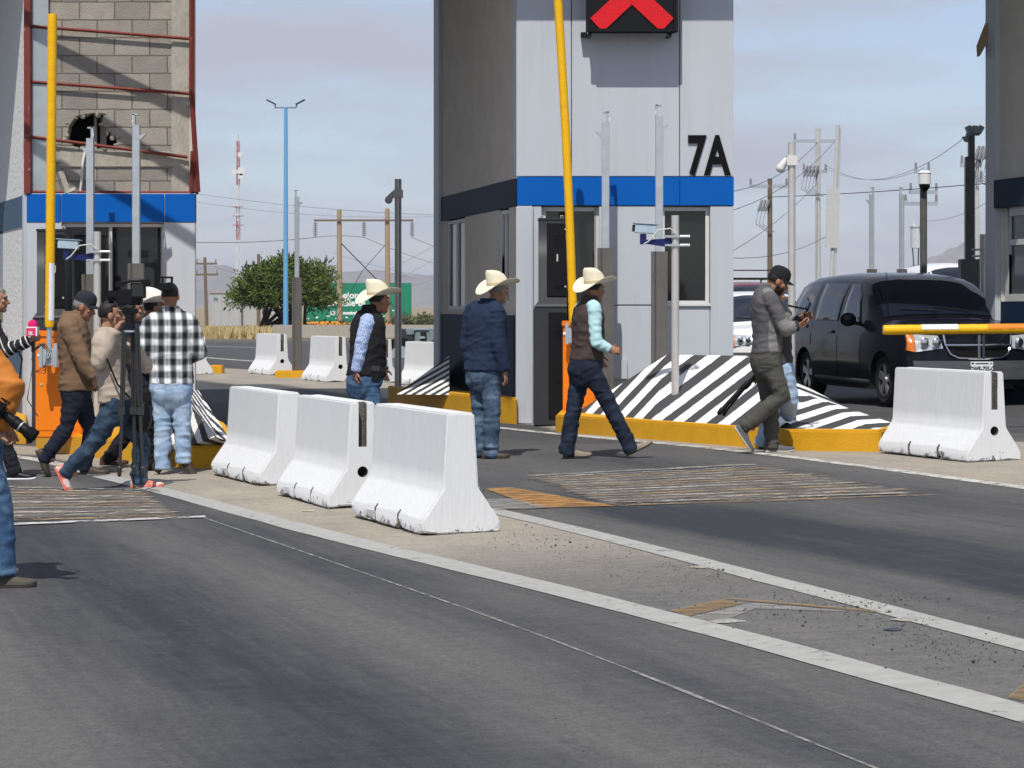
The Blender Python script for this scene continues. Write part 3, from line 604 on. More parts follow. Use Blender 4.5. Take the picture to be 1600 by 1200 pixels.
R((300, -80), (299, 140), .034); R((299, 140), (305, 240), .034); R((305, 236), (309, 300), .034); R((301, 236), (299, 300), .03)
for a, c in (((45, 40), (298, 60)), ((45, 127), (299, 146)), ((45, 213), (292, 245)), ((40, 299.5), (309, 301))): R(a, c, .021, .04)
fr.build('steel_frame', m_redst, BL)
b = MB()
for t0, (a, c) in enumerate((((92, 268), (104, 302)), ((104, 302), (118, 297)))):
    b.tube([V((qx(a[0] if t0 else a[0]), .07, qz(a[1]))), V((qx(c[0]), .05, qz(c[1])))], .05, 4)
b.build('broken_slab', m_castc, BL)
b = MB(); b.tube([V((qx(131), .08, qz(236))), V((qx(128), .05, qz(255))), V((qx(126), .05, qz(285))), V((qx(124), .06, qz(300)))], .018, 6); b.build('loose_hose', m_frame, BL)
# stucco side wall
LV = V((-1.85, 5.0, 0)); base = V((fx(38), DL + .02, 0)); LU = LV.normalized(); LN = V((-LU.y, LU.x, 0))
def lslab(name, lst, mat, o0, o1):
    bb_ = MB()
    for t0, t1, z0, z1 in lst:
        a, c = base + LV * t0, base + LV * t1
        q = [a + LN * o0, c + LN * o0, c + LN * o1, a + LN * o1]
        bb_.loft([[v - OL + V((0, 0, z0)) for v in q], [v - OL + V((0, 0, z1)) for v in q]])
    return bb_.build(name, mat, BL)
lslab('side_wall', [(0, 1, 2.9, 7.6), (0, .39, .9, 2.56), (.62, 1, .9, 2.56), (.39, .62, .9, 1.2)], m_stucco, -.06, 0)
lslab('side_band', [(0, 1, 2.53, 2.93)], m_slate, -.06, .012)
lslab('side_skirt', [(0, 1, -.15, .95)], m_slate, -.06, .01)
lslab('corner_strip', [(-.006, .016, -.1, 2.95)], m_panel, -.07, .02)
w = lslab('window', [(.39, .42, 1.2, 2.54), (.59, .62, 1.2, 2.54), (.42, .59, 1.2, 1.26)], m_frame, -.1, -.02)
lslab('pane', [(.41, .61, 1.22, 2.54)], m_glass, -.08, -.06)
b = MB(); e_ = V((-1.1, 3.4, 0)); c0 = V((qx(304), .09, -.1)); b.prism([c0, c0 + V((-.08, 0, 0)), c0 + e_ + V((-.08, 0, 0)), c0 + e_], (0, 0, 7.7)); b.bb(qx(38) - 1.2, qx(304) - 1.1, 3.5, 3.62, -.1, 7.6); b.build('rear_walls', m_wallside, BL)
# ---- right booth, only its shaded flank is in the picture
OR = P(1547, 478, 31.0); OR.z = .15; BR = thing('toll_booth', 'shaded toll booth flank behind the black minivan', 'toll booth', OR)
rb = OR.copy(); rb.z = 0; RV = -SV
def rslab(name, lst, mat, o0, o1, parent=None):
    bb_ = MB(); N2 = V((-SU.y, SU.x, 0))
    for t0, t1, z0, z1 in lst:
        a, c = rb - SU * t0, rb - SU * t1
        q = [a + N2 * o0, c + N2 * o0, c + N2 * o1, a + N2 * o1]
        bb_.loft([[v - OR + V((0, 0, z0)) for v in q], [v - OR + V((0, 0, z1)) for v in q]])
    return bb_.build(name, mat, parent or BR, bevel=.004)
rslab('rear_post', [(0, .32, .1, 7.4)], m_panel, -.2, .07)
rslab('side_wall', [(.36, 3.2, 3.2, 7.4), (2.0, 3.2, .1, 2.86), (.32, .36, .1, 7.4)], m_wallside, -.2, 0)
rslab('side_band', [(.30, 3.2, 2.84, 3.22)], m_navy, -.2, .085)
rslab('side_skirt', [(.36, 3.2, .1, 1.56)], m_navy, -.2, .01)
w = rslab('window', [(.44, .56, 1.56, 2.84), (1.9, 2.0, 1.56, 2.84), (.56, 1.9, 1.56, 1.66), (.56, 1.9, 2.72, 2.84), (.56, 1.9, 2.32, 2.40), (1.2, 1.26, 1.66, 2.72)], m_frame, -.1, -.02)
rslab('pane', [(.5, 1.95, 1.6, 2.8)], M('grey_window', (.09, .10, .11), .08), -.07, -.06, w)
b = MB(); b.bb(-.02, 2.2, -.0, -.06, .0, 7.2); b.bb(.72, 3.4, -3.2, -3.1, 0, 7.2); b.build('end_walls', m_wallside, BR)
b = MB(); q = OR
b.prism([(-.02, -.1, 4.02 + 1.33), (-.02, -.1, 3.9 + 1.15), (-.16, -.1, 3.62 + 1.18), (-.17, -.1, 3.66 + 1.30)], (0, .2, 0)); b.build('roof_gutter', M('tan_gutter', (.32, .22, .12), .7), BR)
# ---------------------------------------------------------------- canopy over the lanes (above the frame; its shade falls on booths and road)
HC = 6.95; YC = 27.37
cn = thing('canopy', 'wide flat toll canopy over the booths', 'canopy', (0, 32, HC))
b = MB(); b.bb(-2.6, 24, YC - 32, 36.7 - 32, 0, .5); b.bb(-22, -2.6, 28.1 - 32, 36.7 - 32, 0, .5); b.build('roof', m_panel, cn)
LX = 0.13
def shade_pt(x, y, z): k = HC - z; return (x - LX * k, y - .62 * k)
b = MB(); tri = [shade_pt(.03, 28.66, .0), shade_pt(.03, 28.62, 5.2), (-2.6, YC + .05), shade_pt(-.62, 31.6, 0)]
tri = [tri[0], tri[1], (tri[1][0], YC + .02), (tri[3][0] - .3, YC + .02)]
b.prism([(x, y - 32, .02) for x, y in tri], (0, 0, .4)); b.build('added_shade_plate', m_panel, cn)  # unseen plate added to the canopy, shaped to shade the booth side wall
b = MB()
def bar(a, c, dw):                           # unseen rod added so that its shadow crosses the damaged booth front
    e = []
    for px, py in (a, c):
        w_ = V((fx(px), dw, fz(py))); k = HC - .12 - w_.z; e.append(w_ - V((LX, .62, -1)) * k - V((0, 32, HC)))
    dd = e[1] - e[0]; b.tube([e[0] - dd * .25, e[1] + dd * .12], .062, 6)
bar((87, 78), (297, 178), DL + .12); bar((180, 206), (297, 284), DL + .12); bar((87, 258), (305, 396), DL + .1)
b.build('added_shadow_rods', m_dkgrey, cn)
# ================================================================ CONCRETE BARRIERS
m_recess = M('dark_recess_concrete', (0.13, 0.12, 0.105), 0.95, var=.3, sc=20, bump=.5)  # dark brownish concrete inside the slots, end hole and foot notches
def jersey(name, slot=True, hole=True, seed=0, L=1.5):
    """origin: foot of the near end; body runs along local -y... +y is away"""
    rn = random.Random(seed)
    prof = [(-.275, 0), (-.275, .085), (-.125, .30), (-.095, .80), (.095, .80), (.125, .30), (.275, .085), (.275, 0)]
    b = MB(); N = 1
    rings = [[(x, y, z) for x, z in prof] for y in (0, L)]
    b.loft(rings)
    bm = bmesh.new(); me = b.mesh('j'); bm.from_mesh(me)
    es = [e for e in bm.edges if e.calc_face_angle(0) > .3]; bmesh.ops.bevel(bm, geom=es, offset=.012, segments=2, affect='EDGES', clamp_overlap=True)
    bm.to_mesh(me); bm.free()
    cutb = MB()
    for q in (.36, .68):                     # drainage notches under the flared foot
        for sx in (-1, 1):
            y = L * (1 - q) if sx < 0 else L * q
            cutb.prism([(sx * .30, y - .030, -.02), (sx * .30, y + .034, -.02), (sx * .30, y + .022, .13), (sx * .30, y - .004, .12)], (-sx * .16, 0, 0))
    if slot:
        cutb.bb(-.032, .032, -.05, .075, .46, .85); cutb.bb(-.032, .032, L - .075, L + .05, .46, .85)
    if hole:
        cutb.cyl((.0, -.05, .27), (.0, .14, .27), .042, n=20)
    me.materials.append(m_barrier)
    co = bpy.data.objects.new('cutter', cutb.mesh('c')); C.objects.link(co)
    me2 = evalmesh(me, [('BOOLEAN', dict(object=co, operation='DIFFERENCE', solver='EXACT'))]); bpy.data.objects.remove(co)
    bm = bmesh.new(); bm.from_mesh(me2); bmesh.ops.triangulate(bm, faces=[f for f in bm.faces if len(f.verts) > 4])
    bmesh.ops.subdivide_edges(bm, edges=[e for e in bm.edges if e.calc_length() > .18], cuts=4, use_grid_fill=True)
    for v in bm.verts:                       # hand-trowelled, chipped surface
        q = v.co * 3.1 + V((seed * 5.3, 0, 0)); v.co += V((noise.noise(q), noise.noise(q + V((9, 0, 0))), 0)) * .0014
        if v.co.z < .05 and noise.noise(v.co * 14 + V((seed, 0, 0))) > .22: v.co += V((-.018 if v.co.x > 0 else .018, .0, .018)) * .8
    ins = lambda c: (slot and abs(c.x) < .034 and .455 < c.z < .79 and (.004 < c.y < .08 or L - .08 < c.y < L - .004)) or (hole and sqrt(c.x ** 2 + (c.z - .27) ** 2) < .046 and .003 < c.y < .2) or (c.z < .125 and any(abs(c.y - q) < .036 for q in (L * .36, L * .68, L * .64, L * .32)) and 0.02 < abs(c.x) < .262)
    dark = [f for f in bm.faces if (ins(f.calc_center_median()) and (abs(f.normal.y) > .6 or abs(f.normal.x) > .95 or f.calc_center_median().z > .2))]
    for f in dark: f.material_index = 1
    bm.to_mesh(me2); bm.free(); me2.materials.append(m_recess)
    return me2
gm = [jersey('a', True, True, 1), jersey('b', False, False, 2), jersey('c', True, True, 3)]
BG = 'white concrete barriers on the toll plaza'
def barrier(near_px, far_px, mi, label, d=None, w=.275):
    """near_px/far_px: photo pixels of the two ends of the left bottom edge"""
    a, c = G(*near_px), G(*far_px); ax = (c - a); ax.z = 0; rz = atan2(-ax.x, ax.y); s = 1.0
    ax.normalize(); side = V((ax.y, -ax.x, 0))
    o = a + side * w; o.z = gz(o.x, o.y)
    t = link('concrete_barrier', gm[mi], [], None, o, True, 40); t.rotation_euler = (0, 0, rz); t.scale = (1, (c - a).length / 1.5, 1)
    return tag(t, label, 'barrier', BG)
barrier((659, 838), (548, 808), 1, 'white concrete barrier nearest the camera, with a plain end')
barrier((512, 796), (432, 774), 0, 'middle one of three near white barriers, with slot and round hole in its end')
barrier((404, 760), (329, 742), 1, 'white barrier beside the man in plaid shirt, furthest of the near three')
barrier((1512, 723), (1372, 708), 2, 'white barrier standing alone in front of the black minivan')
def far_barrier(px_l, px_r, ybase, ytop, mi, label, rz=radians(24)):
    o = G(px_r - 14, ybase); s = F / o.y; hs = (ybase - ytop) / s / .8
    t = link('concrete_barrier', gm[mi], [], None, o, True, 40); t.rotation_euler = (0, 0, rz); t.scale = (hs, 1.0, hs)
    return tag(t, label, 'barrier', BG)
far_barrier(395, 455, 586, 522, 0, 'distant white barrier left of the grey post by the tree')
far_barrier(478, 546, 597, 526, 0, 'distant white barrier partly behind the cowboy in black vest')
far_barrier(560, 618, 598, 530, 2, 'distant white barrier showing between black vest and steel pole')
far_barrier(634, 712, 604, 535, 1, 'distant white barrier beside the left flank of booth 7A', radians(30))
far_barrier(280, 328, 585, 527, 1, 'distant white barrier at the elbow of the plaid shirt')
for t in [o for o in C.objects if o.name.startswith('concrete_barrier')]:
    pass
kp = thing('kerb_stub', 'short yellow kerb block at the foot of far grey post', 'kerb', P(455, 590, 47)); b = MB(); b.bb(-.32, .32, -.25, .25, -.1, .15); b.build('block', m_yellow, kp, bevel=.02)
kp = thing('kerb_stub', 'small yellow kerb block beside the distant leftmost barrier', 'kerb', P(335, 579, 50)); b = MB(); b.bb(-.2, .2, -.25, .25, -.1, .12); b.build('block', m_yellow, kp, bevel=.02)

# ================================================================ POSTS AND GATES
def sensor_post(base, label, mir=1, ztop=3.92, zs=2.22, plate=False, rz=0):
    t = thing('sensor_post', label, 'post', base, rz, 'slim galvanised sensor posts beside the lanes')
    z0 = base.z
    b = MB(); b.bb(-.045, .045, -.04, -.03, 0, ztop - z0 - .14); b.bb(-.045, -.037, -.03, .06, 0, ztop - z0 - .14); b.bb(.037, .045, -.03, .06, 0, ztop - z0 - .14)
    b.bb(.012 * mir, .045 * mir, -.04, .04, ztop - z0 - .14, ztop - z0); b.bb(-.03 * mir, .045 * mir, -.04, .04, ztop - z0 - .02, ztop - z0)
    b.build('channel', m_galv, t, bevel=.003)
    b = MB(); zt = ztop - z0 - .27; b.prism([(-.04 * mir, -.03, zt - .07), (-.04 * mir, -.03, zt), (-.12 * mir, -.03, zt + .03), (-.12 * mir, -.03, zt + .015)], (0, .06, 0)); b.build('bracket', m_galv, t)
    b = MB(); b.bb(-.10, .10, -.06, .02, 0, zs - z0); b.bb(-.06, -.045, -.068, -.06, 0, zs - z0); b.build('shroud', m_shroud, t, bevel=.006)
    if plate: b = MB(); b.bb(-.1, .16, -.1, .1, 0, .05); b.cyl((.13, -.05, .05), (.13, -.05, .12), .012); b.build('foot_plate', m_frame, t)
    return t
def at(px, d, z=None):
    x = (px - 800) * d / F; return V((x, d, gz(x, d) if z is None else z))
sensor_post(at(946, 27.9, .25), 'slim galvanised post just left of the middle of booth 7A', 1)
sensor_post(at(1030, 27.6, .45), 'slim galvanised post crossing the booth 7A window, on white foot', -1, 3.98, 2.17, True)
sensor_post(at(141, 28.2, .1), 'shorter galvanised post against the blue band of damaged booth', 1, 3.75, 1.9)
sensor_post(at(213, 28.0, .1), 'taller galvanised post right of the hole in the block wall', -1, 3.90, 2.03)
sensor_post(at(464, 47, .0), 'lone galvanised post in front of the bushy tree', -1, 3.93, 2.1)
sensor_post(at(1362, 45, .0), 'thin galvanised post left of the pair above minivan roof', 1, 3.88, 2.24)
sensor_post(at(1409, 45, .0), 'thin galvanised post right of the pair above minivan roof', -1, 3.88, 2.24)
def camera_post(base, ztop, label, r=.044, rz=0, arm=True):
    t = thing('camera_post', label, 'camera post', base, rz, 'steel posts carrying plate cameras'); h = ztop - base.z
    b = MB(); b.cyl((0, 0, 0), (0, 0, h), r, n=24); b.cyl((0, 0, 0), (0, 0, .012), r * 2.0, n=24); b.build('pole', m_steel, t, smooth=True)
    b = MB()
    for z in (h - .24, h - .34):
        b.bb(-.12, .16, -r - .015, -r - .003, z - .012, z + .012); b.bb(-.12, .16, r + .003, r + .015, z - .012, z + .012); b.cyl((.05, -.07, z), (.16, -.07, z), .016, n=8); b.cyl((.12, -.09, z), (.12, .09, z), .006, n=6); b.cyl((-.09, -.09, z), (-.09, .09, z), .006, n=6)
    b.build('clamp', m_galv, t)
    b = MB(); z = h - .31; b.prism([(-.045, -.03, z + .06), (-.045, -.03, z - .04), (-.12, -.03, z - .045), (-.36, -.03, z - .01), (-.36, -.03, z + .03), (-.12, -.03, z + .045)], (0, .06, 0)); b.bb(-.40, -.33, -.035, .035, z - .02, z + .1)
    b.build('arm', M('navy_bracket', (.012, .018, .10), .4), t, bevel=.004)
    b = MB(); zc = h - .155; b.box((-.34, 0, zc), (.24, .11, .10), Matrix.Rotation(.06, 3, 'Y')); b.box((-.335, 0, zc + .058), (.30, .135, .012), Matrix.Rotation(.06, 3, 'Y'))
    c_ = b.build('camera', M('camera_housing', (.38, .48, .55), .45), t, bevel=.012)
    b = MB(); b.cyl((-.49, 0, zc + .01), (-.455, 0, zc + .008), .04, n=18); b.build('lens', m_glass, c_)
    b = MB(); b.tube([(-.36, -.04, z - .02), (-.30, -.06, z + .02), (-.2, -.07, z + .14), (-.06, -.07, z + .16), (0, -.05, z + .1)], .008, 6); b.build('cable', m_frame, t)
    return t
camera_post(at(1055, 25.5, .22), 2.53, 'steel post with small plate camera on the striped hump')
camera_post(at(152, 26.5, .05), 2.38, 'steel post with plate camera in front of damaged booth window')
camera_post(at(1536, 35, .1), 2.62, 'distant steel camera post beside the dark floodlight column', .05, pi)
def horn_post(base, ztop, r, label, side=-1, horn=.25):
    t = thing('steel_pole', label, 'pole', base, 0, 'tall plain steel poles'); h = ztop - base.z
    b = MB(); b.cyl((0, 0, 0), (0, 0, h), r, n=24); b.cyl((0, 0, h), (0, 0, h + .015), r * 1.02, n=24); b.build('pole', m_steel, t, smooth=True)
    b = MB(); b.cyl((0, 0, 0), (0, 0, .015), r * 2.2, n=24); b.build('base_flange', m_steel, t)
    b = MB(); z = h - horn; b.bb(-r * 1.4, r * 1.4, -r - .02, r * 1.2, z - .02, z + .1); b.rcone((side * (r + .03), 0, z + .05), (side * (r + .09), 0, z - .05), .03, .06); b.build('horn', m_frame, t, smooth=True)
    return t
horn_post(at(1237, 27.6, .2), 3.50, .046, 'tall steel pole with white horn between booth 7A and the minivan')
horn_post(at(622, 34.0, .1), 3.41, .053, 'tall steel pole with small horn left of booth 7A')
t = thing('camera_pole', 'dark pole with white dome camera above the minivan', 'camera pole', at(1443, 40, 0)); h = 1.5 + 216 * 40 / F
b = MB(); b.cyl((0, 0, 0), (0, 0, h - .1), .065, n=18); b.build('pole', m_shroud, t, smooth=True)
b = MB(); b.cyl((0, -.1, h - .30), (0, -.1, h - .1), .11, n=20); b.cyl((0, -.1, h - .1), (0, -.1, h - .06), .12, .07, n=20); b.bb(-.03, .03, -.1, .0, h - .12, h - .06); hb = b.build('housing', m_white, t, smooth=True)
b = MB(); b.ell((0, -.1, h - .31), (.10, .10, .12)); b.build('dome', m_black, hb, smooth=True)
t = thing('floodlight_column', 'thick dark grey column with floodlights at its top', 'light column', at(1515, 37, .1)); s_ = F / 37; zz = lambda py: H + (HZ - py) / s_ - .1
b = MB(); b.bb(-.075, .075, -.07, .07, 0, zz(245)); b.bb(-.02, .075, -.07, .07, zz(245), zz(212)); b.build('column', m_shroud, t, bevel=.008)
b = MB(); b.bb(-.17, .17, -.15, .12, 0, zz(405)); b.build('base_cover', M('grey_cover', (.16, .155, .15), .6), t, bevel=.01)
b = MB(); b.bb(-.06, .16, -.05, .05, zz(212), zz(208))
for dx, a in ((-.02, -.4), (.07, .1), (.16, .5)): b.box((dx, -.05, zz(203)), (.09, .12, .13), Matrix.Rotation(a, 3, 'Y'))
b.prism([(-.07, -.05, zz(222)), (-.13, -.05, zz(214)), (-.02, -.05, zz(212)), (-.02, -.05, zz(222))], (0, .1, 0)); b.build('floodlight', M('floodlight_grey', (.35, .38, .40), .4), t, bevel=.006)
# ---- dark equipment cabinets, orange gate housings, yellow arms
def cabinet(base, label):
    t = thing('equipment_cabinet', label, 'cabinet', base, 0, 'dark equipment cabinets beside the toll booths')
    b = MB(); b.bb(-.20, .21, -.20, .25, 0, 1.46); b.build('lower_body', m_dkgrey, t, bevel=.01)
    b = MB(); b.loft([[(-.20, -.2, 1.46), (.21, -.2, 1.46), (.21, .25, 1.46), (-.2, .25, 1.46)], [(-.14, -.19, 1.54), (.21, -.19, 1.54), (.21, .25, 1.54), (-.14, .25, 1.54)]]); b.bb(-.14, .21, -.19, .25, 1.54, 2.56); b.bb(-.15, .22, -.2, .26, 2.54, 2.57); b.build('upper_body', m_dkgrey, t, bevel=.008)
    b = MB(); b.bb(-.04, .205, -.202, -.19, 1.60, 2.50); d = b.build('door', m_black, t, bevel=.004)
    b = MB(); b.cyl((.19, -.215, 2.43), (.19, -.2, 2.43), .012); b.cyl((.19, -.215, 1.72), (.19, -.2, 1.72), .012); b.bb(.08, .10, -.215, -.2, 2.03, 2.12); b.build('latch', m_steel, d)
    b = MB()
    for z in (2.33, 2.29, 2.25, 2.21): b.bb(.055, .095, -.206, -.2, z, z + .012); b.bb(.11, .15, -.206, -.2, z, z + .012)
    for z in (1.72, 1.695): b.bb(.05, .16, -.206, -.2, z, z + .01)
    b.build('vent_slots', m_blackm, d)
    b = MB(); b.bb(-.02, .205, -.212, -.2, .08, 1.40); d = b.build('door', m_black, t, bevel=.004)
    b = MB()
    for z in (1.18, 1.15, 1.12, 1.09, .55, .52): b.bb(.06, .15, -.216, -.212, z, z + .012)
    b.build('vent_slots', m_blackm, d)
    b = MB()
    for x in (-.1, .15): b.tube([(x - .015, 0, 2.57), (x - .015, 0, 2.605), (x + .015, 0, 2.605), (x + .015, 0, 2.57)], .006, 6)
    b.build('lifting_eye', m_steel, t)
    return t
cabinet(at(859, 27.9, .02), 'black equipment cabinet left of the orange box at booth 7A')
cabinet(at(80, 27.8, -.12), 'black equipment cabinet behind the orange box by the damaged booth')
def gate_box(base, w, h, label):
    t = thing('gate_housing', label, 'gate housing', base, 0, 'orange barrier gate housings')
    b = MB(); b.bb(-w / 2, w / 2, -.17, .2, 0, h); b.build('body', m_orange, t, bevel=.014)
    b = MB(); b.bb(-w / 2 - .012, w / 2 + .012, -.185, .215, h - .07, h); b.build('lid', m_orange, t, bevel=.01)
    b = MB(); b.bb(-w / 2 + .03, w / 2 - .03, -.176, -.16, .08, h - .10); d = b.build('door', m_orange, t, bevel=.004)
    b = MB(); b.cyl((-w / 2 + .07, -.185, h * .5), (-w / 2 + .07, -.17, h * .5), .014); b.build('lock', m_steel, d)
    return t
g1 = at(905, 27.3, .2); gate_box(g1, .40, 1.12, 'orange gate housing partly behind the man in the brown vest')
g2 = at(96, 24.6, .06); gate_box(g2, .50, 1.17, 'orange gate housing behind the old man in the brown jacket')
def gate_arm(pa, pc, r, label, sleeve=(.12, 1.0), patches=(), base=True, bend=0.0):
    """pa: pivot, pc: tip (world points)"""
    t = thing('barrier_arm', label, 'barrier arm', pa, 0, 'yellow lane barrier arms'); v = pc - pa
    b = MB(); b.tube([v * .0, v * (sleeve[0] + .02)], r * .6, 14); b.build('tube', m_galv, t, smooth=True)
    ns = 90; b = MB(); pts = []; rr = []
    for i in range(ns + 1):
        q = sleeve[0] + (sleeve[1] - sleeve[0]) * i / ns; off = bend * sin(pi * q)
        pts.append(v * q + V((off, 0, 0)) + V((0, 0, 0))); rr.append(r * (1 + .045 * noise.noise(V((i * .9, 0, r * 50))) + .02 * sin(i * 2.3)) * (1.0 if 0 < i < ns else .9))
    b.tube(pts, rr, 18); b.build('sleeve', m_arm, t, smooth=True, ang=60)
    vn = v.normalized(); side = V((1, 0, 0)) - vn * vn.x
    if side.length < .1: side = V((0, -1, 0))
    side.normalize()
    for q0, q1, mt in patches:
        b = MB(); c_ = vn.cross(V((0, 1, 0))).normalized(); rings = []
        for k in range(9):
            a = radians(-78 + k * 156 / 8 * .5); nd = (V((0, -1, 0)) * cos(a) + c_ * sin(a)).normalized()
            rings.append([v * q0 + nd * (r * 1.06), v * q1 + nd * (r * 1.06)])
        vs = [p_ for rg in rings for p_ in rg]
        b.add(vs, [(2 * i, 2 * i + 1, 2 * i + 3, 2 * i + 2) for i in range(8)]); b.build('reflector', mt, t, smooth=True)
    if base:
        b = MB(); b.bb(-.085, .085, -.06, .06, -.16, .02); b.bb(-.10, -.06, -.08, .08, -.18, .08); b.bb(.06, .10, -.08, .08, -.18, .08); b.cyl((-.12, 0, -.06), (.12, 0, -.06), .035); b.cyl((0, -.1, -.06), (0, .1, -.06), .03); b.build('clevis', m_galv, t, bevel=.006)
    return t
m_refw = M('white_reflector', (.74, .76, .78), .35); m_refo = M('orange_reflector', (.75, .22, .02), .35)
gate_arm(P(896, 515, 26.95), P(870, -28, 26.95), .052, 'raised yellow barrier arm leaning before the booth 7A panels', (.02, 1.0), bend=.02)
gate_arm(P(77, 548, 24.2), P(82, 22, 24.2), .050, 'raised yellow barrier arm in front of the damaged booth', (.07, 1.0), [(.09, .26, m_refw)])
gate_arm(P(1960, 510, 24.4), P(1380, 515.5, 24.4), .054, 'lowered yellow barrier arm across the front of the minivan', (.08, 1.0), [(.80, .898, m_refw), (.50, .72, m_refo)])
gate_box(at(1985, 24.7, .2), .5, 1.15, 'orange gate housing at the end of the lowered arm')
# ================================================================ DISTANCE: hills, haze, poles, tree, sign, buildings
def ridge(name, d, pts, depth, mat, seed):
    b = MB(); xs_ = [q[0] for q in pts]; N = 260; prof = []
    for i in range(N + 1):
        px = xs_[0] + (xs_[-1] - xs_[0]) * i / N
        j = max(k for k in range(len(pts)) if pts[k][0] <= px + 1e-6); j = min(j, len(pts) - 2)
        t = (px - pts[j][0]) / (pts[j + 1][0] - pts[j][0]); t = t * t * (3 - 2 * t)
        py = pts[j][1] * (1 - t) + pts[j + 1][1] * t
        prof.append((px, py + 2.2 * noise.noise(V((px * .05, seed, 0))) + 1.3 * noise.noise(V((px * .17, seed, 4)))))
    rows = 26; vs = []
    for r in range(rows + 1):
        u = r / rows
        for px, py in prof:
            q = P(px, py, d); hgt = max(2.0, q.z)
            gul = noise.noise(V((px * .035, u * 2.2, seed))) * .6 + noise.noise(V((px * .11, u * 4, seed + 3))) * .4
            f = (1 - u) ** 1.25
            y = d - depth * u + gul * depth * .10 * sin(pi * u); z = hgt * f * (1 + .25 * gul * sin(pi * u))
            vs.append(V((q.x * (1 - .02 * u), y, z - 1)))
    n_ = N + 1
    b.add(vs, [(r * n_ + i, r * n_ + i + 1, (r + 1) * n_ + i + 1, (r + 1) * n_ + i) for r in range(rows) for i in range(N)])
    return tag(b.build(name, mat, smooth=True, ang=180), kind='structure')
m_hill = M('dry_hills', (0.20, 0.17, 0.15), 1.0, var=.3, sc=.006, dirt=(.10, .105, .08), dsc=.02, dlo=.45, dhi=.7)
ridge('hills', 5200, [(-200, 440), (150, 428), (250, 415), (345, 414), (400, 424), (440, 415), (484, 405), (508, 411), (535, 424), (590, 421), (620, 426), (660, 433), (720, 430), (800, 445), (950, 470), (1000, 478)], 900, m_hill, 1.0)
ridge('hills', 6800, [(-200, 425), (250, 430), (420, 425), (560, 432), (680, 428), (760, 440), (900, 476)], 900, m_hill, 2.0)
ridge('hills', 4800, [(1280, 478), (1340, 455), (1400, 425), (1432, 412), (1462, 399), (1490, 386), (1515, 374), (1560, 358), (1650, 350), (1800, 380), (2000, 430)], 900, m_hill, 3.0)
hz_ = MB(); hz_.bb(-7500, 7500, -450, 8600, -20, 330)
m_haze = bpy.data.materials.new('haze_air'); m_haze.use_nodes = True; hn, hl = m_haze.node_tree.nodes, m_haze.node_tree.links
hn.remove(hn['Principled BSDF']); pv = hn.new('ShaderNodeVolumePrincipled'); pv.inputs['Color'].default_value = (.80, .84, .98, 1); pv.inputs['Density'].default_value = .00016; pv.inputs['Anisotropy'].default_value = 0.0
hl.new(pv.outputs[0], hn['Material Output'].inputs['Volume'])
tag(hz_.build('haze', m_haze), kind='stuff')
# ---- dry grass verge, kerb wall, bushes
def grass(name, x0, x1, d0, d1, n_, hgt, col, label):
    b = MB(); rn = random.Random(n_)
    for i in range(n_):
        d = rn.uniform(d0, d1); px = rn.uniform(x0, x1); x = (px - 800) * d / F; h = hgt * rn.uniform(.4, 1.1); a = rn.uniform(0, pi); w = .05
        u = V((cos(a) * w, sin(a) * w, 0)); ln = V((rn.uniform(-.3, .3), rn.uniform(-.3, .3), 0)) * h
        o = V((x, d, 0)); b.add([o - u, o + u, o + ln * .5 + u * .6 + V((0, 0, h * .6)), o + ln + V((0, 0, h))], [(0, 1, 2, 3)])
    return tag(b.build(name, M(name, col, .9, var=.3, sc=1.5)), label, 'grass', kind='stuff')
grass('dry_grass', 295, 425, 102, 112, 5200, .55, (.50, .40, .20), 'dry yellow grass strip in front of the pale shed')
grass('dry_grass', 1000, 1700, 110, 130, 1500, .4, (.40, .34, .19), 'dry grass far behind the minivan')
m_leaf = M('leaf_green', (.062, .098, .020), .7, var=.5, sc=2.2, dirt=(.125, .135, .032), dsc=3, dlo=.45, dhi=.65, spec=.1)
m_leaf2 = M('dusty_leaf', (.10, .115, .05), .7, var=.5, sc=2.5, dirt=(.17, .15, .08), dsc=3, dlo=.5, dhi=.65)
m_flower = M('orange_blossom', (.62, .26, .03), .7, var=.3, sc=4)
m_bark = M('dark_bark', (.045, .036, .028), .9, var=.3, sc=8)
def sprigs(b, c, n_, rad, size, rn, m=0, upb=.3):
    """leafy twigs: narrow leaf-sized faces fanned along short stems"""
    for i in range(n_):
        while True:
            q = V((rn.uniform(-1, 1), rn.uniform(-1, 1), rn.uniform(-1, 1)))
            if q.length < 1: break
        p0 = c + V((q.x * rad[0], q.y * rad[1], q.z * rad[2]))
        d = (q + V((rn.gauss(0, .5), rn.gauss(0, .5), rn.gauss(upb, .4)))).normalized()
        L = size * rn.uniform(.6, 1.5)
        for k in range(4):
            t = k / 4; e = (d + V((rn.gauss(0, .45), rn.gauss(0, .45), rn.gauss(0, .45)))).normalized(); w = e.orthogonal().normalized() * L * .11
            o = p0 + d * (L * t); b.add([o, o + e * L * .28 + w, o + e * L * .6, o + e * L * .28 - w], [(0, 1, 2, 3)], m)
rn = random.Random(11)
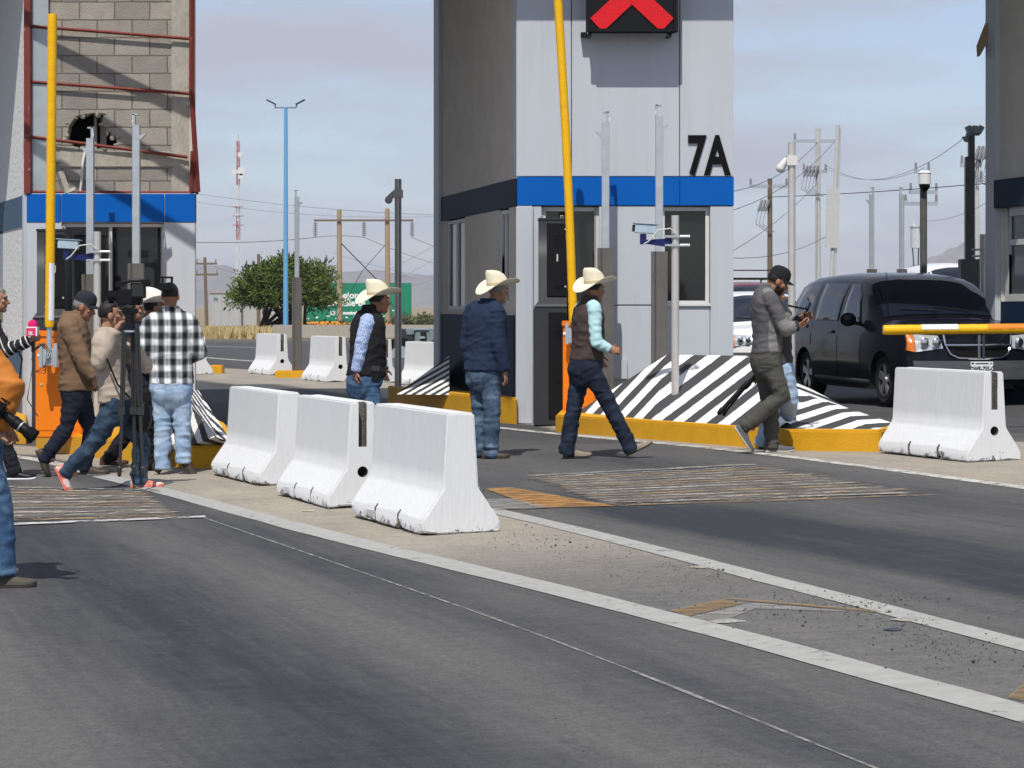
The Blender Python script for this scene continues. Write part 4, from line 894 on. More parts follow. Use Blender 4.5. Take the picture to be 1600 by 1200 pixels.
def tree(name, px, d, xl, xr, yt, yb, label):
    s_ = F / d; o = V(((px - 800) / s_, d, 0)); t = thing(name, label, 'tree', o)
    wd = (xr - xl) / s_ / 2; cx_ = ((xl + xr) / 2 - px) / s_; ztop = H + (HZ - yt) / s_; zb = H + (HZ - yb) / s_; mid = (ztop + zb) / 2; hh = (ztop - zb) / 2
    tr = MB(); cr_ = MB(); tips = []
    for k in range(9):
        a = k * 2.4 + .3; x1 = cx_ + cos(a) * wd * rn.uniform(.35, .8); y1 = sin(a) * wd * rn.uniform(.35, .8); z1 = mid + rn.uniform(-.35, .7) * hh
        b0 = V((rn.uniform(-.25, .25) + (.55 if k % 2 else -.55), rn.uniform(-.2, .2), 0)); m1 = V((b0.x * 1.5 + x1 * .12, y1 * .2, zb * .75)); m2 = V((x1 * .6, y1 * .6, mid - hh * .35))
        tr.tube([b0, m1, m2, V((x1, y1, z1))], [.17, .12, .075, .03], 7); tips.append(V((x1, y1, z1)))
        for j in range(4):
            e = V((x1, y1, z1)) + V((rn.gauss(0, .45) * wd * .7, rn.gauss(0, .45) * wd * .7, max(-.3, min(.25, rn.gauss(.1, .2))) * hh)); e.z = min(e.z, mid + hh * .75); tr.tube([m2.lerp(V((x1, y1, z1)), rn.uniform(.2, .8)), e], [.035, .012], 5); tips.append(e)
    tr.build('trunk', m_bark, t, smooth=True)
    N = 150
    for i in range(N):                       # umbrella crown: clumps on a flattened dome plus ragged skirt
        a = rn.uniform(0, 2 * pi); r = sqrt(rn.random()); z = mid - hh * .62 + (hh * 1.5) * (1 - r ** 3.0) * rn.uniform(.25, 1.0) + hh * .35 * r * rn.uniform(.5, 1.3)
        c = V((cx_ + cos(a) * r * wd * .88, sin(a) * r * wd * .88, z))
        sprigs(cr_, c, 34, (wd * .2, wd * .2, hh * .15), .30, rn, upb=.45)
    for e in tips: sprigs(cr_, e, 22, (wd * .14, wd * .14, hh * .12), .32, rn, upb=.4)
    cr_.build('crown', m_leaf, t)
    return t
tree('bushy_tree', 432, 112, 360, 532, 403, 512, 'dense dark green bushy tree behind the blue lamp post')
def bush(px, d, w_, yt, label, mats, fl=0, n_=60):
    s_ = F / d; o = V(((px - 800) / s_, d, 0)); hh = H + (HZ - yt) / s_; wd = w_ / s_ / 2
    t = thing('bush', label, 'bush', o, 0, 'bushes below the green billboard'); b = MB(); st = MB()
    for k in range(7): st.tube([V((rn.uniform(-.5, .5) * wd, 0, 0)), V((rn.uniform(-.9, .9) * wd, rn.uniform(-.4, .4), hh * .7))], [.03, .012], 5)
    st.build('stem', m_bark, t)
    for i in range(n_):
        c = V((rn.uniform(-1, 1) * wd, rn.uniform(-.6, .6), hh * rn.uniform(.15, .85) * (1 - .3 * rn.random())))
        sprigs(b, c, 14, (.35, .35, hh * .12), .26, rn)
    b.build('foliage', mats, t)
    if fl:
        f = MB()
        for i in range(fl):
            c = V((rn.uniform(-1, 1) * wd, -.5 + rn.uniform(-.3, .2), hh * rn.uniform(.7, 1.05))); f.ell(c, (rn.uniform(.06, .16), .08, rn.uniform(.05, .12)), None, 6, 4)
        f.build('blossom', m_flower, t)
bush(500, 128, 66, 505, 'flowering bush with orange blossoms under the left of billboard', m_leaf, 150)
bush(545, 130, 40, 507, 'dusty bush between the two wooden billboard-side poles', m_leaf2, 30)
bush(590, 131, 50, 506, 'bush mostly behind the black vest cowboy', m_leaf2, 10)
bush(645, 140, 70, 491, 'straggly bush behind the parked grey machinery', m_leaf2, 0, 75)
bush(700, 142, 50, 496, 'straggly bush at the edge of booth 7A', m_leaf2, 0)
b = MB(); q = P(460, 530, 104); b.bb(-1.0, 8.5, -.15, .15, 0, .62); tag(b.build('low_wall', m_castc, loc=V((q.x, 104, 0)), bevel=.02), 'low tan wall behind the distant barriers', 'low wall')
# ---- pale shed
d = 150; s_ = F / d; o = V(((353 - 800) / s_, d, 0)); t = thing('shed', 'pale corrugated shed left of the bushy tree', 'shed', o); hs = H + (HZ - 458) / s_
m_corr = M('corrugated_sheet', (.50, .51, .51), .6, .2, var=.08, sc=2, stretch=(8, 8, .3), dirt=(.38, .36, .33), dsc=1.2, dlo=.5, dhi=.8)
b = MB(); nC = 46; prof = []
for i in range(nC + 1):
    x = -1.1 + 2.1 * i / nC; prof.append(V((x, -.02 if i % 2 else .02, 0)))
prof += [V((1.0, 4, 0)), V((-1.1, 4, 0))]
b.loft([[p_ for p_ in prof], [p_ + V((0, 0, hs)) for p_ in prof]]); b.build('wall', m_corr, t)
b = MB(); b.bb(-1.15, 1.05, -.06, 4.1, hs, hs + .09); b.build('roof', m_castc, t)
b = MB(); b.bb(1.0, 3.6, .5, 4, 0, hs * .62); b.build('annexe', M('grey_block_wall', (.40, .39, .37), .9, var=.1), t)
b = MB()
for i in range(14):
    a = i * .7; b.box((-.78 + .12 * (i % 4) * .6, -.035, hs * .8 + .03 * ((i * 5) % 7)), (.10, .01, .035), Matrix.Rotation(a, 3, 'Y'))
b.build('faded_sign_mark', M('faded_blue', (.16, .30, .42), .8), t)
# ---- billboard
d = 160; s_ = F / d; o = V(((559 - 800) / s_, d, 0)); t = thing('billboard', 'green roadside billboard with white lettering behind the tree', 'billboard', o); zx = lambda py: H + (HZ - py) / s_; bw = 168 / s_ / 2
m_bill = M('green_billboard', (.012, .20, .115), .6, var=.16, sc=1.2, stretch=(1, 1, .25)); n, l, p = nodes(m_bill)
b = MB(); b.bb(-bw, bw, -.06, .06, zx(503), zx(442)); b.build('panel', m_bill, t)
b = MB()
for x in (-bw * .8, 0, bw * .8): b.bb(x - .08, x + .08, .06, .2, 0, zx(445))
b.build('support', m_shroud, t)
def btext(txt, px, py, hpx, sq=1.0, bold=.02):
    b = text_mb(txt, hpx / s_ * 1.35, .004, bold, 'LEFT', sq); b.xf(Matrix.Translation(((px - 559) / s_, -.075, zx(py)))); b.build('lettering', m_white, t)
btext('La mejor', 508, 466, 10.5); btext('responsable te', 487, 478, 10.5); btext('53 |', 516, 492, 6); btext('nominal', 536, 491, 5); btext('ación', 593, 489, 5); btext('9 om', 613, 489, 5)
b = MB()
for i in range(11):
    x = (480 + i * 15.2 + rn.uniform(-3, 3) - 559) / s_; b.box((x, -.075, zx(498 - 2 * (i % 3))), (rn.uniform(.15, .34), .01, rn.uniform(.05, .12)), Matrix.Rotation(rn.uniform(-.4, .4), 3, 'Y'))
b.build('small_print', m_white, t)
# ---- street lamp
d = 108; s_ = F / d; o = V(((446.5 - 800) / s_, d, 0)); t = thing('street_lamp', 'tall light blue double-armed street lamp by the tree', 'street lamp', o); hL = H + (HZ - 168) / s_
b = MB(); b.tube([(0, 0, 0), (0, 0, hL)], [.13, .085], 14); b.cyl((0, 0, 0), (0, 0, .04), .22); b.build('pole', M('light_blue_paint', (.13, .36, .62), .45, var=.05), t, smooth=True)
b = MB(); b.bb(-.55, .5, -.03, .03, hL - .04, hL + .02); b.build('crossarm', M('blue_grey_arm', (.12, .22, .30), .5), t)
for sg in (-1, 1):
    b = MB(); b.tube([(sg * .5, 0, hL), (sg * .52, 0, hL + .16)], .03, 6); b.box((sg * .70, 0, hL + .26), (.50, .16, .07), Matrix.Rotation(sg * -.48, 3, 'Y')); b.build('lamp_head', m_dkgrey, t)
# ---- radio mast
d = 620; s_ = F / d; o = V(((372 - 800) / s_, d, 0)); t = thing('radio_mast', 'red and white lattice radio mast with dish antennas', 'radio mast', o); hm = H + (HZ - 220) / s_
m_rw = M('mast_red', (.42, .09, .06), .6); m_ww = M('mast_white', (.62, .63, .64), .6)
bands = [(0, .42, m_ww), (.42, .53, m_rw), (.53, .74, m_ww), (.74, 1.0, m_rw)]
for z0, z1, mt in bands:
    b = MB(); w0, w1 = 1.1 - .45 * z0, 1.1 - .45 * z1; nb = max(2, int((z1 - z0) * 26))
    for k in range(3):
        a, c = 2.094 * k + .5, 2.094 * (k + 1) + .5
        pt = lambda an, u: V((cos(an) * (w0 + (w1 - w0) * u) * .62, sin(an) * (w0 + (w1 - w0) * u) * .62, hm * (z0 + (z1 - z0) * u)))
        b.tube([pt(a, 0), pt(a, 1)], .11, 5)
        for i in range(nb):
            b.tube([pt(a if i % 2 else c, i / nb), pt(c if i % 2 else a, (i + 1) / nb)], .05, 4); b.tube([pt(a, i / nb), pt(c, i / nb)], .04, 4)
    b.build('lattice', mt, t)
b = MB(); b.cyl((0, 0, hm), (0, 0, hm + 1.8), .07); b.build('tip', m_rw, t)
for x, y, r in ((1.0, 268, 1.15), (-.9, 269, .8), (.9, 276, .8), (.7, 242, .7)):
    b = MB(); z = H + (HZ - y) / s_; b.loft([[V((x + cos(q) * rr, -.8 + yy, z + sin(q) * rr)) for q in [2 * pi * i / 18 for i in range(18)]] for rr, yy in ((r * .2, .25), (r * .7, .12), (r, -.15), (r, -.5))]); b.build('dish', m_ww, t, smooth=True)
b = MB(); z = H + (HZ - 352) / s_
for dz in (0, 9, 18): b.bb(-1.5, 1.5, -.9, .9, z + dz * .28, z + dz * .28 + .12)
b.build('platform', m_rw, t)
# ---- utility poles and wires
def upole(px, d, ytop, w_, mat, label, arms=(), lean=0, ybase=None, extra=None):
    s_ = F / d; o = V(((px - 800) / s_, d, 0)); t = thing('utility_pole', label, 'utility pole', o, 0, 'power poles along the road'); h = H + (HZ - ytop) / s_
    b = MB(); b.tube([(0, 0, 0), (lean / s_, 0, h)], [w_ / s_ / 2 * 1.15, w_ / s_ / 2 * .9], 12); b.build('pole', mat, t, smooth=True)
    for y, x0, x1, kind in arms:
        z = H + (HZ - y) / s_; b = MB(); b.bb(x0 / s_, x1 / s_, -.06, .06, z - .06, z + .06); am = b.build('crossarm', mat if kind != 'steel' else m_galv, t)
        for q in ((x0 + 2) / s_, (x1 - 2) / s_): b = MB(); b.cyl((q, 0, z + .06), (q, 0, z + .30), .05, .035, 8); b.build('insulator', m_ceram, am)
    if extra: extra(t, s_)
    return t
m_can = M('transformer_grey', (.55, .57, .58), .5)
def transformer(px_dx, y0, y1, w_):
    def f(t, s_):
        b = MB(); za, zb = H + (HZ - y1) / s_, H + (HZ - y0) / s_; x = px_dx / s_; r = w_ / s_ / 2
        b.cyl((x, -.3, za), (x, -.3, zb), r, n=20); b.cyl((x, -.3, zb), (x, -.3, zb + .06), r * 1.08, n=20)
        for k in (-.5, .5): b.cyl((x + k * r, -.3, zb), (x + k * r, -.3, zb + .32), .05, .03, 8)
        b.build('transformer', m_can, t, smooth=True)
        b = MB()
        for k in range(3): b.tube([(x + (k - 1) * .2, -.5, za), (x + (k - 1) * .15, -.45, za - .6), (x + .3, -.3, za - 1.3 - .2 * k), (-px_dx / s_ * .1, -.15, za - 1.5)], .02, 5)
        b.build('cable', m_cable, t)
    return f
def coils(dx, y, n_, w_=16):
    def f(t, s_):
        b = MB(); z = H + (HZ - y) / s_
        for k in range(n_):
            x = (dx + (k - n_ / 2) * w_ / n_) / s_; b.cyl((x, -.2, z), (x + .15, -.2, z + .42), .06, .045, 8); b.tube([(x, -.2, z), (x - .1, -.25, z - .5), (x + .35, -.2, z - .8)], .015, 5)
        b.build('fuse_cutout', m_ceram, t)
    return f
upole(1203, 85, 279, 8, m_wood, 'brown wooden power pole between booth 7A and the steel pole', [(291, -32, 28, 'steel')], extra=coils(-11, 330, 3))
upole(1278, 90, 201, 8, m_conc, 'pale concrete power pole with two crossarms', [(220, -38, 34, 'steel'), (268, -24, 14, 'steel')], extra=coils(-12, 276, 4, 22))
upole(1441, 75, 266, 7, m_conc, 'concrete power pole with transformer behind the dome camera pole', [(268, -12, 12, 'steel'), (300, -20, 24, 'steel'), (318, -28, 24, 'steel')], extra=transformer(-10, 356, 388, 22))
upole(1527, 70, 232, 6, m_conc, 'concrete power pole with tangled fuses beside the right booth', [(258, -26, 6, 'steel'), (282, -6, 8, 'steel')], extra=coils(6, 250, 4, 24))
upole(323, 135, 402, 5, m_wood, 'small dark wooden pole beside the pale shed', [(412, -17, 16, 'wood'), (429, -17, 18, 'wood')], lean=-3)
upole(404, 140, 397, 5.5, m_wood, 'bare wooden pole top sticking out of the tree')
m_hw = M('tan_wood_pole', (.34, .25, .16), .85, var=.15, sc=3, stretch=(3, 3, .3), dirt=(.08, .06, .05), dsc=1.4, dlo=.66, dhi=.7)
d = 138; s_ = F / d; o = V(((568 - 800) / s_, d, 0)); t = thing('power_pylon', 'H-shaped wooden power line frame before the billboard', 'power pylon', o)
zt = lambda py: H + (HZ - py) / s_
for px, y in ((531, 327), (606, 326)): b = MB(); b.tube([((px - 568) / s_, 0, 0), ((px - 569) / s_, 0, zt(y))], [.17, .14], 12); b.build('pole', m_hw, t, smooth=True)
b = MB(); b.bb((491 - 568) / s_, (646 - 568) / s_, -.25, -.1, zt(346), zt(343)); b.build('crossbar', m_wood, t)
for px in (493, 569, 644):
    b = MB(); x = (px - 568) / s_
    for k in range(7): b.cyl((x, -.18, zt(349 + k * 3)), (x, -.18, zt(350.4 + k * 3)), .13, n=10)
    b.cyl((x, -.18, zt(346)), (x, -.18, zt(371)), .03); b.build('insulator_string', m_ceram, t)
b = MB(); b.tube([((531 - 568) / s_, 0, zt(378)), ((590 - 568) / s_, 0, zt(438)), ((640 - 568) / s_, -2, 0)], .035, 5); b.tube([((606 - 568) / s_, 0, zt(378)), ((565 - 568) / s_, 0, zt(425)), ((520 - 568) / s_, -2, 0)], .02, 5); b.build('guy_wire', m_cable, t)
WN = [0]
def wire(label, pa, da, pc, dc, sag=.5, r=.016, mat=None):
    a, c = P(*pa, da), P(*pc, dc); b = MB(); N = 22; r *= .62
    b.tube([a.lerp(c, i / N) - V((0, 0, sag * 4 * (i / N) * (1 - i / N))) - a for i in range(N + 1)], r, 5)
    tag(b.build('power_line', mat or m_cable, loc=a), label, 'wire', 'overhead wires')
m_wl = M('bright_wire', (.55, .56, .58), .4, .5)  # paler and more metallic than the other wires
wire('long wire from the damaged booth past the radio mast, upper', (290, 300), 138, (690, 336), 138, .25)
wire('faint wire just below the upper one past the mast', (290, 313), 138, (690, 338), 138, .4, .012)
wire('wire slung from left insulator string toward the damaged booth', (290, 378), 138, (493, 371), 138, .15, .03)
wire('wire slung between left and middle insulator strings', (493, 371), 138, (569, 371), 138, -.1, .022)
wire('wire running right from the middle insulator string', (569, 371), 138, (760, 430), 170, .3, .022)
wire('wire running right from the right insulator string', (644, 371), 138, (760, 405), 160, .2, .022)
wire('wire rising from behind the black vest cowboy to booth 7A', (590, 455), 140, (760, 345), 200, .3, .014)
wire('second rising wire right of the H-shaped frame', (600, 425), 140, (760, 330), 210, .3, .014)
wire('thin wire crossing low above the hills left of 7A', (520, 395), 150, (760, 440), 190, .5, .014)
wire('nearly level wire behind the tall pole left of 7A', (540, 470), 150, (760, 400), 190, .5, .012)
wire('short wire from the small wooden pole to the mast', (310, 405), 135, (400, 432), 150, .2, .014)
wire('wire between wooden pole and concrete pole, upper', (1140, 300), 60, (1278, 222), 90, .35, .016)
wire('wire between wooden pole and concrete pole, middle', (1140, 330), 62, (1305, 220), 95, .4, .016)
wire('lower wire rising to the concrete pole at right of 7A', (1140, 395), 64, (1278, 285), 90, .2, .014)
wire('double low wire ending at the concrete pole', (1140, 403), 66, (1290, 370), 90, .25, .016)
wire('dark level wire running behind the white-signed pole', (1200, 308), 85, (1560, 285), 66, .05, .022)
wire('pale drooping wire to the floodlight column', (1290, 262), 90, (1520, 204), 66, .9, .02, m_wl)
wire('second thin wire from the concrete pole to the right', (1290, 258), 90, (1445, 262), 75, .5, .012)
wire('short pale wire above the right hills', (1445, 345), 75, (1560, 305), 66, .2, .018, m_wl)
# ---- leaning white pole with the backs of two signs
d = 62; s_ = F / d; o = V(((1298 - 800) / s_, d, 0)); t = thing('sign_pole', 'leaning white pole with tall white sign boards seen from behind', 'sign pole', o)
zt = lambda py: H + (HZ - py) / s_; ln = lambda py: (1298 + (440 - py) * .047 - 1298) / s_
b = MB(); b.tube([(ln(470) - .05, 0, 0), (ln(195), 0, zt(195))], .055, 10); b.tube([(ln(470) + .06, 0, 0), (ln(195) + .07, 0, zt(200))], .02, 8); b.build('pole', m_conc, t, smooth=True)
b = MB(); b.prism([(ln(388) - .20, -.1, zt(387)), (ln(388) + .17, -.1, zt(388)), (ln(296) + .12, -.1, zt(296)), (ln(296) - .24, -.1, zt(295))], (0, .03, 0)); b.build('sign_board', m_conc, t)
# ---- parked grey machinery seen through the gap left of 7A
d = 66; s_ = F / d; o = V(((660 - 800) / s_, d, 0)); t = thing('truck', 'grey parked truck bonnet and cab beyond the distant barriers', 'truck', o); zt = lambda py: H + (HZ - py) / s_; xt = lambda px: (px - 660) / s_
m_trk = M('grey_green_paint', (.20, .25, .25), .4, var=.1)
b = MB(); b.loft([[V((xt(626), y, zt(548))), V((xt(648), y, zt(546))), V((xt(649), y, zt(521))), V((xt(640), y, zt(515))), V((xt(618), y, zt(513)))] for y in (-1.0, 1.0)]); b.build('bonnet', m_dkgrey, t, bevel=.05)
b = MB(); b.bb(xt(636), xt(649), -1.02, 1.0, zt(524), zt(513)); b.bb(xt(649), xt(705), -.9, 1.1, zt(552), zt(513)); b.build('cab', m_trk, t, bevel=.04)
b = MB(); b.bb(xt(659), xt(668), -.95, -.88, zt(534), zt(518)); b.build('window', m_glass, t)
b = MB(); b.bb(xt(658), xt(666), -.98, -.93, zt(528), zt(525)); b.bb(xt(648), xt(672), -.95, -.9, zt(514.5), zt(512.5)); b.bb(xt(600), xt(638), -1.05, -.95, zt(533), zt(530)); b.bb(xt(600), xt(636), -1.05, -.95, zt(545), zt(542)); b.build('trim_bar', m_galv, t)
for x in (628, 692):
    b = MB(); b.cyl((xt(x), -1.1, zt(553)), (xt(x), -.8, zt(553)), .5, n=24); w_ = b.build('wheel', m_black, t, bevel=.03)
    b = MB(); b.cyl((xt(x), -1.13, zt(553)), (xt(x), -1.08, zt(553)), .26, n=20); b.build('hub', m_galv, w_)
b = MB(); b.bb(xt(620), xt(705), -.8, .8, zt(560), zt(548)); b.build('chassis', m_black, t)

# ================================================================ VEHICLES
def interp(tab, y):
    for i in range(len(tab) - 1):
        if y <= tab[i + 1][0]:
            t = (y - tab[i][0]) / (tab[i + 1][0] - tab[i][0]); t = max(0, t); return [a + (c - a) * t for a, c in zip(tab[i], tab[i + 1])]
    return list(tab[-1])
#        y     half  zbot  belt  top   wtop
VT = [(0.00, .78, .30, .50, .56, .74), (.03, .86, .25, .62, .72, .80), (.09, .92, .22, .74, .86, .84), (.20, .955, .20, .84, .965, .86), (.45, .975, .19, .92, 1.03, .86), (.80, .985, .19, .97, 1.085, .86), (1.12, .99, .19, 1.01, 1.13, .85),
      (1.30, .99, .19, 1.02, 1.27, .84), (1.60, .99, .19, 1.03, 1.475, .80), (1.90, .99, .19, 1.035, 1.635, .755), (2.15, .99, .19, 1.04, 1.705, .735), (2.6, .99, .19, 1.05, 1.745, .725), (3.4, .99, .19, 1.06, 1.76, .725), (4.3, .985, .20, 1.07, 1.74, .72), (4.8, .97, .22, 1.08, 1.68, .70), (5.0, .95, .26, 1.08, 1.52, .66), (5.12, .92, .32, 1.04, 1.16, .80), (5.16, .88, .40, .80, .95, .80)]
def vsec(y):
    _, w, zb, be, tp, wt = interp(VT, y); sw = .20 * max(0, 1 - y / .7)      # nose swept back at the corners
    hs_ = []
    pts = [(0, zb), (w - .10, zb), (w - .02, zb + .10), (w, zb + (be - zb) * .45), (w - .012, be - .10), (w - .045, be)]
    if y >= 1.12: k = min(1, (y - 1.12) / .5); pts += [(w - .045 + (wt + .03 - w + .045) * .5 * 1.0, be + (tp - be) * .5), (wt + .02, tp - .09 * k - .02), (wt - .07, tp - .015 - .02 * k)]
    else: pts += [(w - .09, be + (tp - be) * .45), (wt - .02, tp - .035), (wt - .12, tp - .018)]
    pts += [(.35, tp + .012), (0, tp + .018)]
    full = pts + [(-x, z) for x, z in reversed(pts[1:-1])]
    return [V((x, y + sw * (abs(x) / .9) ** 2, z)) for x, z in full], pts
def side_pt(y, z, out=.0):                   # point on the flank at height z (x > 0 side)
    _, pts = vsec(y); pts = pts[1:9]
    for i in range(len(pts) - 1):
        if pts[i][1] <= z <= pts[i + 1][1]:
            t = (z - pts[i][1]) / (pts[i + 1][1] - pts[i][1] + 1e-9); return V((pts[i][0] + (pts[i + 1][0] - pts[i][0]) * t + out, y, z))
    return V((pts[-1][0] + out, y, z))
def top_z(x, y):
    _, pts = vsec(y); q = sorted([(a, z) for a, z in pts[6:]])
    for i in range(len(q) - 1):
        if q[i][0] <= abs(x) <= q[i + 1][0]: t = (abs(x) - q[i][0]) / (q[i + 1][0] - q[i][0] + 1e-9); return q[i][1] + (q[i + 1][1] - q[i][1]) * t
    return q[-1][1]
def carpaint(name, col): return M(name, col, .16, var=.03, coat=.22, spec=.12)
m_tyre = M('tyre_rubber', (.014, .014, .015), .85); m_rim = M('alloy', (.42, .42, .43), .3, .8); m_chrome = M('chrome', (.75, .76, .78), .12, 1.0); m_trim = M('grey_lower_bumper', (.075, .078, .085), .55); m_tint = M('tinted_glass', (.008, .012, .024), .02, spec=.75)
m_lens = M('headlamp_lens', (.50, .53, .56), .15, .3, var=.25, sc=22, coat=1.0); m_amber = M('amber_lens', (.60, .16, .02), .25)
VM = {}
def van_meshes():
    b = MB(); ys_ = [0, .015, .03, .06, .09, .14, .2, .3, .45, .6, .8, .95, 1.12, 1.2, 1.3, 1.45, 1.6, 1.75, 1.9, 2.02, 2.15, 2.35, 2.6, 3, 3.4, 3.8, 4.3, 4.55, 4.8, 4.9, 5, 5.06, 5.12, 5.16]
    b.loft([vsec(y)[0] for y in ys_]); me = b.mesh('vb'); cut = MB()
    for y in (.96, 4.04):
        for sg in (-1, 1): cut.cyl((sg * 1.2, y, .33), (sg * .68, y, .33), .385, n=36)
    co = bpy.data.objects.new('cutter', cut.mesh('c')); C.objects.link(co)
    r = evalmesh(me, [('BOOLEAN', dict(object=co, operation='DIFFERENCE', solver='EXACT'))]); bpy.data.objects.remove(co); VM['body'] = r
van_meshes()
def van(name, label, cat, loc, rz, paint, full=True, glass=m_tint, scale=None):
    t = thing(name, label, cat, loc, rz); link('body', VM['body'].copy(), paint, t, None, True, 38)
    def sidewin(poly, sg, nm='window', mt=glass, out=.006, par=t, ndiv=8):
        b = MB(); ring = []
        for i in range(len(poly)):
            a, c = poly[i], poly[(i + 1) % len(poly)]
            for k in range(ndiv): q = (a[0] + (c[0] - a[0]) * k / ndiv, a[1] + (c[1] - a[1]) * k / ndiv); ring.append(q)
        cy_, cz_ = sum(q[0] for q in ring) / len(ring), sum(q[1] for q in ring) / len(ring); vs = []; n_ = len(ring)
        for f in (1.0, .96, .66, .33): vs += [side_pt(cy_ + (y - cy_) * f, cz_ + (z - cz_) * f, out * (0 if f == 1.0 else 1)) for y, z in ring]
        vs.append(side_pt(cy_, cz_, out)); vs = [V((v.x * sg, v.y, v.z)) for v in vs]; fs = []
        for r in range(3):
            for i in range(n_): fs.append((r * n_ + i, r * n_ + (i + 1) % n_, (r + 1) * n_ + (i + 1) % n_, (r + 1) * n_ + i))
        fs += [(3 * n_ + i, 3 * n_ + (i + 1) % n_, 4 * n_) for i in range(n_)]
        b.add(vs, fs); return b.build(nm, mt, par, smooth=True, ang=180)
    for sg in (-1, 1):
        sidewin([(1.78, 1.07), (2.58, 1.09), (2.58, 1.60), (2.28, 1.60), (2.02, 1.42)], sg)
        sidewin([(2.70, 1.09), (3.70, 1.10), (3.70, 1.62), (2.70, 1.61)], sg)
        sidewin([(3.80, 1.11), (4.72, 1.14), (4.60, 1.58), (3.80, 1.62)], sg)
    b = MB(); N, Mr = 12, 10; vs = []
    for j in range(Mr + 1):
        y = 1.17 + (2.0 - 1.17) * j / Mr; hw = .845 - .13 * j / Mr
        for i in range(N + 1):
            x = -hw + 2 * hw * i / N; vs.append(V((x, y, top_z(x, y) + .012 + .004)))
    b.add(vs, [(j * (N + 1) + i, j * (N + 1) + i + 1, (j + 1) * (N + 1) + i + 1, (j + 1) * (N + 1) + i) for j in range(Mr) for i in range(N)]); b.build('windscreen', glass, t, smooth=True, ang=180)
    for sg in (-1, 1):
        for y in (.96, 4.04):
            b = MB(); xo = sg * .90; b.loft([[V((x, y + cos(2 * pi * i / 32) * r, .33 + sin(2 * pi * i / 32) * r)) for i in range(32)] for x, r in ((xo - sg * .19, .28), (xo - sg * .17, .325), (xo - sg * .02, .335), (xo + sg * .03, .32), (xo + sg * .045, .285), (xo + sg * .03, .235), (xo - sg * .02, .225))]); w = b.build('wheel', m_tyre, t, smooth=True, ang=40)
            b = MB(); b.cyl((xo - sg * .05, y, .33), (xo - sg * .02, y, .33), .225, n=28); b.loft([[V((xo + sg * e, y + cos(2 * pi * i / 32) * r, .33 + sin(2 * pi * i / 32) * r)) for i in range(32)] for e, r in ((-.02, .228), (.035, .228), (.035, .205), (-.02, .200))]); b.build('rim_barrel', m_dkgrey, w, smooth=True)
            b = MB()
            for k in range(5):
                a = 2 * pi * k / 5 + .4; u = V((0, cos(a), sin(a))); v = V((0, -sin(a), cos(a))); c0 = V((xo, y, .33))
                b.prism([c0 + u * .03 + v * .035 + V((sg * .02, 0, 0)), c0 + u * .215 + v * .055 + V((sg * .03, 0, 0)), c0 + u * .215 - v * .055 + V((sg * .03, 0, 0)), c0 + u * .03 - v * .035 + V((sg * .02, 0, 0))], (-sg * .02, 0, 0))
            b.cyl((xo - sg * .01, y, .33), (xo + sg * .03, y, .33), .055, n=16); b.build('rim', m_rim, w)
        b = MB(); b.ell((sg * 1.10, 1.86, 1.12), (.115, .07, .095)); b.tube([(sg * .94, 1.84, 1.06), (sg * 1.05, 1.86, 1.08)], .03, 6); b.build('mirror', paint, t, smooth=True)
        sidewin([(1.40, .27), (3.60, .28), (3.60, .33), (1.40, .32)], sg, 'side_moulding', m_trim, .012)
        sidewin([(2.78, .93), (2.98, .93), (2.98, .965), (2.78, .965)], sg, 'door_handle', paint, .025)
    if not full: return t
    def front(poly, nm, mt, out, par=t, z0=0):
        """panel laid on the nose; poly in (x, z)"""
        b = MB(); vs = []
        def fy(x, z):
            y = 0.0; best = 9
            for k in range(60):
                yy = k * .012; _, w, zb, be, tp, wt = interp(VT, yy)
                if z <= tp - .01 and abs(x) <= w: y = yy; break
            return y + .20 * max(0, 1 - y / .7) * (abs(x) / .9) ** 2
        ring = []
        for i in range(len(poly)):
            a, c = poly[i], poly[(i + 1) % len(poly)]
            for k in range(6): ring.append((a[0] + (c[0] - a[0]) * k / 6, a[1] + (c[1] - a[1]) * k / 6))
        cx_, cz_ = sum(q[0] for q in ring) / len(ring), sum(q[1] for q in ring) / len(ring); n_ = len(ring); fs = []
        for f, o in ((1, -.02), (1, 1), (.66, 1), (.33, 1)): vs += [V((cx_ + (x - cx_) * f, fy(cx_ + (x - cx_) * f, cz_ + (z - cz_) * f) - (out if o == 1 else -.02), cz_ + (z - cz_) * f)) for x, z in ring]
        vs.append(V((cx_, fy(cx_, cz_) - out, cz_)))
        for r in range(3):
            for i in range(n_): fs.append((r * n_ + i, r * n_ + (i + 1) % n_, (r + 1) * n_ + (i + 1) % n_, (r + 1) * n_ + i))
        fs += [(3 * n_ + i, 3 * n_ + (i + 1) % n_, 4 * n_) for i in range(n_)]
        b.add(vs, fs); return b.build(nm, mt, par, smooth=True, ang=50)
    for sg in (-1, 1):
        hl_ = front([(sg * .47, .76), (sg * .80, .715), (sg * .80, .94), (sg * .50, .92)], 'headlight', m_lens, .02)
        front([(sg * .805, .71), (sg * .90, .735), (sg * .885, .93), (sg * .805, .94)], 'indicator', m_amber, .018, hl_)
        b = MB()
        for x in (.56, .70): b.ell((sg * x, .073 + .05 * (x > .6), .835), (.058, .022, .060))
        b.build('reflector', m_chrome, hl_, smooth=True)
    gr_ = front([(-.34, .64), (.34, .64), (.43, .80), (.45, .93), (-.45, .93), (-.43, .80)], 'grille', m_blackm, .012)
    def bar3(a, c, r):
        b.tube([a, c], r, 8)
    b = MB(); yb = -.012
    outl = [(-.455, .93), (-.44, .80), (-.39, .685), (-.29, .635), (0, .625), (.29, .635), (.39, .685), (.44, .80), (.455, .93)]
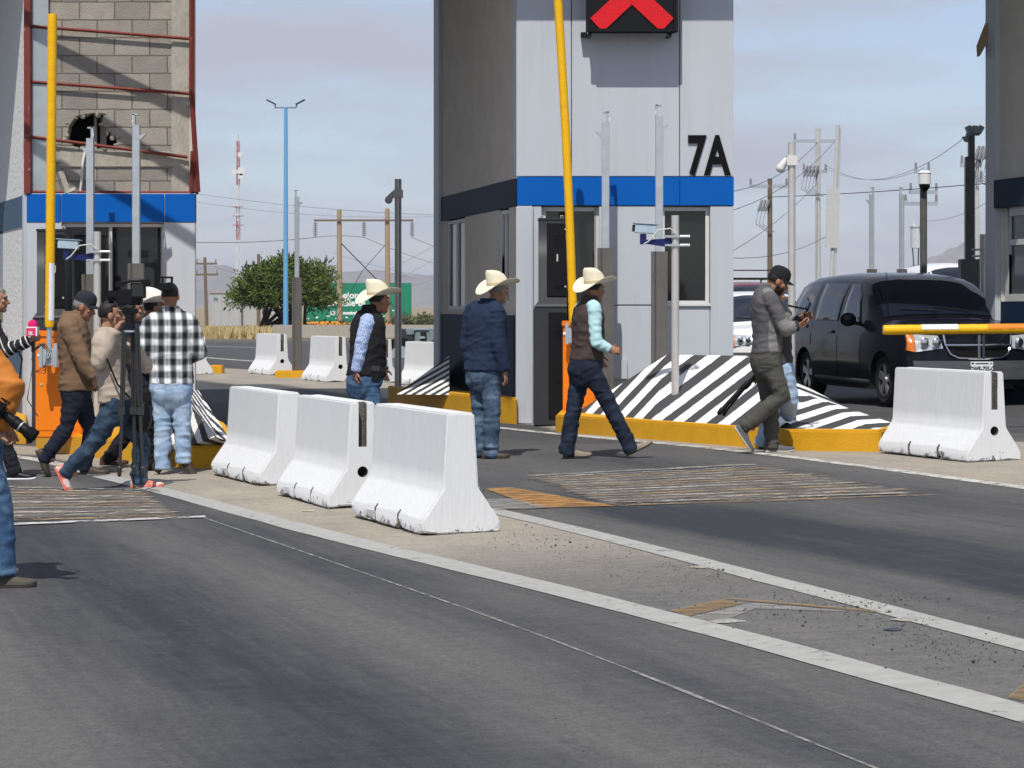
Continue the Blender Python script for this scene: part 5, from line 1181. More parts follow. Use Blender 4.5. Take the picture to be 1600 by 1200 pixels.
    b.tube([V((x, yb + .20 * (abs(x) / .9) ** 2 + (.13 if z > .7 else .05) * (z - .58) * 1.4, z)) for x, z in outl], .013, 8)
    b.tube([V((x, yb + .2 * (abs(x) / .9) ** 2 + .022, .80)) for x in (-.44, -.2, 0, .2, .44)], .016, 8); b.bb(-.046, -.014, yb - .02, yb + .05, .63, .93); b.bb(.014, .046, yb - .02, yb + .05, .63, .93)
    b.build('chrome_cross', m_chrome, gr_, smooth=True)
    front([(-.80, .36), (.80, .36), (.84, .60), (-.84, .60)], 'bumper', m_trim, .022)
    pl = MB(); pl.bb(-.15, .15, -.05, -.03, .44, .59); po = pl.build('licence_plate', m_white, t, bevel=.003)
    b = text_mb('DWR-755-C', .078, .002, .0015, 'CENTER', .80); b.xf(Matrix.Translation((0, -.053, .475))); b.build('plate_number', m_letter, po)
    b = MB(); b.bb(-.09, .09, -.054, -.049, .563, .573); b.bb(-.14, -.115, -.054, -.049, .56, .58); b.bb(.115, .13, -.054, -.049, .56, .578); b.build('plate_heading', m_letter, po)
    for x in (-.1, .38):
        b = MB(); b.tube([(x - .5, 1.26, top_z(x - .5, 1.26) + .035), (x, 1.19, top_z(x, 1.19) + .04)], .009, 6); b.build('wiper', m_black, t)
    b = MB(); b.tube([(-.83, 1.05, 1.06), (-.85, 1.10, 1.75)], .005, 5); b.build('aerial', m_black, t)
    b = MB(); b.box((.0, 1.92, 1.60), (.22, .03, .06)); b.build('mirror_inside', m_black, t)
    for sg in (-1, 1):
        b = MB(); b.tube([side_pt(1.72, z, .002) * 1 for z in (.3, .6, .9)], .004, 4); b.tube([side_pt(2.64, z, .002) for z in (.3, .6, .9, 1.05)], .004, 4); b.tube([side_pt(3.76, z, .002) for z in (.75, .9, 1.05)], .004, 4); b.v = [V((q.x * sg, q.y, q.z)) for q in b.v]; b.build('door_gap', m_blackm, t)
    return t
vl = V((6.17, 29.5, gz(6.1, 29.5)))
van('minivan', 'black minivan with chrome cross grille waiting behind the lowered arm', 'minivan', vl, radians(12), carpaint('black_car_paint', (.005, .006, .010))).scale = (1.04, 1.0, 1.03)
q = at(1155, 36, .12); cw = van('white_car', 'white car with dark windows seen between booth 7A and the grey sweatshirt man', 'car', V((5.02, 42.2, .02)), radians(3), carpaint('white_car_paint', (.72, .73, .74)), True)
van('dark_red_car', 'dark red roofed car with roof rack behind the white car', 'car', V((5.7, 49, .0)), radians(4), carpaint('dark_red_paint', (.16, .02, .025)), False).scale = (1, 1, 1.16)
rr = MB()
for x in (-.55, .55): rr.tube([(x, 2.3, 1.74), (x, 2.35, 1.84), (x, 4.4, 1.84), (x, 4.45, 1.74)], .02, 6)
for y in (2.5, 3.2, 4.2): rr.tube([(-.55, y, 1.84), (.55, y, 1.84)], .016, 6)
rr.tube([(-.55, 2.6, 1.84), (-.55, 2.6, 2.0), (.55, 2.6, 2.0), (.55, 2.6, 1.84)], .014, 6)
rr.build('roof_rack', m_black, bpy.data.objects['dark_red_car'])
van('white_van', 'white van roof showing over the black minivan', 'van', V((9.55, 44.5, .0)), radians(4), carpaint('white_van_paint', (.76, .77, .78)), False).scale = (1.1, 1.0, 1.36)
# ================================================================ PEOPLE
def cloth(name, col, **k): return M(name, col, k.pop('rough', .9), var=k.pop('var', .10), sc=k.pop('sc', 9), bump=k.pop('bump', .25), bsc=k.pop('bsc', 220), **k)
m_skin = [M('skin_brown', (.30, .145, .085), .5, var=.08, sc=18), M('skin_tan', (.36, .19, .12), .5, var=.08, sc=18)]
m_hair = M('black_hair', (.012, .010, .009), .5, var=.3, sc=30, bump=.4, bsc=90, stretch=(1, 1, .3)); m_greyhair = M('grey_hair', (.20, .19, .18), .7, var=.4, sc=60)
m_stub = M('short_beard', (.035, .024, .018), .8, var=.3, sc=60, spec=.1); m_lip = M('lip', (.25, .09, .07), .5); m_eye = M('dark_eye', (.02, .014, .012), .3)
m_den = lambda nm, a, b: M(nm, a, .85, var=.15, sc=30, bump=.25, bsc=260, dirt=b, dsc=5.5, dlo=.46, dhi=.64)
m_jean_dark = m_den('dark_denim', (.008, .013, .028), (.020, .032, .058)); m_jean_mid = m_den('mid_denim', (.045, .080, .135), (.14, .20, .28)); m_jean_blue = m_den('blue_denim', (.035, .085, .17), (.10, .18, .29)); m_jean_light = m_den('light_denim', (.27, .38, .53), (.44, .54, .66))
m_straw = M('straw', (.80, .735, .56), .75, var=.07, sc=40, bump=.4, bsc=240); m_band = M('hat_band', (.50, .42, .27), .8)
m_leather = M('brown_leather', (.055, .040, .030), .55, var=.2); m_suede = M('tan_leather', (.24, .20, .15), .8, var=.15); m_sole = M('pale_sole', (.42, .40, .37), .7); m_dsole = M('dark_sole', (.03, .027, .025), .8)
def remesh(mb, vox, it=6, f=.5):
    me = mb.mesh('r'); r = evalmesh(me, [('REMESH', dict(mode='VOXEL', voxel_size=vox, adaptivity=0.0)), ('SMOOTH', dict(iterations=it, factor=f))]); bpy.data.meshes.remove(me); return r
def wrinkle(me, joints, seed, amp=.008, fold=.018):
    """cloth folds: broad drape plus tight folds gathered round bent joints"""
    n_ = len(me.vertices); nr = [0.0] * (3 * n_); me.vertices.foreach_get('co', nr)
    nv = [v.normal.copy() for v in me.vertices]
    for i, v in enumerate(me.vertices):
        p = v.co; q = p + V((seed * 3.7, 0, 0))
        h = noise.noise(V((q.x * 7, q.y * 7, q.z * 12))) * amp + noise.noise(q * 22) * amp * .35
        r = 1 - abs(noise.noise(V((q.x * 5, q.y * 5, q.z * 9)) + V((0, 0, 7))))
        h += (max(0, r - .72)) * amp * 3.2
        for c, ax, rad in joints:
            d = p - c; e = math.exp(-(d.length / rad) ** 2)
            if e > .03:
                t = d.dot(ax); w = noise.noise(q * 6 + ax * (t * 20)) ; h += e * fold * (1.5 * w if w > 0 else .7 * w) * (.55 + .9 * abs(noise.noise(q * 3)))
        v.co = p + nv[i] * h
def hand(b, w, d, pn, curl, side, sc=1.0):
    """palm plus four unequal fingers and a thumb; pn = direction the palm faces"""
    d = d.normalized(); pn = (pn - d * pn.dot(d)).normalized(); wd = d.cross(pn).normalized() * side       # towards the thumb
    b.ell(w + d * .045 * sc, (.052 * sc, .041 * sc, .017 * sc), (d, wd, pn), 14, 10); b.rcone(w - d * .03, w + d * .03, .027 * sc, .026 * sc, 12)
    for k, (o, L) in enumerate(((.031, .070), (.0105, .080), (-.0105, .074), (-.031, .058))):
        p0 = w + d * (.078 * sc) + wd * o * sc; a = d + wd * o * 2.0; c_ = curl * (1 + .08 * k)
        for j, (fr, r) in enumerate(((.42, .0092), (.32, .0084), (.26, .0074))):
            ang = c_ * (j + .6); dd = (a * cos(ang) + pn * sin(ang)).normalized(); p1 = p0 + dd * L * fr * sc; b.rcone(p0, p1, r * sc, r * .93 * sc, 8); p0 = p1
    p0 = w + d * .022 * sc + wd * .030 * sc; a = (d * .75 + wd * .75 + pn * .25).normalized(); p1 = p0 + a * .042 * sc; b.rcone(p0, p1, .0115 * sc, .0105 * sc, 8)
    a2 = (d * .95 + wd * .2 + pn * (.35 + .3 * curl)).normalized(); b.rcone(p1, p1 + a2 * .036 * sc, .0100 * sc, .0085 * sc, 8)
def shoe(t, heel, toe, up, mat, sole, L=.285, wid=1.0, label=None):
    f = (toe - heel).normalized(); up = (up - f * up.dot(f)).normalized(); l = f.cross(up); b = MB()
    st = [(-.0, .024, .060), (.03, .036, .082), (.12, .040, .098), (.24, .040, .102), (.36, .040, .088), (.50, .044, .070), (.66, .050, .058), (.80, .049, .050), (.92, .038, .042), (.985, .020, .032), (1.0, .008, .026)]
    for mi, z0 in ((0, .016), (1, 0)):
        rings = []
        for u, w, h in st:
            c = heel + f * (u * L); w *= wid * (1.0 if mi == 0 else 1.07); z1 = h if mi == 0 else .022; spring = .012 * max(0, u - .75) * 4
            pr = [(-w, z0), (-w, z0 + (z1 - z0) * .45), (-w * .72, z0 + (z1 - z0) * .85), (0, z1), (w * .72, z0 + (z1 - z0) * .85), (w, z0 + (z1 - z0) * .45), (w, z0), (0, z0)]
            rings.append([c + l * a + up * (z + spring) for a, z in pr])
        b.loft(rings, mi)
    o = b.build('shoe', [mat, sole], t, smooth=True, ang=50)
    if label: o['label'] = label
    return o
def cowboy_hat(t, c, fw, up, mat, tilt=0.0, sc=1.0, band=True):
    up = (up - fw * .0).normalized(); l = fw.cross(up).normalized(); fw = up.cross(l).normalized()
    if tilt: fw, up = fw * cos(tilt) + up * sin(tilt), up * cos(tilt) - fw * sin(tilt)
    pt = lambda a, f, z: c + l * a * sc + fw * f * sc + up * z * sc
    N = 48; b = MB(); rings = []
    def brim(u, q):                          # u 0 inner .. 1 outer edge
        a = sin(q); f = cos(q); ri_l, ri_f, ro_l, ro_f = .078, .100, .176, .212
        x, y = a * (ri_l + (ro_l - ri_l) * u), f * (ri_f + (ro_f - ri_f) * u)
        z = u ** 1.5 * (.052 * a * a * (1 + .5 * f) - (.062 if f < 0 else -.004) * f * f) ; x *= 1 - .12 * u * abs(a)
        return x, y, z
    for u in (0, .25, .5, .75, .95, 1.0): rings.append([pt(*brim(u, 2 * pi * i / N)) for i in range(N)])
    for u in (1.0, .95, .75, .5, .25, 0): rings.append([pt(*(lambda r: (r[0], r[1], r[2] - .006 - (0 if u < 1 else -.002)))(brim(u, 2 * pi * i / N))) for i in range(N)])
    b.loft(rings, 0, cap=False, closed=True)
    # crown with cattleman crease
    cr_ = []
    for k, (z, sx, sy) in enumerate(((-.002, 1, 1), (.03, .985, .98), (.062, .95, .95), (.088, .90, .91), (.106, .81, .84), (.116, .69, .74))):
        cr_.append([pt(sin(q) * .080 * sx, cos(q) * .102 * sy - .006 * k, z + (.016 * (-cos(q)) if z > .08 else 0) * 1) for q in [2 * pi * i / N for i in range(N)]])
    for sx, sy, dz in ((.55, .66, .117), (.36, .56, .104), (.16, .42, .084), (.03, .25, .078)):
        cr_.append([pt(sin(q) * .080 * sx, cos(q) * .102 * sy - .03, dz + .016 * (-cos(q)) + .012 * abs(sin(q))) for q in [2 * pi * i / N for i in range(N)]])
    b.loft(cr_, 0); h = b.build('cowboy_hat', mat, t, smooth=True, ang=50)
    if band:
        b = MB(); rs = [[pt(sin(q) * (.0815 + e), cos(q) * (.1035 + e), z) for q in [2 * pi * i / N for i in range(N)]] for z, e in ((.004, 0), (.004, .003), (.024, .002), (.024, -.002))]; b.loft(rs, 0, cap=False, closed=True); b.build('hat_band', m_band, h, smooth=True)
    return h
def cap(t, c, fw, up, mat, name='cap'):
    l = fw.cross(up).normalized(); fw = up.cross(l).normalized(); b = MB(); N = 32; rings = []
    for z, s in ((.015, 1.0), (.045, .99), (.080, .92), (.105, .76), (.122, .48), (.128, .12)): rings.append([c + l * sin(q) * .087 * s + fw * (cos(q) * .107 * s - .008) + up * z for q in [2 * pi * i / N for i in range(N)]])
    b.loft(rings); hd = b.build(name, mat, t, smooth=True, ang=60)
    b = MB(); rows = []
    for u in (0, .3, .6, .85, 1.0):
        rows.append([c + l * (x * .080 * (1 - .12 * u)) + fw * (.075 * sqrt(max(0, 1 - x * x * .8)) + u * .085 * sqrt(max(.05, 1 - x * x))) + up * (.022 - .018 * u - .022 * x * x) for x in [k / 6 - 1 for k in range(13)]])
    n_ = 13; vs = [p for r in rows for p in r]; b.add(vs + [p - up * .006 for p in vs], [(r * n_ + i, r * n_ + i + 1, (r + 1) * n_ + i + 1, (r + 1) * n_ + i) for r in range(4) for i in range(12)] + [(65 + r * n_ + i, 65 + (r + 1) * n_ + i, 65 + (r + 1) * n_ + i + 1, 65 + r * n_ + i + 1) for r in range(4) for i in range(12)] + [(52 + i, 53 + i, 65 + 53 + i, 65 + 52 + i) for i in range(12)]); b.build('peak', mat, hd, smooth=True)
    return hd
def person(label, foot, th, J, fit, head, group=None, gap=None):
    """foot: photo pixel on the ground; th: heading in degrees (0 = right across the picture, 90 = away);
    J: joints as photo pixels, optional third value = metres away from the foot's depth"""
    o = G(*foot); d = o.y; s = F / d; a = radians(th); f = V((cos(a), sin(a), 0)); l = V((sin(a), -cos(a), 0))      # l = the person's right
    def cv(key, off=0.0):
        p = J[key]; y = p[2] if len(p) > 2 else l.y * off * (1 if key.endswith('R') else -1 if key.endswith('L') else 0)
        dd = d + y; return V(((p[0] - 800) * dd / F - o.x, y, H - (p[1] - HZ) * dd / F - o.z))
    t = MB(); hip, neck = cv('hip'), cv('neck'); up = (neck - hip).normalized(); fu = l.cross(up) * -1; fu = up.cross(l).normalized() if up.cross(l).dot(f) > 0 else -up.cross(l).normalized()
    B = fit.get('bulk', 1.0); T = (neck - hip).length; sh = {}; el = {}; wr = {}; kn = {}; an = {}; hj = {}
    for S, sg in (('R', 1), ('L', -1)):
        sh[S] = cv('sh' + S, .18) if 'sh' + S in J else hip + up * (T * .89) + l * (sg * .178 * B) + fu * .0
        el[S] = cv('el' + S, .22) if 'el' + S in J else sh[S] + V((0, 0, -.28)) + l * sg * .05
        wr[S] = cv('wr' + S, .20) if 'wr' + S in J else el[S] + V((0, 0, -.24)) + f * .07
        hj[S] = hip + l * (sg * .088) + V((0, 0, -.03)); kn[S] = cv('kn' + S, .09); an[S] = cv('an' + S, .09)
    hc = V(((head['c'][0] - 800) * d / F - o.x, head.get('dy', 0), H - (head['c'][1] - HZ) * d / F - o.z))
    hy = radians(head.get('yaw', th)); hp_ = radians(head.get('pitch', 0)); hf = V((cos(hy) * cos(hp_), sin(hy) * cos(hp_), -sin(hp_))); hl_ = V((sin(hy), -cos(hy), 0)); hu = hl_.cross(hf).normalized()
    hb = (hl_, hf, hu); hs = .97
    # ---- body: one surface
    b = t
    def torso(mb, ext, t0, t1, prof):
        rings = []; n_ = 28; k = 14
        for i in range(k + 1):
            tt = t0 + (t1 - t0) * i / k; j = max(0, max(q for q in range(len(prof)) if prof[q][0] <= tt) if tt >= prof[0][0] else 0); j = min(j, len(prof) - 2)
            u = max(0, min(1, (tt - prof[j][0]) / (prof[j + 1][0] - prof[j][0]))); w, ff, bk = [prof[j][q] + (prof[j + 1][q] - prof[j][q]) * u for q in (1, 2, 3)]
            c = hip + up * (T * tt); w = w * B + ext; ff = ff * B + ext; bk = bk * B + ext; rr_ = []
            for q in range(n_):
                an_ = 2 * pi * q / n_; cc, ss = cos(an_), sin(an_); e = 2.5; m_ = (abs(cc) ** e + abs(ss) ** e) ** (-1 / e)
                rr_.append(c + l * (cc * m_ * w) + fu * (ss * m_ * (ff if ss > 0 else bk)))
            rings.append(rr_)
        mb.loft(rings)
    belly = fit.get('belly', .0)
    PR = [(-.36, .075, .05, .06), (-.28, .125, .07, .085), (-.20, .152, .095, .112), (-.08, .168, .11 + belly * .4, .130), (.10, .165, .115 + belly, .115), (.30, .158, .11 + belly, .098), (.50, .166, .112 + belly * .5, .105), (.70, .178, .115, .115), (.84, .175, .10, .112), (.93, .135, .082, .090), (1.0, .075, .062, .068), (1.06, .058, .055, .060)]
    torso(b, -.012, -.3, 1.06, PR)
    hdn = head.get('neckr', .056); b.rcone(neck - up * .03, hc - hu * .05 - hf * .012, hdn + .006, hdn)
    for S in 'RL':
        b.rcone(sh[S] + (neck - sh[S]) * .25, sh[S], .055, .056); b.rcone(sh[S], el[S], .050, .040); b.rcone(el[S], wr[S], .040, .027); b.rcone(hj[S], kn[S], .082, .052); b.rcone(kn[S], an[S], .050, .034)
        hd = J.get('hd' + S); dirv = V(hd[0]) if hd else (wr[S] - el[S]); pn = V(hd[1]) if hd else (-l * (1 if S == 'R' else -1)); curl = hd[2] if hd else .35
        hand(b, wr[S], dirv, pn, curl, 1 if S == 'R' else -1)
        b.rcone(an[S], an[S] + f * .06 - V((0, 0, .03)), .034, .028)
    b.ell(hc + hu * .022 * hs - hf * .012, (.076 * hs, .097 * hs, .100 * hs), hb, 20, 14); b.ell(hc - hu * .052 + hf * .022, (.061, .068, .072), hb); b.ell(hc - hu * .098 + hf * .056, (.034, .030, .026), hb)
    b.rcone(hc + hf * .078 + hu * .012, hc + hf * .104 - hu * .030, .011, .0165, 10); b.ell(hc + hf * .078 + hu * .027, (.052, .018, .013), hb); b.ell(hc + hf * .078 - hu * .060, (.025, .014, .013), hb)
    for sg in (-1, 1): b.ell(hc + hl_ * (.078 * sg) - hf * .008 - hu * .008, (.012, .024, .034), hb); b.ell(hc + hl_ * (.045 * sg) + hf * .062 - hu * .018, (.022, .018, .018), hb)
    me = remesh(b, .0062, 3, .4)
    sk = head.get('skin', 0); ms = [m_skin[sk], m_stub if head.get('beard') else m_hair if not head.get('grey') else m_greyhair, m_lip, m_eye]
    me.materials.clear()
    for m_ in ms: me.materials.append(m_)
    mi = [0] * len(me.polygons)
    for p_ in me.polygons:
        q = p_.center - hc
        if q.length > .2: continue
        x, y, z = q.dot(hl_), q.dot(hf), q.dot(hu)
        if y > .05:
            if .018 < abs(x) < .046 and -.004 < z < .010: mi[p_.index] = 3
            elif .014 < abs(x) < .052 and .024 < z < .034: mi[p_.index] = 1
            elif abs(x) < .026 and -.070 < z < -.054: mi[p_.index] = 2
            elif head.get('moustache') and abs(x) < .036 and -.053 < z < -.040 and y > .07: mi[p_.index] = 1
        if head.get('beard') and z < -.042 and y > .004 + .25 * (z + .03) and z > -.15 and not (abs(x) < .026 and -.072 < z < -.05) and not (z > -.045 and y > .082): mi[p_.index] = 1
    me.polygons.foreach_set('material_index', mi)
    me.polygons.foreach_set('use_smooth', [True] * len(me.polygons))
    R = bpy.data.objects.new('person', me); C.objects.link(R); R.location = o; tag(R, label, 'person', group)
    # ---- hair
    if head.get('hair', True):
        hb_ = MB(); nu, nv = 36, 22; rings = []
        for i in range(nv + 1):
            q = -pi / 2 + .06 + (pi - .12) * i / nv; rg = []
            for j in range(nu):
                an_ = 2 * pi * j / nu; x, y, z = cos(q) * sin(an_), cos(q) * cos(an_), sin(q)
                face = (y > .30 and z < .52 - .1 * (1 - abs(x))) or z < head.get('hairlow', -.50) or (y > -.05 and z < -.22 and abs(x) > .3)
                k = .90 if face else head.get('hairk', 1.075); k += 0 if face else .03 * noise.noise(V((x, y, z)) * 4 + o)
                rg.append(hc + hu * (.022 + z * .100 * k) - hf * .012 + hl_ * (x * .077 * k) + hf * (y * .097 * k))
            rings.append(rg)
        hb_.loft(rings)
        if head.get('long'):
            for k in range(9):
                a_ = -1.1 + 2.2 * k / 8; p0 = hc - hf * (.065 * cos(a_)) + hl_ * (.08 * sin(a_)) + hu * .02; p1 = p0 - V((0, 0, .20)) + l * .03 * sin(a_) - f * .02; p2 = p1 - V((0, 0, .17)) + f * .01 * sin(k * 2.1)
                hb_.rcone(p0, p1, .035, .032, 10); hb_.rcone(p1, p2, .032, .014, 10)
        hm = remesh(hb_, .008, 3, .4) if head.get('long') else hb_.mesh('h')
        link('hair', hm, m_greyhair if head.get('grey') else m_hair, R, None, True, 70)
    # ---- trousers
    tb = MB(); torso(tb, .014, -.34, fit.get('waist', .10), PR); tr = fit.get('leg', (.100, .070, .064)); tr = (tr[0] * 1.06, tr[1] * 1.02, tr[2])
    jts = []
    for S in 'RL':
        tb.rcone(hj[S] + V((0, 0, .02)), kn[S], tr[0], tr[1]); e = an[S] + (kn[S] - an[S]).normalized() * -.052; e2 = an[S] + (kn[S] - an[S]) * .28; tb.tube([kn[S], kn[S].lerp(e2, .5), e2, e2.lerp(e, .6), e], [tr[1], tr[1] * .99, (tr[1] + tr[2]) / 2, tr[2] * 1.02, tr[2]], 18)
        jts += [(kn[S], (an[S] - hj[S]).normalized(), .15), (an[S] + (kn[S] - an[S]) * .12, (kn[S] - an[S]).normalized(), .12), (hj[S], (kn[S] - hj[S]).normalized(), .12)]
    me = remesh(tb, .010, 5, .5); wrinkle(me, jts, len(label), .0075, fit.get('fold', .013) * 1.45); me.materials.clear(); link('trousers', me, fit['trousers'], R, None, True, 80)
    # ---- upper clothing
    def sleeve(mb, S, ext, end=1.0, cuff=None):
        r0, r1, r2 = .062 + ext, .052 + ext, cuff or (.040 + ext); mb.rcone(sh[S] + (neck - sh[S]) * .28, sh[S], r0 * 1.02, r0); mb.rcone(sh[S], el[S], r0, r1)
        if end > .5: w9 = el[S] + (wr[S] - el[S]) * 1.0; mb.tube([el[S], el[S].lerp(w9, .5), el[S].lerp(w9, .9), w9], [r1, (r1 + r2) / 2, r2, r2 * .96], 16)
    def sj():
        q = []
        for S in 'RL': q += [(el[S], (wr[S] - sh[S]).normalized(), .13), (sh[S] + (el[S] - sh[S]) * .2, (el[S] - sh[S]).normalized(), .10), (wr[S], (wr[S] - el[S]).normalized(), .09)]
        return q + [(hip + up * T * .22, up, .22)]
    hem = V(((J['hem'][0] - 800) * d / F - o.x, 0, H - (J['hem'][1] - HZ) * d / F - o.z)); th_ = (hem - hip).dot(up) / T
    flare = fit.get('flare', 0.0); P2 = [(min(-.6, th_ - .1), .172 + flare, .12 + belly * .6 + flare, .135 + flare)] + [q for q in PR if q[0] > -.05] if th_ < -.05 else PR
    for it in fit['top']:
        tbm = MB(); kind, mt, ext, slv, nm = it
        if kind == 'shirt':
            torso(tbm, ext, th_, 1.02, P2)
            for S in 'RL': sleeve(tbm, S, ext * .8, slv)
            if nm != 'sweater': tbm.loft([[neck + up * z + l * (cos(2 * pi * i / 20) * r) + fu * (sin(2 * pi * i / 20) * r + .01 - .012 * (z > .02)) for i in range(20)] for z, r in ((-.05, .085 + ext), (.0, .075 + ext * .6), (.048, .070 + ext * .5), (.05, .058), (.0, .058))])
        elif kind == 'vest':
            torso(tbm, ext, th_, 1.0, [(q[0], q[1] - (.018 if q[0] > .6 and q[0] < .95 else 0), q[2], q[3]) for q in P2])
            tbm.loft([[neck + up * z + l * (cos(2 * pi * i / 20) * r) + fu * (sin(2 * pi * i / 20) * r + .012) for i in range(20)] for z, r in ((-.05, .098), (.0, .090), (.06, .084), (.062, .070), (.0, .066))])
        elif kind == 'sleeves':
            for S in 'RL': sleeve(tbm, S, ext, slv)
            torso(tbm, ext - .010, .2, 1.03, PR)
        me = remesh(tbm, .0095, 4, .5); wrinkle(me, sj() if kind != 'vest' else [(hip + up * T * .2, up, .25)], len(label) + 3, .007, .013); me.materials.clear()
        if callable(mt): mt(me, dict(hip=hip, up=up, l=l, fu=fu, T=T, sh=sh, el=el, wr=wr))
        else: me.materials.append(mt)
        link(nm, me, [], R, None, True, 80)
    # ---- shoes
    for S in 'RL':
        if 'heel' + S in J: h_, t_ = cv('heel' + S, .09), cv('toe' + S, .10)
        else: h_ = an[S] - f * .07 - V((0, 0, an[S].z - .0)); h_.z = .002; t_ = h_ + f * .28
        if h_.z < .012: h_.z = .002
        if t_.z < .012: t_.z = .002
        shoe(R, h_, t_, (kn[S] - an[S]) if abs((t_ - h_).normalized().z) > .35 else V((0, 0, 1)), fit['shoe'][0], fit['shoe'][1], fit.get('shoeL', .285))
    ht = head.get('hat')
    if ht == 'cowboy': cowboy_hat(R, hc + hu * .062 - hf * .01, hf, hu, head.get('hatmat', m_straw), head.get('tilt', 0.0), head.get('hatsc', 1.13))
    elif ht == 'cap': cap(R, hc + hu * .03, hf, hu, head['hatmat'])
    return R, dict(o=o, wr=wr, el=el, sh=sh, hip=hip, neck=neck, f=f, l=l, hc=hc, hf=hf, hu=hu, d=d)
CW = 'men in pale cowboy hats crossing the plaza'; PG = 'reporters and helpers around the camera'
m_print = M('blue_print_cotton', (.58, .66, .82), .85); n, l, p = nodes(m_print)
t = n.new('ShaderNodeTexCoord'); vo = n.new('ShaderNodeTexVoronoi'); vo.inputs['Scale'].default_value = 95; l.new(t.outputs['Object'], vo.inputs['Vector'])
rr_ = n.new('ShaderNodeMapRange'); rr_.inputs[1].default_value = .32; rr_.inputs[2].default_value = .46; l.new(vo.outputs['Distance'], rr_.inputs[0]); l.new(mixc((.66, .72, .82), (.22, .31, .55), rr_.outputs[0]), p.inputs['Base Color'])
m_plaid = M('plaid_flannel', (.5, .5, .5), .9, bump=.2, bsc=200); n, l, p = nodes(m_plaid)
t = n.new('ShaderNodeTexCoord'); se = n.new('ShaderNodeSeparateXYZ'); l.new(t.outputs['Object'], se.inputs[0])
def sq(v, per, off, duty, e=.06):
    k = math2('FRACT', math2('MULTIPLY_ADD' if False else 'ADD', math2('MULTIPLY', v, 1 / per), off), 0); return rng(math2('ABSOLUTE', math2('SUBTRACT', k, .5), 0), duty / 2 - e, duty / 2 + e, 1.0, 0.0)
u_ = math2('ADD', se.outputs[0], math2('MULTIPLY', se.outputs[1], .35))
vx = sq(u_, .112, .1, .50, .10); vz = sq(se.outputs[2], .122, .3, .48, .10); thin = sq(u_, .112, .1, .12, .03)
tone = math2('ADD', math2('MULTIPLY', vx, .34), math2('MULTIPLY', vz, .16)); tone = math2('ADD', tone, math2('MULTIPLY', math2('MULTIPLY', vx, vz), .45)); tone = math2('SUBTRACT', tone, math2('MULTIPLY', math2('MULTIPLY', thin, vx), .14))
l.new(mixc((.010, .012, .013), (.80, .82, .84), tone), p.inputs['Base Color'])
def raglan(me, k):                           # dark back and chest, lighter sleeves and side panels
    for m_ in (cloth('grey_knit_dark', (.095, .091, .095)), cloth('grey_knit_light', (.19, .185, .185)), cloth('grey_knit_cuff', (.035, .037, .042))): me.materials.append(m_)
    mi = []
    for q in me.polygons:
        c = q.center; v = 0
        for S in 'RL':
            s0, e0, w0 = k['sh'][S] + (k['hip'] + k['up'] * k['T'] - k['sh'][S]) * .35, k['el'][S], k['wr'][S]
            ax = e0 - s0; u = max(0, min(1, (c - s0).dot(ax) / ax.length_squared)); dd = (c - s0 - ax * u).length; ax2 = w0 - e0; u2 = max(0, min(1, (c - e0).dot(ax2) / ax2.length_squared)); d2 = (c - e0 - ax2 * u2).length
            if dd < .085 and (c - s0).dot(k['fu']) > -.055: v = 1
            if d2 < .075: v = 1
            if d2 < .075 and u2 > .74: v = 2
        r = c - k['hip']; z = r.dot(k['up']) / k['T']
        if v == 0 and z < .55 and abs(r.dot(k['fu']) - .015 - .04 * (0.5 - z)) < .050 - .03 * z and abs(r.dot(k['l'])) > .1: v = 1
        if z < -.02 and v != 1: v = 2 if z < -.035 else 0
        mi.append(v)
    me.polygons.foreach_set('material_index', mi)
# ---- the man in the brown vest
person('man in brown vest, aqua sleeves and straw cowboy hat striding right', (945, 716), 22,
       dict(hip=(914, 571), neck=(921, 471), hem=(912, 563), shR=(929, 482), elR=(931, 535), wrR=(953, 547), hdR=((1, .1, .0), (.1, .8, -.5), 1.15), elL=(922, 530), wrL=(934, 556),
            knL=(897, 634, .05), anL=(886, 703, .06), heelL=(880, 716, .06), toeL=(919, 717, .10), knR=(951, 632, -.06), anR=(984, 697, -.08), heelR=(979, 713, -.08), toeR=(1021, 694, -.06)),
       dict(top=[('sleeves', cloth('aqua_shirt', (.42, .64, .665), sc=5), .004, 1.0, 'shirt'), ('vest', cloth('brown_fleece', (.058, .040, .037)), .018, 0, 'vest')], trousers=m_jean_dark, shoe=(m_suede, m_dsole), bulk=1.06, belly=.02, leg=(.100, .074, .074)),
       dict(c=(930, 452), yaw=42, hat='cowboy', tilt=.16, pitch=4, hairk=1.03, hairlow=-.36), CW)
# ---- the man in the navy jacket
person('man in navy jacket, blue jeans and cowboy hat beside booth 7A', (763, 716), 42,
       dict(hip=(756, 578), neck=(764, 474), hem=(756, 580), shR=(775, 487), elR=(778, 538), wrR=(788, 580), hdR=((.25, 0, -1), (-.8, .3, 0), .45), shL=(738, 487), elL=(731, 535), wrL=(740, 578),
            knL=(751, 645), anL=(752, 704), heelL=(742, 716), toeL=(775, 714), knR=(769, 645), anR=(767, 705), heelR=(752, 718), toeR=(785, 716)),
       dict(top=[('shirt', cloth('navy_canvas', (.014, .026, .058), sc=4), .034, 1.0, 'jacket')], trousers=m_jean_mid, shoe=(m_leather, m_dsole), bulk=1.08, belly=.03, leg=(.105, .078, .070), fold=.012, flare=.02),
       dict(c=(779, 455), yaw=36, hat='cowboy', tilt=.10, hairk=1.03, hairlow=-.36, skin=1, grey=True, moustache=True), CW)
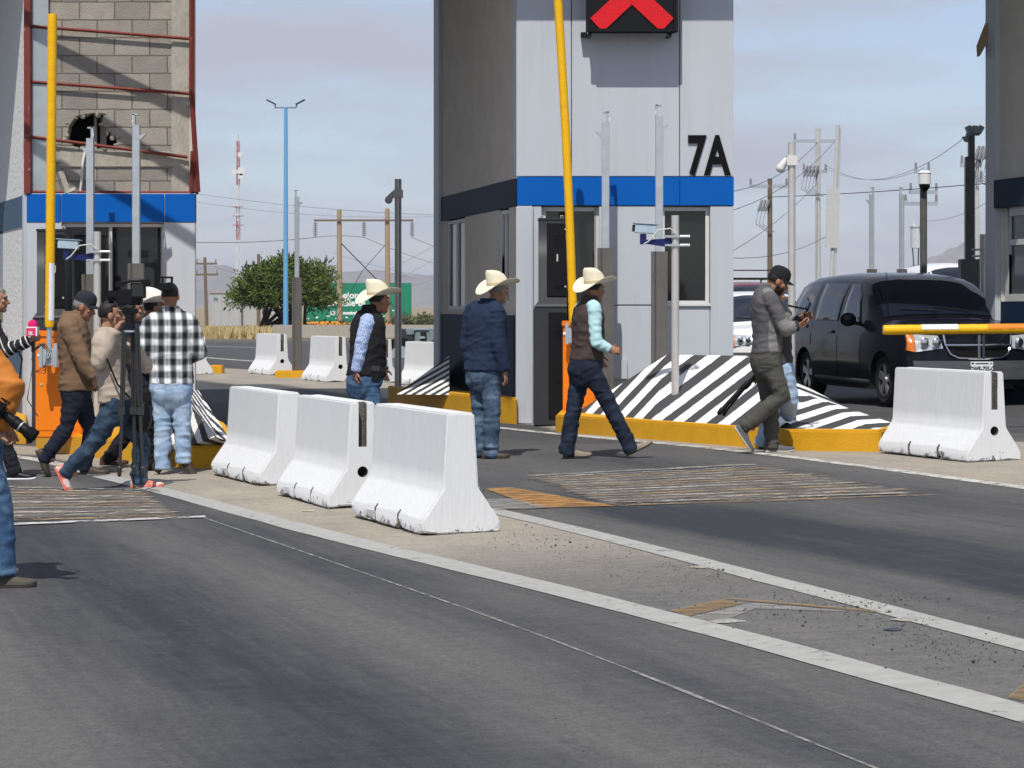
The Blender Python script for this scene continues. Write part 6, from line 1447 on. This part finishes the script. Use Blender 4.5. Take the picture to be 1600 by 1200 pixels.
# ---- the man in the black vest
person('man in black vest with blue patterned sleeves behind the white barriers', (573, 729), 28,
       dict(hip=(569, 592), neck=(577, 487), hem=(569, 588), shR=(573, 506), elR=(563, 547), wrR=(557, 580), hdR=((-.05, 0, -1), (.7, .3, 0), .7), elL=(592, 545), wrL=(598, 575),
            knR=(588, 655), anR=(596, 712), heelR=(592, 728), toeR=(634, 726), knL=(560, 655), anL=(545, 708), heelL=(534, 722), toeL=(570, 730)),
       dict(top=[('sleeves', m_print, .010, 1.0, 'shirt'), ('vest', cloth('black_fleece', (.012, .011, .012)), .024, 0, 'vest')], trousers=m_jean_blue, shoe=(m_leather, m_dsole), bulk=1.10, belly=.035),
       dict(c=(593, 470), yaw=34, hat='cowboy', tilt=.08, hairk=1.02, hairlow=-.3, skin=0), CW)
# ---- grey sweatshirt
gman = person('bearded man in grey sweatshirt and black cap walking while filming', (1212, 707), 8,
       dict(hip=(1197, 558), neck=(1195, 452), hem=(1197, 552), shR=(1204, 468), elR=(1227, 514), wrR=(1247, 508), shL=(1208, 468, .17), elL=(1236, 508, .16), wrL=(1252, 496, .06), hdR=((1, .2, .15), (.1, .5, .8), .8), hdL=((1, -.2, .25), (.2, -.8, -.2), .75),
            knR=(1222, 619), anR=(1167, 664), heelR=(1147, 668), toeR=(1171, 704), knL=(1203, 632), anL=(1206, 692), heelL=(1194, 706), toeL=(1243, 706)),
       dict(top=[('shirt', raglan, .014, 1.0, 'sweatshirt')], trousers=cloth('charcoal_trousers', (.068, .067, .058), sc=14), shoe=(cloth('grey_mesh_shoe', (.10, .105, .11)), m_sole), bulk=1.04, belly=.015, leg=(.102, .078, .066), fold=.012, shoeL=.30),
       dict(c=(1216, 440), yaw=0, pitch=24, hat='cap', hatmat=cloth('black_cap', (.012, .012, .013)), beard=True, skin=0))
person('person in pale blue jeans and black shoes hidden behind the grey sweatshirt man', (1200, 702), 20,
       dict(hip=(1218, 576), neck=(1214, 482), hem=(1218, 580), knR=(1236, 628), anR=(1232, 648, .1), heelR=(1222, 664, .1), toeR=(1243, 690, .1), knL=(1212, 634), anL=(1190, 690), heelL=(1186, 701), toeL=(1210, 702), elR=(1205, 540), wrR=(1190, 582), elL=(1212, 530), wrL=(1216, 560)),
       dict(top=[('shirt', cloth('dark_grey_tee', (.05, .05, .055)), .012, 1.0, 'shirt')], trousers=m_jean_light, shoe=(m_black, m_dsole), bulk=.92, shoeL=.26), dict(c=(1212, 462), yaw=20, skin=0))
# ---- plaid shirt
person('man in black and white plaid shirt and pale jeans seen from behind', (268, 741), 84,
       dict(hip=(268, 600), neck=(266, 486), hem=(268, 600), shR=(298, 506), elR=(311, 550), wrR=(297, 560, .22), shL=(234, 506), elL=(226, 550), wrL=(243, 556, .22),
            knL=(254, 668), anL=(254, 724), heelL=(249, 741), toeL=(258, 726), knR=(285, 668), anR=(286, 715), heelR=(278, 718), toeR=(297, 744)),
       dict(top=[('shirt', m_plaid, .022, 1.0, 'shirt')], trousers=m_jean_light, shoe=(m_leather, m_dsole), bulk=1.10, belly=.03, leg=(.102, .076, .072), flare=.01, fold=.013), dict(c=(266, 462), yaw=88, skin=0, hairlow=-.30, hairk=1.05), PG)
# ---- brown jacket
person('old man in brown jacket and dark cap walking right', (118, 743), 4,
       dict(hip=(119, 606), neck=(113, 494), hem=(119, 610), shR=(109, 513), elR=(130, 566), wrR=(146, 590), hdR=((.3, .3, -1), (-.5, .3, 0), .9), elL=(128, 560), wrL=(143, 592),
            knR=(104, 668), anR=(72, 713), heelR=(56, 704), toeR=(72, 744), knL=(142, 672), anL=(133, 728), heelL=(125, 744), toeL=(174, 744)),
       dict(top=[('shirt', cloth('brown_canvas', (.17, .105, .062), sc=4), .034, 1.0, 'jacket')], trousers=cloth('navy_trousers', (.012, .016, .030), sc=14), shoe=(m_leather, m_dsole), bulk=1.04, belly=.02, flare=.01, fold=.011),
       dict(c=(132, 480), yaw=-2, pitch=18, hat='cap', hatmat=cloth('dark_blue_cap', (.018, .021, .030)), grey=True, skin=0), PG)
# ---- camera operator
cman = person('camera operator in beige jacket and running shoes carrying the tripod', (170, 764), 8,
       dict(hip=(180, 628), neck=(164, 520), hem=(178, 626), shR=(158, 536), elR=(154, 566), wrR=(181, 516), hdR=((.5, 0, .85), (.8, .3, -.2), .8), shL=(178, 534, .18), elL=(226, 572, .10), wrL=(210, 548, .0), hdL=((-.2, 0, 1), (-.6, .3, -.1), .7),
            knR=(152, 686), anR=(106, 735), heelR=(86, 730), toeR=(103, 766), knL=(221, 688), anL=(217, 748), heelL=(204, 764), toeL=(256, 765)),
       dict(top=[('shirt', cloth('beige_canvas', (.40, .335, .275), sc=4), .024, 1.0, 'jacket')], trousers=m_den('indigo_denim', (.020, .040, .072), (.05, .085, .13)), shoe=(M('coral_mesh', (.62, .17, .12), .8, var=.5, sc=30, dirt=(.55, .53, .52), dsc=14, dlo=.45, dhi=.55), M('coral_sole', (.66, .15, .12), .6)), bulk=.98, leg=(.098, .072, .064), fold=.012, shoeL=.29),
       dict(c=(174, 492), yaw=10, skin=1), PG)
person('woman with long dark hair in dark clothes partly hidden by the tripod', (222, 735), 35,
       dict(hip=(222, 615), neck=(204, 510), hem=(222, 650), knR=(228, 672), anR=(231, 722), knL=(216, 672), anL=(222, 720), elR=(226, 560), wrR=(240, 580)),
       dict(top=[('shirt', cloth('dark_navy_top', (.016, .018, .030)), .018, 1.0, 'blouse')], trousers=cloth('black_trousers', (.010, .010, .011)), shoe=(m_black, m_dsole), bulk=.90, shoeL=.25), dict(c=(208, 484), yaw=18, long=True, skin=1, hairlow=-.35), PG)
person('man in white cowboy hat and navy clothes behind the plaid shirt man', (238, 728), 30,
       dict(hip=(240, 606), neck=(236, 500), hem=(240, 606), knR=(236, 666), anR=(228, 712), heelR=(218, 728), toeR=(258, 728), knL=(206, 668), anL=(170, 716), heelL=(156, 728), toeL=(184, 736)),
       dict(top=[('shirt', cloth('navy_blazer', (.016, .020, .040)), .028, 1.0, 'jacket')], trousers=cloth('black_slacks', (.010, .010, .013)), shoe=(M('red_brown_leather', (.09, .035, .022), .5), m_dsole), bulk=1.0), dict(c=(243, 481), yaw=15, hat='cowboy', hatmat=M('white_felt', (.78, .74, .66), .8), tilt=.05, skin=0), PG)
# ---- striped shirt, left edge
sman = person('man in black striped shirt at the left edge holding a pink microphone', (10, 748), 10,
       dict(hip=(-14, 612), neck=(-18, 494), hem=(-14, 600), shR=(-10, 510), elR=(10, 548), wrR=(46, 532), hdR=((1, .1, .25), (.1, .6, .8), 1.0), elL=(-20, 556), wrL=(-12, 590),
            knR=(2, 676), anR=(22, 734), heelR=(10, 749), toeR=(49, 749), knL=(-30, 680), anL=(-46, 730), heelL=(-60, 740), toeL=(-14, 750)),
       dict(top=[('shirt', stripes('pinstripe_cotton', (.012, .013, .015), (.62, .62, .60), (.9, -.2, .45), .052, .2, .80), .016, 1.0, 'shirt')], trousers=cloth('black_jeans', (.012, .014, .020)), shoe=(m_black, m_white), bulk=1.05), dict(c=(-4, 468), yaw=5, skin=1, grey=True), PG)
# ---- orange jacket, left edge
oman = person('photographer in orange jacket and blue jeans cut by the left edge', (-8, 915), 14,
       dict(hip=(-34, 688), neck=(-58, 512), hem=(-34, 672), shR=(-36, 540), elR=(14, 606), wrR=(-4, 668), hdR=((.4, .2, -.8), (.9, 0, .2), .8), elL=(-20, 600), wrL=(6, 660), knR=(-4, 790), anR=(4, 884), heelR=(-22, 917), toeR=(56, 916), knL=(-70, 790), anL=(-96, 880)),
       dict(top=[('shirt', cloth('orange_nylon', (.52, .175, .025), rough=.6, sc=4), .040, 1.0, 'jacket')], trousers=m_jean_blue, shoe=(M('olive_hiker', (.075, .068, .055), .8), m_dsole), bulk=1.08, leg=(.105, .080, .078), fold=.013), dict(c=(-46, 466), yaw=14, skin=1), PG)
from mathutils.bvhtree import BVHTree
def pocket(R, info, quad, shade, name='pocket', part='trousers'):
    """a sewn-on patch that follows the cloth under it"""
    c = [q for q in R.children if q.name.split('.')[0] == part][0]; bv = BVHTree.FromPolygons([v.co[:] for v in c.data.vertices], [p.vertices[:] for p in c.data.polygons])
    o, d = info['o'], info['d']; b = MB(); n_ = 8; vs = []
    cvt = lambda px, py: V(((px - 800) * d / F - o.x, 0, H - (py - HZ) * d / F - o.z)); A = [cvt(*q) for q in quad]
    for j in range(n_ + 1):
        for i in range(n_ + 1):
            q = A[0].lerp(A[1], i / n_).lerp(A[3].lerp(A[2], i / n_), j / n_); h = bv.ray_cast(V((q.x, -2, q.z)), V((0, 1, 0)))
            if h[0] is None: return
            vs.append(h[0] - V((0, .006 if 0 < i < n_ and 0 < j < n_ else -.002, 0)))
    b.add(vs, [(j * (n_ + 1) + i, j * (n_ + 1) + i + 1, (j + 1) * (n_ + 1) + i + 1, (j + 1) * (n_ + 1) + i) for j in range(n_) for i in range(n_)])
    b.build(name, shade, c, smooth=True, ang=60)
def pinfo(word):
    R = [q for q in C.objects if q.get('category') == 'person' and word in q['label']][0]; return R, dict(o=R.location, d=R.location.y)
pk_l = m_den('pocket_light', (.31, .43, .58), (.47, .56, .67)); pk_d = m_den('pocket_dark', (.012, .018, .036), (.026, .040, .070)); pk_m = m_den('pocket_mid', (.060, .10, .16), (.16, .22, .30)); pk_g = cloth('pocket_grey', (.080, .078, .068))
for w_, qd, mt in (('plaid shirt and pale jeans', [(243, 607), (262, 607), (261, 631), (244, 631)], pk_l), ('plaid shirt and pale jeans', [(274, 607), (293, 607), (292, 631), (275, 631)], pk_l), ('man in brown vest', [(892, 580), (909, 580), (908, 601), (893, 601)], pk_d),
                   ('navy jacket, blue jeans', [(738, 592), (754, 592), (753, 612), (739, 612)], pk_m), ('grey sweatshirt and black cap', [(1184, 571), (1203, 571), (1202, 574), (1184, 574)], pk_g), ('grey sweatshirt and black cap', [(1196, 586), (1212, 588), (1212, 610), (1197, 608)], pk_g)):
    R_, i_ = pinfo(w_); pocket(R_, i_, qd, mt)
# ================================================================ THINGS THEY CARRY
def lcl(px, py, d): return P(px, py, d)
m_tripod = M('tripod_tube', (.055, .056, .06), .32, .5, var=.1)
# video tripod and camera
d = cman[1]['d'] - .22; o = P(203, 742, d); s_ = F / d; t = thing('tripod', 'black folded video tripod carried upright in front of beige jacket', 'tripod', o); zt = lambda py: (742 - py) / s_
for x, y in ((-.065, -.02), (.075, -.03), (.01, .06)):
    b = MB(); b.tube([V((x * .8, y, zt(515))), V((x * 1.15, y * 1.2, zt(640)))], .013, 8); b.tube([V((x * .8 + .02, y, zt(515))), V((x * 1.15 + .022, y * 1.2, zt(640)))], .011, 8); b.tube([V((x * 1.15 + .01, y * 1.2, zt(650))), V((x * 1.45 + .01, y * 1.4, .03))], .015, 8); b.rcone(V((x * 1.45 + .01, y * 1.4, .06)), V((x * 1.5 + .012, y * 1.4, .0)), .022, .016, 10); b.bb(x * 1.15 - .02, x * 1.15 + .035, y - .02, y + .02, zt(648), zt(636)); b.build('leg', m_tripod, t, smooth=True)
b = MB(); b.cyl((0, 0, zt(520)), (0, 0, zt(498)), .05, .042, 16); b.cyl((0, 0, zt(498)), (0, 0, zt(488)), .035, n=16); b.bb(-.06, .07, -.04, .04, zt(490), zt(482)); b.build('head', m_black, t, bevel=.004)
b = MB(); b.cyl((0, 0, zt(519)), (0, 0, zt(516)), .053, n=18); b.build('levelling_ring', m_galv, t)
b = MB(); b.tube([V((.0, 0, zt(622))), V((-.10, -.04, zt(600))), V((-.19, -.05, zt(560)))], .009, 6); b.build('strap', m_black, t)
oc = P(203, 480, d); t = thing('video_camera', 'black video camera with flip screen on top of the tripod', 'video camera', oc); k = 1 / s_
pxy = lambda px, py: ((px - 203) * k, (480 - py) * k)
def pb(b, x0, y0, x1, y1, ya, yb): (a, c), (e, g_) = pxy(x0, y0), pxy(x1, y1); b.bb(a, e, ya, yb, g_, c); return b
b = MB(); pb(b, 183, 452, 222, 477, -.06, .07); b.build('body', m_black, t, bevel=.014)
b = MB(); a = pxy(180, 464); b.cyl((a[0] - .02, .0, a[1]), (a[0] + .06, 0, a[1]), .05, .044, 20); b.cyl((a[0] - .05, 0, a[1]), (a[0] - .02, 0, a[1]), .056, n=20); b.build('lens', m_blackm, t, smooth=True)
b = MB(); b.tube([V((*pxy(182, 450)[:1], 0, pxy(182, 450)[1])), V((pxy(186, 443)[0], 0, pxy(186, 443)[1])), V((pxy(205, 438)[0], 0, pxy(205, 438)[1])), V((pxy(228, 438)[0], 0, pxy(228, 438)[1])), V((pxy(234, 447)[0], 0, pxy(234, 447)[1]))], .016, 8); pb(b, 181, 440, 196, 448, -.03, .03); pb(b, 222, 437, 236, 448, -.035, .035); b.build('carry_handle', m_black, t, smooth=True)
b = MB(); pb(b, 207, 442, 231, 466, -.10, -.085); sc_ = b.build('flip_screen', m_black, t, bevel=.004)
b = MB(); pb(b, 209.5, 444.5, 227, 463, -.103, -.100); b.build('screen_glass', m_glass, sc_)
b = MB(); b.tube([V((pxy(180, 470)[0], -.05, pxy(180, 470)[1])), V((pxy(190, 484)[0], -.07, pxy(190, 484)[1])), V((pxy(203, 476)[0], -.06, pxy(203, 476)[1]))], .006, 6); b.build('cable', m_cable, t)
dq = 20.9; t = thing('video_camera', 'second black camera top showing above the plaid shirt man', 'video camera', P(259, 440, dq)); k = dq / F; b = MB()
b.bb(-12 * k, -9 * k, -.02, .02, -10 * k, 8 * k); b.bb(-12 * k, 11 * k, -.03, .03, 5 * k, 8 * k); b.bb(8 * k, 11 * k, -.02, .02, -4 * k, 8 * k); b.build('carry_handle', m_black, t, bevel=.003); b = MB(); b.bb(-8 * k, 8 * k, -.05, .1, -14 * k, -2 * k); b.bb(-6 * k, -3 * k, -.02, .02, -2 * k, 5 * k); b.build('body', m_black, t, bevel=.006)
t = thing('camera_bag', 'black round pouch hanging behind the tripod legs', 'bag', P(222, 652, 19.45)); b = MB(); b.ell((0, 0, 0), (.085, .06, .14)); b.build('pouch', m_black, t, smooth=True)
b = MB(); b.tube([V((-.02, 0, .12)), V((-.02, -.02, .22)), V((.02, .0, .3))], .008, 6); b.build('strap', m_black, t)
# microphone
q = sman[1]; d = q['d'] - .2; o = P(51, 540, d); k = d / F; t = thing('microphone', 'pink interview microphone with pink and white flag held at left', 'microphone', o)
b = MB(); b.cyl((0, 0, -.06), (0, 0, .09), .013, .016, 12); b.build('handle', m_black, t, smooth=True)
b = MB(); b.rcone((0, 0, (540 - 519) * k), (0, 0, (540 - 507) * k), 7 * k, 7.4 * k, 18); b.build('foam', M('pink_foam', (.72, .012, .16), .9, bump=.5, bsc=200), t, smooth=True)
b = MB(); b.bb(-8.2 * k, 8.2 * k, -8 * k, 8 * k, (540 - 525) * k, (540 - 511) * k); fl = b.build('flag', M('pink_flag', (.75, .03, .14), .5), t, bevel=.003)
b = MB(); b.bb(-8.6 * k, 8.6 * k, -8.4 * k, 8.4 * k, (540 - 512.6) * k, (540 - 510.6) * k); b.bb(6.6 * k, 8.6 * k, -8.4 * k, 8.4 * k, (540 - 525) * k, (540 - 512.6) * k); b.build('flag_rim', m_white, fl)
b = text_mb('I#.', .055, .002, .001, 'CENTER', .8); b.xf(Matrix.Translation((-.005, -8.4 * k, (540 - 523.2) * k))); b.build('flag_logo', m_white, fl)
b = MB()
for e in range(3): b.tube([V((0, 0, -.06)), V((.07 + .02 * e, -.02, .02)), V((.14 + .02 * e, -.02, -.05)), V((.12, -.03, -.20 - .03 * e)), V((.03, -.03, -.24)), V((-.01, 0, -.12))], .005, 6)
b.tube([V((.0, 0, -.2)), V((-.05, 0, -.5)), V((.05, 0, -.66))], .005, 6); b.build('cable', m_cable, t, smooth=True)
# photographer's camera
d = oman[1]['d'] - .25; o = P(-2, 640, d); k = d / F; t = thing('photo_camera', 'black photo camera with long lens hanging from the orange jacket man', 'camera', o)
ax = V((.80, -.10, -.59)).normalized(); b = MB(); R3 = ax.to_track_quat('X', 'Z').to_matrix()
b.box((0, 0, .0), (.09, .14, .11), R3); b.box(R3 @ V((-.0, 0, .07)), (.07, .07, .04), R3); b.build('body', m_black, t, bevel=.014)
b = MB(); b.tube([ax * .03, ax * .10, ax * .101, ax * .15, ax * .151, ax * .20], [.028, .028, .033, .033, .030, .030], 24); b.build('lens', m_black, t, smooth=True, ang=30)
b = MB(); b.tube([ax * .2, ax * .255], [.034, .041], 24); b.tube([ax * .112, ax * .118], .0342, 24); b.build('lens_hood', m_blackm, t, smooth=True, ang=30)
b = MB(); b.tube([ax * .155, ax * .162], .0342, 24); b.build('lens_ring', m_galv, t)
b = MB(); b.tube([V((0, .0, .06)), V((.05, -.02, .10)), V((.11, .02, .16)), V((.12, .04, .28)), V((.08, .05, .36))], .006, 6); b.build('strap', m_black, t)
# phone gimbal, monopod, phone holster
q = gman[1]; d = q['d'] - .06; o = P(1257, 500, d); k = d / F; t = thing('phone_gimbal', 'black folding phone gimbal held in both hands', 'phone gimbal', o); g_ = lambda px, py, y=0: V(((px - 1257) * k, y, (500 - py) * k))
b = MB(); b.tube([g_(1262, 512), g_(1258, 490)], .016, 10); b.build('grip', m_black, t, smooth=True)
b = MB(); b.tube([g_(1260, 488), g_(1266, 474), g_(1262, 466)], .011, 8); b.ell(g_(1261, 482), (.022, .02, .022)); b.build('arm', m_black, t, smooth=True)
b = MB(); b.prism([g_(1232, 476, -.02), g_(1232, 479, -.02), g_(1256, 484, -.02), g_(1257, 481, -.02)], (0, .07, 0)); b.build('phone', m_black, t, bevel=.003)
b = MB(); b.prism([g_(1265, 460, 0), g_(1262, 472, 0), g_(1268, 476, 0), g_(1273, 466, 0), g_(1270, 458, 0)], (0, .012, 0)); b.build('clamp_plate', M('grey_plastic', (.14, .14, .15), .4), t)
o = P(1190, 578, 22.15); d = 22.15; k = d / F; t = thing('monopod', 'black slanting monopod with two legs over the striped hump', 'monopod', o); g_ = lambda px, py, y=0: V(((px - 1190) * k, y, (578 - py) * k))
b = MB(); b.tube([g_(1192, 575), g_(1160, 606)], .016, 8); b.tube([g_(1160, 606), g_(1124, 645)], .022, 8); b.rcone(g_(1168, 598), g_(1160, 606), .026, .026); b.rcone(g_(1128, 640), g_(1124, 645), .026, .024); b.build('leg', m_black, t, smooth=True)
b = MB(); b.tube([g_(1194, 578, .06), g_(1165, 607, .06)], .014, 8); b.tube([g_(1165, 607, .06), g_(1132, 647, .06)], .011, 8); b.rcone(g_(1172, 600, .06), g_(1166, 606, .06), .022, .022); b.rcone(g_(1135, 643, .06), g_(1132, 648, .06), .018, .018); b.build('leg', m_black, t, smooth=True)
t = thing('phone_holster', 'black phone holster on the belt of the black vest cowboy', 'holster', P(588, 585, 20.95)); b = MB(); b.box((0, 0, 0), (.085, .035, .16), Matrix.Rotation(.08, 3, 'Y')); b.build('pouch', m_black, t, bevel=.012); b = MB(); b.box((-.005, -.02, .055), (.08, .01, .05), Matrix.Rotation(.08, 3, 'Y')); b.build('flap', m_dkgrey, t, bevel=.004)
